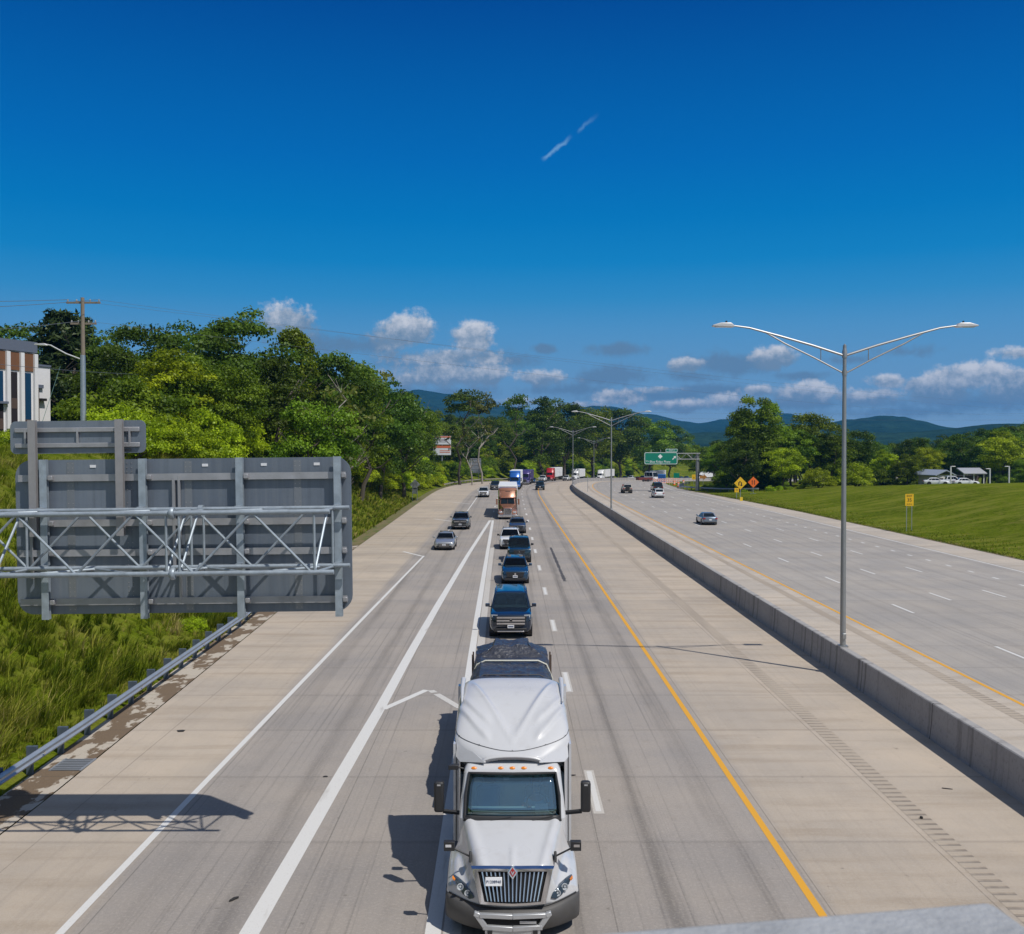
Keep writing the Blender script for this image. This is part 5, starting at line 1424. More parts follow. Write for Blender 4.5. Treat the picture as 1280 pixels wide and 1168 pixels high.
MB().box((0, 0, 1.0), (.09, .07, 2.4)).build('post', GALV, sg); pn = MB().box((0, -.06, 2.0), (.95, .03, 1.25)).build('sign_panel', YEL, sg, bevel=.02); text('35', .5, SBL, pn, (0, -.08, 1.85))
p = P(254, 46.0); p.z = max(p.z, T(p.x, p.y))
sg = thing('detour_sign', 'dusty orange arrow sign on a stand at the exit ramp', 'road sign', p)
MB().box((0, 0, 1.0), (.09, .07, 2.4)).build('stand', GALV, sg); m = MB(); m.prism([(-.9, 1.6), (.1, 1.6), (.1, 1.25), (1.0, 2.0), (.1, 2.75), (.1, 2.35), (-.9, 2.35)], 'y', -.08, -.05); m.build('arrow_panel', simple('dusty_orange', (.42, .18, .04), .6), sg, bevel=.02)

# ---------------------------------------------------------------- utility poles and wires
WOOD = simple('weathered_pole_wood', (.21, .175, .14), .85, 0, .25, 3)
PXU, PYU = -31.6, 73.0; zb_ = T(PXU, PYU)
up = thing('utility_pole', 'tall wooden utility pole with crossarms on the bank behind the white building', 'utility pole', (PXU, PYU, zb_-.3))
ht_ = 20.2 - zb_ + .3
MB().tube([(0,0,0), (0,0,ht_)], [.20, .13], 12).build('pole', WOOD, up)
for (dz, w_) in ((.35, 2.5), (1.9, 1.9)):
    ca = MB().box((0, .14, ht_-dz), (w_, .12, .14)).build('crossarm', WOOD, up)
    for q in (-.46, -.2, .2, .46):
        m = MB(); m.lathe([(0, .03), (.1, .06), (.18, .04)], 8, 'z', (q*w_, .14, ht_-dz+.07)); m.build('insulator', simple('grey_insulator', (.35, .35, .36), .4), ca)
sl = thing('street_lamp', 'grey cobra head street lamp in front of the wooden utility pole', 'street lamp', (PXU+.95, PYU-2.2, T(PXU+.95, PYU-2.2)-.3))
h2 = 16.6-sl.location.z
MB().tube([(0,0,0), (0,0,h2-.85)], [.22, .17], 12).build('pole', GALV, sl)
MB().tube([(0,0,h2-1.2), (-1.2,0,h2-.75), (-2.3,0,h2-.15), (-2.7,0,h2-.08)], .05, 8).build('arm', HEADM, sl)
MB().prism([(-2.5, h2-.16), (-2.7, h2-.01), (-3.4, h2-.04), (-3.45, h2-.12), (-2.7, h2-.18)], 'y', -.15, .15).build('lamp_head', HEADM, sl, bevel=.02)
m = MB(); m.tube([(PXU-1.0, PYU-1.5, 15.0), (PXU-1.9, PYU-4, T(PXU-1.9, PYU-4))], .016, 6); o = m.build('guy_wire', simple('guy_guard', (.07, .16, .14), .5)); tag(o, 'thin green sleeved guy wire slanting from the utility pole', 'guy wire')
WIRE = simple('power_wire', (.10, .12, .15), .6)
def wire(a, b, sag, label, r=.018):
    a, b = Vector(a), Vector(b); pts = []
    for k in range(41):
        q = k/40; p = a.lerp(b, q); p.z -= sag*4*q*(1-q); pts.append(p)
    o = MB().tube(pts, r, 5).build('power_line', WIRE); return tag(o, label, 'power line', 'power lines')
E_ = (185, 330, 16.5)
wire((PXU-1.1, PYU, 20.05), (E_[0]-1, E_[1], E_[2]+6.6), 1.2, 'upper power line running from the utility pole over the trees to the right', .009)
wire((PXU+1.1, PYU, 20.05), (E_[0]+1, E_[1], E_[2]+5.0), 1.6, 'lower power line running from the utility pole over the trees to the right', .009)
wire((PXU, PYU, 18.5), (E_[0], E_[1], E_[2]+3.4), 2.0, 'lowest cable running from the utility pole over the trees to the right', .009)
wire((PXU-1.1, PYU, 20.05), (-62, 45, 19.0), 1.2, 'power line from the utility pole to the left edge, uppermost of three')
wire((PXU+1.1, PYU, 20.05), (-60, 44, 17.4), 1.4, 'power line from the utility pole to the left edge, middle of three')
wire((PXU, PYU, 18.5), (-58, 43, 16.0), 1.6, 'power line from the utility pole to the left edge, lowest of three')
wire((-40, 60, 15.2), (-30, 128, 19), 1.0, 'thin service cable crossing in front of the white building')
wire((-60, 560, 32.5), (420, 520, 29.5), 3.0, 'distant power line over the far hills, upper one', .03)
wire((-60, 560, 29.5), (420, 520, 26.0), 3.0, 'distant power line over the far hills, lower one', .03)
ep = thing('utility_pole', 'far wooden utility pole beyond the right edge carrying the long power lines', 'utility pole', (E_[0], E_[1], T(E_[0], E_[1])-.3))
MB().tube([(0,0,0), (0,0,23.6-ep.location.z)], [.22, .14], 10).build('pole', WOOD, ep)

# ---------------------------------------------------------------- bridge under the camera
CONC = simple('bridge_concrete', (.34, .34, .35), .8, 0, .12, 6, .2)
RAILC = simple('railing_grey_paint', (.31, .32, .335), .7, .0, .35, 14, .4)
bd_ = MB().box((0, -5.2, 7.05), (90, 11.6, .55)).build('bridge_deck', CONC); struct(bd_)
rg = thing('bridge_railing', 'grey metal handrail of the overpass, out of focus along the bottom edge', 'railing', (0, 0, 0))
ca_, sa_ = math.cos(R(9.0)), math.sin(R(9.0))
m = MB()
q0 = Vector((.64, 1.30, 8.45)); dx_ = Vector((ca_, sa_, 0)); dn_ = Vector((sa_, -ca_, 0))
def slab(a0, a1, w, z0, z1):
    c = [q0+dx_*a0, q0+dx_*a1, q0+dx_*a1+dn_*w, q0+dx_*a0+dn_*w]
    return [[(p.x, p.y, z0) for p in c], [(p.x, p.y, z1) for p in c]]
m.ring(slab(-4.5, 0, .22, 8.33, 8.45)); m.build('handrail', RAILC, rg, bevel=.012)
for a in (-4.2, -2.4, -.5):
    q = MB(); c = q0+dx_*a+dn_*.11; q.box((c.x, c.y, 7.83), (.10, .10, 1.0)); q.build('post', RAILC, rg)
for z in (7.75, 8.05):
    q = MB(); q.ring(slab(-4.5, 0, .06, z, z+.06)); q.build('lower_rail', RAILC, rg)
# ---------------------------------------------------------------- foliage
def leaf_mat(name, dark, light, tint=.36):
    t = NT(name); oi = t.n('ShaderNodeObjectInfo'); c = t.coord('Object')
    n = t.noise(c, 5.0, 4, .6); n2 = t.n('ShaderNodeAttribute'); n2.attribute_name = 'leaf'
    f = t.math('MULTIPLY_ADD', t.math('SUBTRACT', n2.outputs['Fac'], .5), .75, n)
    col = t.mix(t.ss(f, .15, .85), dark, light)
    hv = t.n('ShaderNodeHueSaturation'); t.link(col, hv.inputs['Color'])
    t.link(t.math('MULTIPLY_ADD', oi.outputs['Random'], .03, .485), hv.inputs['Hue'])
    t.link(t.math('MULTIPLY_ADD', oi.outputs['Random'], .5, .78), hv.inputs['Value'])
    d = t.n('ShaderNodeBsdfDiffuse'); t.link(hv.outputs[0], d.inputs[0])
    tr = t.n('ShaderNodeBsdfTranslucent'); t.link(t.mix(1.0, hv.outputs[0], (1.5, 1.5, .6), 'MULTIPLY'), tr.inputs[0])
    g = t.n('ShaderNodeBsdfGlossy'); g.inputs['Roughness'].default_value = .42; g.inputs[0].default_value = (.5, .55, .45, 1)
    m1 = t.n('ShaderNodeMixShader'); m1.inputs[0].default_value = tint; t.link(d.outputs[0], m1.inputs[1]); t.link(tr.outputs[0], m1.inputs[2])
    m2 = t.n('ShaderNodeMixShader'); m2.inputs[0].default_value = .022; t.link(m1.outputs[0], m2.inputs[1]); t.link(g.outputs[0], m2.inputs[2])
    t.link(m2.outputs[0], t.out.inputs[0]); return t.m
L_DARK = leaf_mat('dark_leaves', (0.034, 0.062, 0.007), (0.098, 0.160, 0.020))
L_MID = leaf_mat('mid_green_leaves', (0.062, 0.108, 0.007), (0.180, 0.260, 0.020))
L_YEL = leaf_mat('yellow_green_leaves', (0.15, 0.21, 0.007), (0.38, 0.47, 0.020))
L_PINE = leaf_mat('pine_needles', (0.022, 0.046, 0.016), (0.065, 0.105, 0.030), .15)
L_OLIVE = leaf_mat('olive_leaves', (0.05, 0.06, 0.014), (0.15, 0.16, 0.036))
BARK = simple('tree_bark', (.085, .07, .055), .9, 0, .3, 4, .4); PALEB = simple('pale_dead_bark', (.30, .27, .235), .85, 0, .2, 5)

def leaf_cloud(name, lumps, per, size, rng, mat, flat=.3, needle=False):
    """leaf-sized quads scattered over many lumps; the lumps leave gaps between them"""
    V, Fa, A = [], [], []
    for (c, r, tone) in lumps:
        c = np.array(c)
        n = max(6, int(per*(r/.1)**1.6))
        d = rng.normal(size=(n, 3)); d /= np.linalg.norm(d, axis=1)[:, None]
        d[:, 2] = np.where(d[:, 2] < -.35, -d[:, 2]*.5, d[:, 2])
        rad = r*(.45+.62*rng.random(n)**.6)
        pos = c + d*rad[:, None]*np.array([1.15, 1.15, .82])
        nor = d*.8 + rng.normal(size=(n, 3))*.55 + np.array([0, 0, flat]); nor /= np.linalg.norm(nor, axis=1)[:, None]
        u = np.cross(nor, rng.normal(size=(n, 3))); u /= np.linalg.norm(u, axis=1)[:, None]
        v = np.cross(nor, u)
        s = size*(.6+.8*rng.random(n)); 
        a_, b_ = (s*.5)[:, None]*u, (s*(.16 if needle else .36))[:, None]*v
        k = len(V)
        quad = np.stack([pos-a_, pos-b_+a_*.1, pos+a_, pos+b_+a_*.1], 1).reshape(-1, 3)
        V.extend(quad.tolist()); Fa.extend([(k+4*i, k+4*i+1, k+4*i+2, k+4*i+3) for i in range(n)])
        A.extend(np.repeat(np.clip(tone+rng.normal(size=n)*.15, 0, 1), 4).tolist())
    me = bpy.data.meshes.new(name); me.from_pydata(V, [], Fa)
    at = me.attributes.new('leaf', 'FLOAT', 'POINT'); at.data.foreach_set('value', A)
    me.materials.append(mat)
    return me
def trunk_mesh(name, rng, h, r0, top=.75, limbs=7, mat=BARK, spread=.28, low=.3):
    m = MB(); n = 7
    ax = [Vector((rng.normal()*.012*k, rng.normal()*.012*k, h*top*k/n)) for k in range(n+1)]
    m.tube(ax, [r0*(1-.8*k/n) for k in range(n+1)], 8)
    for i in range(limbs):
        k = int(n*(low+(.95-low)*i/limbs)); a = rng.random()*6.28; b = ax[k]
        L_ = spread*(.6+.6*rng.random()); e = b+Vector((math.cos(a)*L_, math.sin(a)*L_, L_*(.5+.7*rng.random())))
        mid = b.lerp(e, .5)+Vector((0, 0, -.02)); r = r0*(1-.8*k/n)*.55
        m.tube([b, mid, e], [r, r*.7, r*.25], 6)
        for q in range(2):
            a2 = a+rng.normal()*.8; f = mid+Vector((math.cos(a2)*L_*.5, math.sin(a2)*L_*.5, L_*.4)); m.tube([mid, f], [r*.5, r*.15], 5)
    o = m.build(name, mat); me = o.data; bpy.data.objects.remove(o); return me

def crown_lumps(rng, kind):
    out = []
    if kind == 'broad':
        for i in range(74):
            d = rng.normal(size=3); d /= np.linalg.norm(d)
            k = .45+.55*rng.random()**.6
            z = .60+d[2]*.36*k; w = .34*(1-.35*max(0, (z-.72)/.28))*(1 if z > .4 else .75)
            out.append(((d[0]*w*k, d[1]*w*k, z), .055+.055*rng.random(), rng.random()))
    elif kind == 'tall':
        for i in range(70):
            z = .22+.74*rng.random(); w = .21*math.sin(min(1, (1.02-z)/.55)*1.57)*(.8+.35*rng.random()); a = rng.random()*6.28; k = .4+.6*rng.random()**.5
            out.append(((math.cos(a)*w*k, math.sin(a)*w*k, z), .045+.045*rng.random(), rng.random()))
    elif kind == 'poplar':
        for sx, hh in ((-.16, .86), (-.05, 1.0), (.10, .97), (.21, .82)):
            for i in range(44):
                z = .08+(hh-.10)*rng.random(); w = .088*math.sin(min(1, (hh+.02-z)/.4)*1.57); a = rng.random()*6.28; k = rng.random()**.5
                out.append(((sx+math.cos(a)*w*k, rng.normal()*.05+math.sin(a)*w*k, z), .046+.034*rng.random(), rng.random()))
    elif kind == 'pine':
        for lev in range(13):
            z = .28+.70*lev/13; w = .27*(1-lev/13.5)**.8*(.75+.5*rng.random())
            for b in range(6):
                a = b*1.047+rng.random(); 
                for q in (.45, .75, 1.0):
                    out.append(((math.cos(a)*w*q, math.sin(a)*w*q, z+.03*q+rng.normal()*.01), .030+.022*rng.random(), rng.random()))
    elif kind == 'high':    # tall bare trunk with a ragged crown on top
        for i in range(34):
            d = rng.normal(size=3); d /= np.linalg.norm(d); k = .4+.6*rng.random()
            out.append(((d[0]*.20*k, d[1]*.20*k, .84+d[2]*.13*k), .035+.035*rng.random(), rng.random()))
        for i in range(10): out.append(((rng.normal()*.10, rng.normal()*.10, .45+.2*rng.random()), .03, rng.random()))
    elif kind == 'bush':
        for i in range(52):
            a = rng.random()*6.28; k = rng.random()**.5; z = .12+.80*rng.random()*(1-.45*k*k)
            out.append(((math.cos(a)*.62*k, math.sin(a)*.62*k, z), .13+.10*rng.random(), rng.random()))
    elif kind == 'sparse':
        for i in range(26):
            out.append(((rng.normal()*.14, rng.normal()*.14, .35+.6*rng.random()), .04+.03*rng.random(), rng.random()))
    return out
TREES = {}
def make_proto(key, kind, mat, seed, size, per, h=16.0):
    rng = np.random.default_rng(seed)
    lumps = crown_lumps(rng, kind)
    me = leaf_cloud('crown', lumps, per, size, rng, mat, needle=(kind == 'pine'))
    if kind == 'bush': tm = trunk_mesh('stem', rng, 1.0, .05, .6, 8, BARK, .4, .1)
    elif kind == 'sparse': tm = trunk_mesh('trunk', rng, 1.0, .011, .96, 16, PALEB, .13, .35)
    elif kind in ('high',): tm = trunk_mesh('trunk', rng, 1.0, .014, .92, 9, PALEB if seed % 2 else BARK, .16, .5)
    elif kind == 'poplar': tm = trunk_mesh('trunk', rng, 1.0, .014, .7, 5, BARK, .12, .2)
    else: tm = trunk_mesh('trunk', rng, 1.0, .018, .80, 9, BARK, .22)
    TREES[key] = (me, tm, kind)
# units: 1 = full height of the tree
for i in range(3): make_proto('dark%d' % i, 'broad', L_DARK, 10+i, .020, 250)
for i in range(3): make_proto('mid%d' % i, 'broad', L_MID, 20+i, .020, 250)
for i in range(2): make_proto('tall%d' % i, 'tall', L_DARK if i else L_MID, 30+i, .019, 240)
for i in range(2): make_proto('yel%d' % i, 'broad', L_YEL, 40+i, .022, 230)
make_proto('poplar', 'poplar', L_MID, 50, .018, 260)
make_proto('pine0', 'pine', L_PINE, 60, .040, 110); make_proto('pine1', 'pine', L_PINE, 61, .040, 110)
make_proto('high0', 'high', L_DARK, 70, .020, 190); make_proto('high1', 'high', L_OLIVE, 71, .020, 190)
make_proto('sparse', 'sparse', L_OLIVE, 80, .024, 60)
for i in range(2): make_proto('bush%d' % i, 'bush', L_MID, 90+i, .042, 95)
for i in range(2): make_proto('ybush%d' % i, 'bush', L_YEL, 95+i, .042, 95)
PRNG = random.Random(5)
def kind_of(k): return TREES[k][2]
ROOTN = {'bush': 'shrub', 'pine': 'pine_tree', 'sparse': 'bare_tree', 'poplar': 'poplar_tree'}
def clear_cap(x, y):
    """height above ground allowed at a spot so that nothing grows in front of the building or the billboard"""
    q = 638+x*F/y
    if -60 < q < 150 and y < 97: return CAMZ+(561-526)*y/F - T(x, y)
    if 520 < q < 588 and y < 300: return CAMZ+(561-574)*y/F - T(x, y)
    if 584 < q < 612 and y < 289: return CAMZ+(561-590)*y/F - T(x, y)
    return 1e9
def tree(key, x, y, h, label, group=None, width=1.0, sink=.3, cat=None, rz=None):
    if not label.startswith('*'):
        hc = clear_cap(x, y)
        if hc < 1.2: return None
        if hc < h: h = hc
        if h < 5 and kind_of(key) not in ('bush',): key = 'bush0'
    label = label.lstrip('*')
    me, tm, kind = TREES[key]
    nm = ROOTN.get(kind, 'tree')
    r = bpy.data.objects.new(nm, None); COL.objects.link(r)
    r.location = (x, y, T(x, y)-sink); r.rotation_euler = (0, 0, PRNG.random()*6.28 if rz is None else rz); r.scale = (h*width, h*width, h)
    tag(r, label, cat or ('shrub' if kind == 'bush' else 'tree'), group)
    a = bpy.data.objects.new('stem' if kind == 'bush' else 'trunk', tm); COL.objects.link(a); a.parent = r
    b = bpy.data.objects.new('foliage' if kind == 'bush' else 'crown', me); COL.objects.link(b); b.parent = r
    return r
def pxz(px, y): return (px-638)*y/F
def hero_tree(key, px, top, y, label, width=1.0, group=None, rz=None, cat=None):
    x = pxz(px, y); z = CAMZ + (561-top)*y/F
    return tree(key, x, y, z-T(x, y)+.3, '*'+label, group, width, cat=cat, rz=rz)
# --- named trees of the left wall (picture column, top row, distance)
hero_tree('dark0', 22, 400, 118, 'dark broadleaf tree rising behind the white building')
hero_tree('pine0', 78, 388, 112, 'dark pine with layered boughs right behind the utility pole', 1.25)
hero_tree('pine1', 100, 396, 122, 'second dark pine, half covered by the utility pole', 1.1)
hero_tree('dark1', 140, 428, 100, 'dark tree between the utility pole and the big yellow green tree')
hero_tree('dark2', 172, 402, 112, 'round dark tree left of the yellow green one, touching the sky')
hero_tree('yel0', 214, 432, 88, 'big sunlit yellow green tree above the small exit tab of the sign', 1.15)
hero_tree('dark0', 245, 400, 118, 'dark broadleaf tree right behind the big yellow green tree')
hero_tree('dark1', 306, 384, 106, 'tallest dark tree with a broad domed crown against the sky', 1.0)
hero_tree('mid1', 290, 452, 92, 'mid green tree below the tallest domed tree')
hero_tree('tall0', 370, 411, 112, 'slender pointed tree right of the tallest domed tree', .9)
hero_tree('tall1', 345, 440, 100, 'slim dark tree in the shade of the domed tree')
hero_tree('dark2', 412, 436, 118, 'dark round tree right of the slender pointed tree')
hero_tree('sparse', 424, 462, 97, 'pale half dead tree with bare forked branches', 1.0)
hero_tree('mid0', 392, 490, 96, 'lighter tree at the edge of the wood right of the sign', .95)
hero_tree('tall0', 452, 455, 136, 'tall tree where the wood drops towards the hills')
hero_tree('dark0', 475, 470, 152, 'dark tree right of the drop in the tree line', 1.0)
hero_tree('tall1', 505, 482, 172, 'pointed tree above the left billboard')
hero_tree('mid2', 508, 497, 200, 'olive green tree left of the two high crowned trees', 1.0)
hero_tree('high0', 575, 484, 250, 'high crowned tree on a long pale trunk, left one of a pair', 1.1)
hero_tree('high1', 603, 489, 258, 'high crowned thin tree, right one of a pair against the distant mountain', .8)
hero_tree('sparse', 590, 520, 246, 'bare forked grey tree behind the ribbed sign back', 1.0)
hero_tree('high0', 643, 490, 285, 'ragged tall tree with open crown left of the lamp posts', .8)
hero_tree('tall1', 678, 492, 330, 'pointed dark tree above the red semi truck')
hero_tree('dark1', 705, 496, 350, 'wide dark tree behind the third lamp post')
hero_tree('mid0', 740, 503, 400, 'wide olive tree behind the second lamp post', 1.1)
hero_tree('dark2', 775, 508, 420, 'dark tree right of the second lamp post')
hero_tree('mid1', 812, 519, 440, 'tree above the green exit sign', 1.1)
hero_tree('dark0', 838, 528, 460, 'last tree of the wood above the right end of the exit sign', 1.0)
# --- right-hand group
hero_tree('poplar', 942, 496, 205, 'cluster of tall upright poplar stems left of the round bush tree', 1.0, rz=0)
hero_tree('tall0', 928, 512, 208, 'slim tree on the left side of the poplar cluster', 1.0)
hero_tree('tall0', 962, 503, 210, 'slim tree between the poplar cluster and the wide domed tree', 1.0)
hero_tree('mid0', 990, 530, 212, 'leafy green tree behind the round pale green tree', 1.1)
hero_tree('mid2', 1012, 514, 216, 'wide domed tree behind the near lamp post pole', 1.15)
hero_tree('yel1', 978, 556, 200, 'round pale green tree with big leaves on the mound', 1.25)
hero_tree('dark1', 925, 545, 200, 'dark tree at the left foot of the poplar cluster', 1.0)
hero_tree('mid0', 1040, 535, 214, 'green tree just left of the near lamp post')
hero_tree('dark2', 1072, 536, 218, 'dark green tree just right of the near lamp post', .95)
hero_tree('ybush0', 1024, 583, 196, 'small yellow green shrub at the foot of the right tree group')
hero_tree('ybush1', 1070, 578, 198, 'light shrub right of the near lamp post pole')
hero_tree('yel0', 1105, 560, 210, 'yellow green young tree right of the dark group')
hero_tree('mid1', 1135, 566, 206, 'round green tree left of the grey roofed shed', 1.1)
hero_tree('yel1', 1160, 556, 222, 'yellow green tree directly behind the grey roofed shed')
hero_tree('mid2', 1205, 548, 250, 'mid green tree behind the two parking lot lamps', 1.2)
hero_tree('yel0', 1252, 536, 218, 'big light green tree near the right edge', 1.15)
hero_tree('mid0', 1278, 572, 205, 'green tree on the right edge of the mound', 1.0)
# --- forest filling: rows behind and understorey in front
G1 = 'trees massed in the wood on the left bank'; rnd = random.Random(11)
def off_ok(x, y, lo):
    d2 = (_AX-x)**2+(_AY-y)**2; i = int(d2.argmin()); th = _TH[i]
    return ((x-_AX[i])*math.cos(th)-(y-_AY[i])*math.sin(th)+13.1) < lo
cnt = 0
for y0 in np.arange(92, 470, 8.5):
    for row in range(4):
        s = y0+rnd.uniform(-4, 4)
        X = -30-9*row+rnd.uniform(-3.5, 3.5) - (4 if s > 250 else 0)
        p = P(s, X)
        px_ = 638+p.x*F/p.y
        if px_ < -120 or px_ > 900: continue
        # cap by the photographed skyline
        sky = np.interp(px_, [0, 60, 150, 200, 260, 320, 360, 420, 470, 520, 560, 640, 700, 780, 850, 900], [425, 420, 430, 425, 420, 415, 440, 455, 482, 502, 512, 515, 508, 515, 532, 545])
        zt = CAMZ+(561-sky)*p.y/F; g = T(p.x, p.y)
        hh = min(zt-g, rnd.uniform(15, 24))*rnd.uniform(.82, 1.0)
        if hh < 4: continue
        if -58 < p.x < -40 and 82 < p.y < 106: continue
        k = rnd.choice(['dark0', 'dark1', 'dark2', 'mid0', 'mid1', 'tall0', 'tall1', 'dark0', 'mid2'])
        lab = {'d': 'dark green broadleaf tree massed in the wood left of the road', 'm': 'mid green broadleaf tree massed in the wood left of the road', 't': 'narrow upright tree massed in the wood left of the road'}[k[0]]
        tree(k, p.x, p.y, hh, lab, G1+', '+{'d': 'dark', 'm': 'mid green', 't': 'narrow'}[k[0]], rnd.uniform(.85, 1.15)); cnt += 1
# understorey shrubs along the bank
G2 = 'shrubs at the foot of the wood'
def shrub(key, px, y, h, group, lab, X=None):
    x = pxz(px, y); tree(key, x, y, h, lab, group, 1.0)
for i in range(34):
    s = 62+i*5.2+rnd.uniform(-2, 2); X = np.interp(s, [60, 90, 130, 180, 240], [-31, -27, -24, -21.5, -20.5])+rnd.uniform(-1.2, 1.2)
    h = rnd.uniform(3.6, 6.0) if s > 80 else rnd.uniform(3.0, 4.6)
    p = P(s, X)
    k = rnd.choice(['ybush0', 'ybush1', 'bush0', 'ybush0'])
    tree(k, p.x, p.y, h, ('sunlit yellow green' if k[0] == 'y' else 'mid green')+' shrub along the foot of the left wood', G2+(', yellow green' if k[0] == 'y' else ', mid green'))
for i in range(22):
    s = 72+i*5+rnd.uniform(-2, 2); X = np.interp(s, [60, 90, 130, 180], [-37, -33, -28, -25])+rnd.uniform(-1.5, 1.5); p = P(s, X)
    k = rnd.choice(['ybush1', 'bush1', 'mid0', 'yel1', 'bush0']); 
    tree(k, p.x, p.y, rnd.uniform(5.5, 8.5), ('taller sunlit shrub' if k[0] == 'y' else 'taller green shrub')+' in the second row of the left wood', G2+' second row, '+('sunlit' if k[0] == 'y' else 'green'))
for i in range(56):
    s = 240+i*5+rnd.uniform(-3, 3); X = -20.5-rnd.uniform(0, 5); p = P(s, X)
    if 284 < s < 300: X -= 4; p = P(s, X)
    k = rnd.choice(['ybush0', 'bush0', 'bush1', 'ybush1'])
    tree(k, p.x, p.y, rnd.uniform(3.5, 6.0), ('light green' if k[0] == 'y' else 'deep green')+' shrub on the bank behind the queue of trucks', 'shrubs behind the truck queue, '+('light' if k[0] == 'y' else 'deep'))
for i in range(40):
    s = 330+rnd.uniform(0, 300); X = -27-rnd.uniform(0, 26); p = P(s, X)
    k = rnd.choice(['mid0', 'mid2', 'yel0', 'bush0', 'dark1', 'ybush1'])
    pxx = 638+p.x*F/p.y
    if pxx > 925: continue
    zt = CAMZ+(561-rnd.uniform(540, 562))*p.y/F
    tree(k, p.x, p.y, max(4, min(zt-T(p.x, p.y), 14)), {'m': 'mid green', 'y': 'yellow green', 'b': 'low bushy', 'd': 'dark'}[k[0]]+' tree scattered on the far bank beyond the curve', 'trees on the far bank, '+{'m': 'mid green', 'y': 'yellow green', 'b': 'bushy', 'd': 'dark'}[k[0]])
for i in range(60):
    s = 118+i*2.2+rnd.uniform(-1.5, 1.5); X = np.interp(s, [118, 170, 250], [-25.5, -22.5, -21.5])-rnd.uniform(0, 6); p = P(s, X)
    k = rnd.choice(['bush0', 'bush1', 'ybush0', 'ybush1', 'bush1'])
    tree(k, p.x, p.y, rnd.uniform(3.5, 7.0), ('pale green' if k[0] == 'y' else 'dense green')+' shrub filling the gaps under the trees left of the road', 'shrubs under the trees, '+('pale' if k[0] == 'y' else 'dense'))
# low plants at the exit nose
for i in range(9):
    x, y = 43+i*1.5, 214+rnd.uniform(-2, 6)-i*1.2
    tree('bush%d' % (i % 2), x, y, rnd.uniform(1.2, 2.0), 'low dark shrub behind the exit nose guardrail', 'shrubs behind the exit nose')
for i in range(7):
    x, y = 45+i*2.2, 196+rnd.uniform(-1, 5)
    tree('ybush%d' % (i % 2), x, y, rnd.uniform(.8, 1.6), 'weedy light shrub around the orange work sign', 'weeds around the orange sign')
# right background woods
for i in range(130):
    y = rnd.uniform(240, 400) if i < 80 else rnd.uniform(300, 520); pxx = rnd.uniform(860, 1330); x = pxz(pxx, y)
    if x < 56: continue
    sky = np.interp(pxx, [860, 920, 960, 1060, 1100, 1180, 1230, 1280, 1330], [545, 545, 520, 545, 550, 540, 527, 522, 522])
    zt = CAMZ+(561-sky)*y/F
    d2 = ((_AX-x)**2+(_AY-y)**2).min()**.5
    if d2 < 32: continue
    h = min(zt-T(x, y), rnd.uniform(14, 24))*rnd.uniform(.85, 1)
    if h < 4: continue
    k = rnd.choice(['dark0', 'dark1', 'mid1', 'mid2', 'dark2', 'tall1'])
    tree(k, x, y, h, {'d': 'dark broadleaf', 'm': 'mid green broadleaf', 't': 'narrow dark'}[k[0]]+' tree in the wood beyond the mown bank', 'trees beyond the mown bank, '+{'d': 'dark', 'm': 'mid green', 't': 'narrow'}[k[0]], 1.1)
for i in range(12):
    pxx = 905+i*34+rnd.uniform(-8, 8); y = 208+rnd.uniform(0, 16); x = pxz(pxx, y)
    if 1165 < pxx < 1250: continue
    tree(rnd.choice(['bush0', 'ybush1', 'bush1']), x, y, rnd.uniform(3, 5), 'shrub at the edge of the right tree group', 'shrubs edging the right trees')

# ---------------------------------------------------------------- tall grass on the near bank
def grass(name, n, area, hmin, hmax, blades, seed, wid=.022, clump=None):
    rng = np.random.default_rng(seed); V, Fa, A = [], [], []
    xs, ys = [], []
    while len(xs) < n:
        x, y = area(rng)
        if clump:
            q = mnoise.noise(Vector((x*clump, y*clump, 1.7)))
            if q < rng.uniform(-.55, .25): continue
        xs.append(x); ys.append(y)
    zs = terrain_np(np.array(xs), np.array(ys))
    for x, y, z in zip(xs, ys, zs):
        tone = np.clip(.45+.5*mnoise.noise(Vector((x*.35, y*.35, 4.0)))+rng.normal()*.16, 0, 1)
        hh = rng.uniform(hmin, hmax)*(0.75+.6*max(0, mnoise.noise(Vector((x*.3, y*.3, 8)))+.3))
        lean = np.array([.35, -.1])*hh
        for b in range(blades):
            a = rng.random()*6.28; r = rng.random()*.16*hh
            bx, by = x+math.cos(a)*r, y+math.sin(a)*r
            h = hh*rng.uniform(.55, 1.1); k = rng.uniform(.2, .7)*h
            dx, dy = math.cos(a)*k+lean[0], math.sin(a)*k+lean[1]
            w = wid*rng.uniform(.7, 1.4); px_, py_ = -math.sin(a)*w, math.cos(a)*w
            o = len(V)
            V += [(bx-px_, by-py_, z-.03), (bx+px_, by+py_, z-.03), (bx+dx*.4+px_*.8, by+dy*.4+py_*.8, z+h*.62), (bx+dx*.4-px_*.8, by+dy*.4-py_*.8, z+h*.62), (bx+dx, by+dy, z+h*.95)]
            Fa += [(o, o+1, o+2, o+3), (o+3, o+2, o+4)]; tn = float(np.clip(tone+rng.normal()*.13, 0, 1)); A += [tn]*5
    me = bpy.data.meshes.new(name); me.from_pydata(V, [], Fa)
    at = me.attributes.new('leaf', 'FLOAT', 'POINT'); at.data.foreach_set('value', A)
    return me
t = NT('grass_blades'); at = t.n('ShaderNodeAttribute'); at.attribute_name = 'leaf'
rp = t.n('ShaderNodeValToRGB'); e = rp.color_ramp.elements
e[0].position = .12; e[0].color = (.062, .100, .008, 1); e[1].position = .95; e[1].color = (.52, .42, .18, 1)
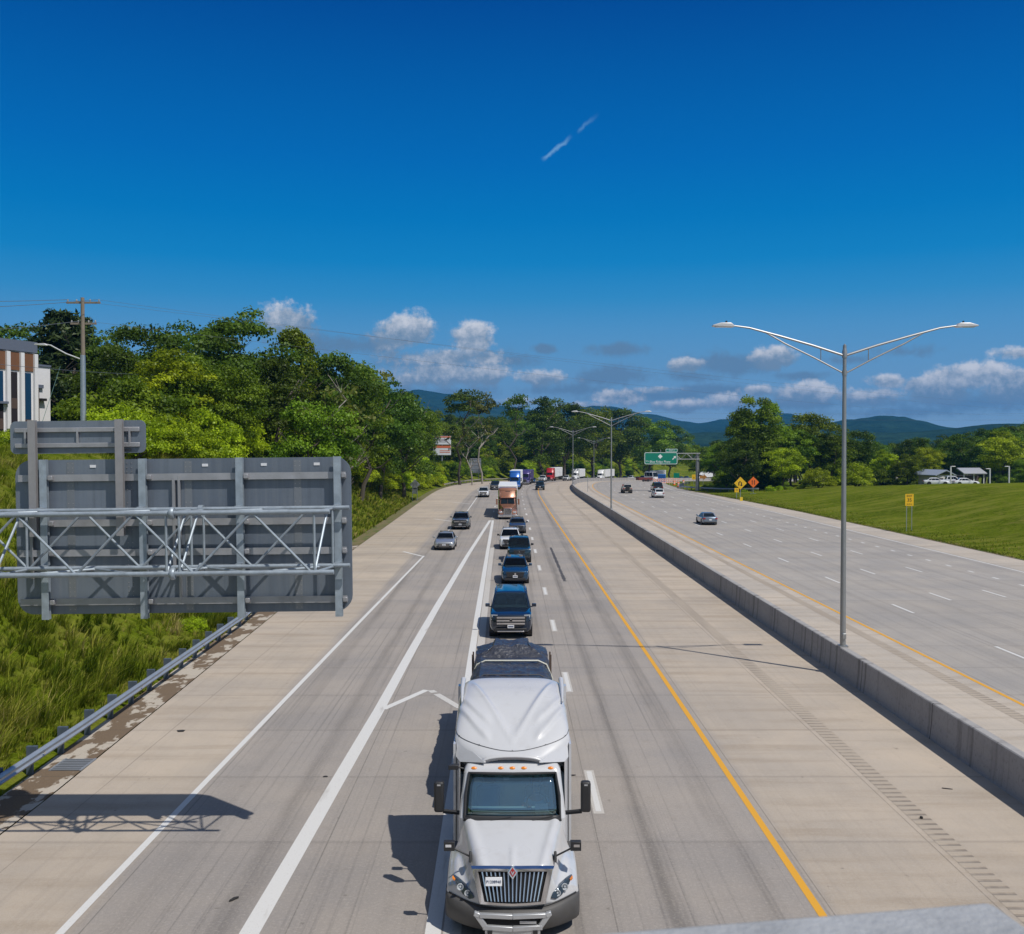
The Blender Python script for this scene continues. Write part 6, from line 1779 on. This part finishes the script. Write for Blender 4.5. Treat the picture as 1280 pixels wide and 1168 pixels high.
k = e.new(.45); k.color = (.185, .235, .018, 1); k = e.new(.72); k.color = (.36, .35, .055, 1)
t.link(at.outputs['Fac'], rp.inputs[0])
d = t.n('ShaderNodeBsdfDiffuse'); t.link(rp.outputs[0], d.inputs[0]); tr = t.n('ShaderNodeBsdfTranslucent'); t.link(rp.outputs[0], tr.inputs[0])
mx = t.n('ShaderNodeMixShader'); mx.inputs[0].default_value = .35; t.link(d.outputs[0], mx.inputs[1]); t.link(tr.outputs[0], mx.inputs[2]); t.link(mx.outputs[0], t.out.inputs[0]); GRASSM = t.m
def area1(rng):
    y = 20+62*rng.random()**1.25; x = -14.6-rng.random()*(17 if y > 35 else 10); return x, y
me = grass('tall_grass', 4200, area1, .55, 1.10, 26, 3, .012, .28); me.materials.append(GRASSM)
o = bpy.data.objects.new('tall_grass', me); COL.objects.link(o); struct(o, 'stuff'); o['label'] = 'long unmown grass in clumps on the near bank behind the guardrail'; o['category'] = 'grass'
def area2(rng): y = 18+62*rng.random()**1.2; return -13.7-rng.random()**1.2*14, y
me = grass('short_grass', 11000, area2, .16, .42, 10, 5, .010); me.materials.append(GRASSM)
o = bpy.data.objects.new('short_grass', me); COL.objects.link(o); struct(o, 'stuff'); o['label'] = 'short grass and weeds between the clumps on the near bank'; o['category'] = 'grass'
def area3(rng):
    y = 82+95*rng.random(); return poly(EDGE_L, y)-1.2-rng.random()*9, y
me = grass('verge_grass', 3200, area3, .25, .7, 8, 6, .03); me.materials.append(GRASSM)
o = bpy.data.objects.new('verge_grass', me); COL.objects.link(o); struct(o, 'stuff'); o['label'] = 'grass on the verge between the shoulder and the shrubs'; o['category'] = 'grass'

def area5(rng):
    y = 45+150*rng.random(); return poly(EDGE_R, y)+.2+rng.random()**3*5, y
me = grass('verge_fringe', 7000, area5, .05, .20, 6, 12, .014); me.materials.append(GRASSM)
o = bpy.data.objects.new('verge_fringe_grass', me); COL.objects.link(o); struct(o, 'stuff'); o['label'] = 'ragged grass fringe along the edge of the outbound shoulder'; o['category'] = 'grass'
for i in range(26):
    y = rnd.uniform(24, 74); x = -15.2-rnd.random()*12
    tree(rnd.choice(['ybush0', 'ybush1', 'bush1', 'bush0']), x, y, rnd.uniform(.5, 1.25), 'low leafy weed growing among the tall grass of the near bank', 'weeds in the tall grass of the near bank')
# ---------------------------------------------------------------- white building on the left bank
WALL = simple('white_panel_wall', (.72, .71, .73), .7, 0, .06, 2); TERR = simple('terracotta_panel', (.17, .075, .035), .75, 0, .15, 8)
CORN = simple('slate_cornice', (.12, .14, .19), .6); WDARK = simple('dark_window_glass', (.035, .03, .035), .12); WBLUE = simple('blue_glazing', (.015, .055, .12), .15); BRNW = simple('brown_spandrel', (.09, .06, .05), .6)
bx, by = -46.3, 98.0; bz = T(bx, by)
bl = thing('building', 'white office building with terracotta panels and a slate cornice on the left bank', 'building', (bx, by, bz), R(70))
# local: x along the facade (to the left is -), -y faces the road
top = 19.4-bz; low = 17.2-bz
m = MB(); m.box((-3.65, 4, (top-1.0)/2-.5), (5.0, 8, top-1.0+1)); m.box((-11.55, 4.2, (top-.35)/2-.5), (10.8, 8, top-.35+1)); m.box((-.05, 4.1, low/2-.5), (2.25, 7.6, low+1))
m.build('wall', WALL, bl)
m = MB(); m.box((-3.65, 3.95, top-.45), (5.3, 8.3, 1.05)); m.build('cornice', CORN, bl)
m = MB(); m.box((-11.55, 4.2, top-.15), (10.9, 8.1, .22)); m.box((-.05, 4.1, low+.1), (2.35, 7.8, .2)); m.build('coping', CORN, bl)
for k in range(3):
    x = -5.35+1.65*k
    MB().box((x, -.03, top-1.95), (1.25, .12, 1.75)).build('terracotta_panel', TERR, bl)
for k in range(4):
    x = -6.17+1.65*k
    MB().box((x, -.12, (top-1.1)/2), (.42, .36, top-1.1)).build('pier', WALL, bl)
for k in range(3):
    x = -5.35+1.65*k
    w_ = MB().box((x, -.02, (top-3.0)/2), (.75, .08, top-3.0)).build('window', WDARK if k == 1 else WDARK, bl)
    hb = (3.0, 0, 5.6)[k]
    if hb: 
        MB().box((x, -.05, top-3.0-hb/2), (.72, .06, hb)).build('blue_pane', WBLUE, w_)
        MB().box((x+.1, -.25, top-3.0-hb), (1.0, .5, .22)).build('sunshade', CORN, w_)
    MB().box((x, -.055, 3.0 if k != 1 else 5), (.72, .06, 1.0)).build('spandrel', BRNW, w_)
w_ = MB().box((-.85, .22, (low-2.0)/2), (.7, .2, low-2.0)).build('window', BRNW, bl)
MB().box((-.6, .2, low-2.0), (1.2, .3, .35)).build('window_head', CORN, w_)
MB().box((-.15, .05, low-3.3), (.7, .4, .25)).build('wall_lamp', BLACKP, bl)
for z in (top-3.2, top-6.8): MB().box((-11.55, .15, z), (9, .2, 1.2)).build('window_band', WDARK, bl)

# ---------------------------------------------------------------- house, cars and lamps behind the mown bank
def gpos(px, y): x = pxz(px, y); return x, y, T(x, y)
SHED = simple('pale_shed_wall', (.55, .53, .52), .8); ROOFG = simple('grey_blue_roof', (.30, .34, .40), .5, .2)
x, y, z = gpos(1180, 200); hz = CAMZ-(589-561)*200/F - z
hs = thing('house', 'small pale shed with a grey gable roof behind the mown bank', 'house', (x, y, z), R(14))
MB().box((.3, 3, (hz-.9)/2), (3.4, 6, hz-.9)).build('wall', SHED, hs)
m = MB(); m.prism([(-2.3, hz-1.0), (.3, hz+.05), (2.6, hz-1.0), (2.6, hz-.8), (.3, hz+.25), (-2.3, hz-.8)], 'y', -.6, 7.0); m.build('roof', ROOFG, hs)
MB().box((-.6, -.03, hz-1.9), (.9, .1, .9)).build('window', WDARK, hs)
x, y, z = gpos(1211, 214); hz = CAMZ-(585-561)*214/F - z
hs = thing('canopy', 'grey metal canopy roof on posts right of the small shed', 'canopy', (x, y, z), R(8))
m = MB(); m.prism([(-2.6, hz-1.1), (0, hz), (.3, hz), (.3, hz-.2), (-2.6, hz-1.3)], 'x', -2.7, 2.7); m.build('roof', simple('pale_metal_roof', (.40, .41, .44), .5, .3), hs)
for sx in (-2.3, 0, 2.3): MB().box((sx, -2.0, hz/2-.6), (.16, .16, hz-1.2)).build('post', SWHITE, hs)
MB().box((0, 1.5, hz/2-.8), (4.8, 3, hz-1.8)).build('back_wall', simple('dark_shop_front', (.09, .07, .065), .6), hs)
for (px_, yy, mt, d, lab, rz) in ((1188, 186, WHITEP, SEDAN, 'white car behind the crest in front of the small shed', 1.3), (1210, 190, WHITEP, PICKUP, 'white pickup truck parked under the canopy', 1.35), (1224, 188, WHITEP, SEDAN, 'white car parked right of the white pickup behind the crest', 1.45)):
    x, y, z = gpos(px_, yy); zt = 0
    car('pickup_truck' if d is PICKUP else 'parked_car', lab, 'pickup' if d is PICKUP else 'car', (x, y, z), rz, mt, d, 'vehicles parked behind the mown bank', 1)
for (px_, yy, top_, lab, s) in ((1189, 184, 583, 'pale parking lot lamp in front of the small shed', 1), (1262, 186, 583, 'pale parking lot lamp nearest the right edge', -1), (1238, 196, 586, 'small parking lot lamp with white heads before dark trees', -1)):
    x, y, z = gpos(px_, yy); h = CAMZ-(top_-561)*yy/F-z
    r = thing('parking_lamp', lab, 'street lamp', (x, y, z))
    MB().box((0, 0, h/2), (.22, .22, h)).build('pole', HEADM, r); MB().box((s*.4, 0, h-.05), (.9, .3, .14)).build('lamp_head', HEADM, r, bevel=.03)

# ---------------------------------------------------------------- wooded hills on the horizon
t = NT('wooded_hillside'); c = t.coord('Object'); n1 = t.noise(c, .012, 6, .7); n2 = t.noise(c, .05, 4, .7)
g = t.mix(t.ss(n1, .35, .65), (.012, .036, .030), (.022, .056, .042)); g = t.mix(t.math('MULTIPLY', t.ss(n2, .45, .7), .7), g, (.005, .018, .018))
p = t.principled(g, .95, 0, Specular_IOR_Level=.05); t.bump(p, n2, 1.0, 8.0); HILL = t.m
def hills(name, y, prof, depth, seed):
    """prof: (picture column, skyline row) along a ridge at distance y; slopes fall away in front and behind"""
    vs, fs = [], []; cols = 150; rows = 9
    p0, p1 = prof[0][0], prof[-1][0]
    for i in range(cols+1):
        px_ = p0+(p1-p0)*i/cols
        row = np.interp(px_, [a for a, b in prof], [b for a, b in prof])
        x = pxz(px_, y); zt = CAMZ+(561-row)*y/F
        for k in range(rows+1):
            q = k/rows; yy = y-depth+2*depth*q
            h = (zt+20)*math.sin(q*math.pi)**.9-20
            n_ = mnoise.fractal(Vector((x*.004, yy*.004, seed)), 1.0, 2.0, 5)*y*.006*math.sin(q*math.pi) + mnoise.noise(Vector((x*.03, yy*.03, seed)))*y*.0011
            vs.append((x*(yy/y), yy, h+n_))
    for i in range(cols):
        for k in range(rows):
            a = i*(rows+1)+k; fs.append((a, a+rows+1, a+rows+2, a+1))
    me = bpy.data.meshes.new(name); me.from_pydata(vs, [], fs); me.materials.append(HILL); me.polygons.foreach_set('use_smooth', [True]*len(me.polygons))
    o = bpy.data.objects.new(name, me); COL.objects.link(o); struct(o); return o
hills('hills', 3600, [(300, 552), (430, 520), (490, 492), (520, 488), (560, 496), (620, 506), (680, 514), (740, 510), (800, 515), (830, 522), (870, 530), (915, 528), (960, 515), (1010, 525), (1080, 540), (1200, 545), (1500, 550)], 1300, 2.0)
hills('hills', 2400, [(780, 556), (880, 540), (1000, 535), (1040, 527), (1075, 522), (1130, 522), (1170, 531), (1210, 538), (1300, 538), (1500, 548)], 900, 5.0)
hills('hills', 1300, [(250, 556), (520, 545), (700, 540), (860, 541), (960, 545), (1100, 542), (1240, 532), (1400, 530), (1600, 552)], 350, 8.0)

# ---------------------------------------------------------------- air
t = NT('thin_haze'); v = t.n('ShaderNodeVolumePrincipled')
v.inputs['Color'].default_value = (.05, .42, 1.0, 1); v.inputs['Density'].default_value = HAZE_D; v.inputs['Anisotropy'].default_value = .2
t.link(v.outputs[0], t.out.inputs['Volume'])
if HAZE_D > 0:
    hz = MB().box((0, 2700, 127), (7600, 6300, 296)).build('haze', t.m, smooth=0); struct(hz, 'stuff')
    hz['label'] = 'thin blue haze over the far hills'; hz['category'] = 'haze'

# ---------------------------------------------------------------- sky
world = bpy.data.worlds.new('World'); scene.world = world; world.use_nodes = True
wt = world.node_tree; wt.nodes.clear()
class WNT(NT):
    def __init__(s, tree): s.t = tree; s.out = tree.nodes.new('ShaderNodeOutputWorld')
w = WNT(wt)
SUNV = Vector((.50, -.43, 1.0)).normalized()
el = math.asin(SUNV.z); azs = math.atan2(SUNV.x, SUNV.y)
sky = w.n('ShaderNodeTexSky', sky_type='NISHITA'); sky.sun_disc = False; sky.sun_elevation = el; sky.sun_rotation = azs
sky.altitude = 700; sky.air_density = 1.0; sky.dust_density = .35; sky.ozone_density = 3.0
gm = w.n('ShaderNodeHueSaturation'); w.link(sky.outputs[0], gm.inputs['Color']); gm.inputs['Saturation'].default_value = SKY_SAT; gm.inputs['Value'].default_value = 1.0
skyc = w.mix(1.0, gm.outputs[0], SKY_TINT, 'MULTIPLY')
tc = w.n('ShaderNodeTexCoord'); dirv = tc.outputs['Generated']
sp = w.n('ShaderNodeSeparateXYZ'); w.link(dirv, sp.inputs[0])
az = w.math('ARCTAN2', sp.outputs[0], sp.outputs[1]); ele = w.math('ARCSINE', sp.outputs[2])
cv = w.n('ShaderNodeCombineXYZ'); w.link(az, cv.inputs[0]); w.link(ele, cv.inputs[1])
def cl(px_, py_): a = math.atan((px_-638)/F); return a, math.atan((561-py_)/F*math.cos(a))
# warp the coordinates so that the cloud edges billow
def nz(scale, detail, rough, seed):
    mp = w.n('ShaderNodeMapping'); w.link(cv.outputs[0], mp.inputs[0]); mp.inputs['Location'].default_value = (seed, seed*.7, 0)
    return w.noise(mp.outputs[0], scale, detail, rough)
n_big = nz(26, 8, .62, 1.3); n_fine = nz(70, 8, .65, 4.1)
bill = w.math('ADD', w.math('MULTIPLY', w.math('SUBTRACT', n_big, .5), 2.0), w.math('MULTIPLY', w.math('SUBTRACT', n_fine, .5), 1.0))
def field(items):
    """sum of soft ellipses; returns the density and the height inside the cloud (-1 base .. 1 top)"""
    dens = num = den = None
    for (px_, py_, rx, ry, amp) in items:
        a, e = cl(px_, py_)
        s = w.n('ShaderNodeVectorMath', operation='SUBTRACT'); w.link(cv.outputs[0], s.inputs[0]); s.inputs[1].default_value = (a, e, 0)
        m_ = w.n('ShaderNodeVectorMath', operation='MULTIPLY'); w.link(s.outputs[0], m_.inputs[0]); m_.inputs[1].default_value = (F/rx, F/ry, 0)
        L_ = w.n('ShaderNodeVectorMath', operation='LENGTH'); w.link(m_.outputs[0], L_.inputs[0])
        d = w.math('MULTIPLY', w.math('SUBTRACT', 1.0, L_.outputs['Value']), amp)
        dc = w.math('MAXIMUM', w.math('ADD', d, .6), 0.0)
        y_ = w.n('ShaderNodeSeparateXYZ'); w.link(m_.outputs[0], y_.inputs[0])
        nn = w.math('MULTIPLY', dc, y_.outputs[1])
        dens = d if dens is None else w.math('MAXIMUM', dens, d)
        num = nn if num is None else w.math('ADD', num, nn); den = dc if den is None else w.math('ADD', den, dc)
    return dens, w.math('DIVIDE', num, w.math('MAXIMUM', den, .01))
white = [(505, 414, 42, 25, .95), (588, 424, 28, 28, 1), (560, 448, 80, 13, .8), (360, 398, 32, 28, .85), (555, 471, 84, 17, .95), (612, 470, 32, 15, 1), (675, 473, 40, 12, .85), (858, 457, 28, 11, 1), (968, 446, 32, 17, .95), (775, 498, 34, 12, .95), (860, 508, 55, 9, .85),
         (905, 502, 24, 11, .9), (1008, 493, 48, 16, .95), (1075, 498, 52, 13, .9), (1112, 477, 28, 9, .85), (1150, 481, 24, 11, .85), (1215, 472, 56, 20, 1.05), (1262, 486, 46, 26, 1.0), (1175, 494, 48, 13, .9), (1275, 442, 32, 8, .8), (650, 503, 30, 8, .85), (730, 509, 50, 7, .8), (950, 489, 24, 10, .85), (820, 487, 30, 6, .75)]
grey = [(820, 495, 130, 14, .75), (560, 490, 130, 11, .7), (1120, 515, 180, 12, .7), (860, 470, 60, 10, .8), (1060, 450, 55, 8, .65), (430, 432, 100, 15, .8), (560, 455, 130, 15, .75), (775, 438, 62, 11, .9), (775, 470, 76, 17, 1.0), (678, 437, 22, 8, .9), (905, 456, 90, 20, .9), (890, 488, 74, 10, .9), (1000, 470, 44, 8, .85), (1130, 440, 50, 9, .6), (1230, 502, 100, 24, .85), (640, 450, 50, 15, .7), (1040, 505, 190, 13, .65), (700, 488, 110, 11, .7)]
dW, hW = field(white); dG, hG = field(grey)
aW = w.ss(w.math('MULTIPLY_ADD', bill, 1.0, dW), -.10, .42); aG = w.ss(w.math('MULTIPLY_ADD', bill, .95, dG), .0, .7)
lit = w.ss(w.math('ADD', w.math('MULTIPLY', hW, .9), w.math('MULTIPLY', w.math('SUBTRACT', n_fine, .5), 2.4)), -.45, .95)
cw = w.mix(lit, CLOUD_LO, CLOUD_HI)
# away from the sun the sky is the deep blue of a clear summer morning, paling towards the horizon
rp = w.n('ShaderNodeValToRGB'); w.link(w.math('DIVIDE', ele, R(60), clamp=True), rp.inputs[0])
els = rp.color_ramp.elements; rp.color_ramp.interpolation = 'LINEAR'
stops = [(-.0, (.34, .48, .60)), (3.3, (.185, .365, .58)), (6.8, (.090, .310, .585)), (8.6, (.034, .268, .57)), (10.6, (.006, .226, .55)), (13, (.0006, .185, .51)), (16.2, (.0002, .140, .462)), (24.3, (.0001, .064, .300)), (40, (.004, .06, .25)), (60, (.02, .09, .26))]
els[0].position = 0; els[0].color = (*stops[0][1], 1); els[1].position = 1; els[1].color = (*stops[-1][1], 1)
for d_, c_ in stops[1:-1]: e_ = els.new(d_/60); e_.color = (*c_, 1)
deep = w.mix(1.0, rp.outputs[0], (1/SKY_STRENGTH,)*3, 'MULTIPLY')
fm = w.math('MULTIPLY', w.ss(sp.outputs[1], -.1, .35), w.math('SUBTRACT', 1.0, w.ss(ele, R(32), R(55))))  # deep blue only ahead; unseen sky behind and overhead kept paler for neutral fill
# unseen whitish cloud added outside the view to neutralise the blue fill light
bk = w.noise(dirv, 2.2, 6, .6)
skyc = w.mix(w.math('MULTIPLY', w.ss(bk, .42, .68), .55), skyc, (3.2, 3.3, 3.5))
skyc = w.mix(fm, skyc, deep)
skyc = w.mix(w.math('MULTIPLY', aG, .72), skyc, CLOUD_GREY)
skyc = w.mix(w.math('MULTIPLY', aW, .93), skyc, cw)
# contrail: a broken streak high up
a0, e0 = cl(678, 202); a1, e1 = cl(752, 142)
dx_, dy_ = a1-a0, e1-e0; L_ = math.hypot(dx_, dy_); dx_, dy_ = dx_/L_, dy_/L_
sa, se = w.math('SUBTRACT', az, a0), w.math('SUBTRACT', ele, e0)
al = w.math('DIVIDE', w.math('ADD', w.math('MULTIPLY', sa, dx_), w.math('MULTIPLY', se, dy_)), L_)
ac = w.math('ABSOLUTE', w.math('ADD', w.math('SUBTRACT', w.math('MULTIPLY', sa, dy_), w.math('MULTIPLY', se, dx_)), w.math('MULTIPLY', w.math('SUBTRACT', n_fine, .5), .009)))
core = w.math('SUBTRACT', 1.0, w.ss(ac, .0000, .0032))
c1 = w.math('MULTIPLY', w.ss(al, -.03, .08), w.math('SUBTRACT', 1.0, w.ss(al, .32, .52)))
c2 = w.math('MULTIPLY', w.ss(al, .56, .64), w.math('SUBTRACT', 1.0, w.ss(al, .68, .98)))
ctr = w.math('MULTIPLY', core, w.math('ADD', w.math('MULTIPLY', c1, .46), w.math('MULTIPLY', c2, .22)))
front = w.math('GREATER_THAN', sp.outputs[1], 0.0)
skyc = w.mix(w.math('MULTIPLY', ctr, front), skyc, (2.8, 5.4, 8.0))
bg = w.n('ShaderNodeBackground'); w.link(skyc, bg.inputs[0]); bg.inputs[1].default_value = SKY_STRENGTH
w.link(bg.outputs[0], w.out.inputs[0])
world.cycles.sampling_method = 'MANUAL'; world.cycles.sample_map_resolution = 1024

sun = bpy.data.lights.new('sun', 'SUN'); sun.energy = SUN_E; sun.angle = R(.53); sun.color = (1.0, .955, .88)
so = bpy.data.objects.new('sun', sun); COL.objects.link(so); so.rotation_euler = SUNV.to_track_quat('Z', 'Y').to_euler(); so.location = (40, -30, 120)
vs_ = scene.view_settings; vs_.view_transform = 'Standard'; vs_.look = 'None'; vs_.exposure = EXPOSURE; vs_.gamma = 1.0
scene.cycles.max_bounces = 6; scene.cycles.transparent_max_bounces = 12; scene.cycles.volume_bounces = 0; scene.cycles.caustics_reflective = False
scene.cycles.volume_step_rate = 20
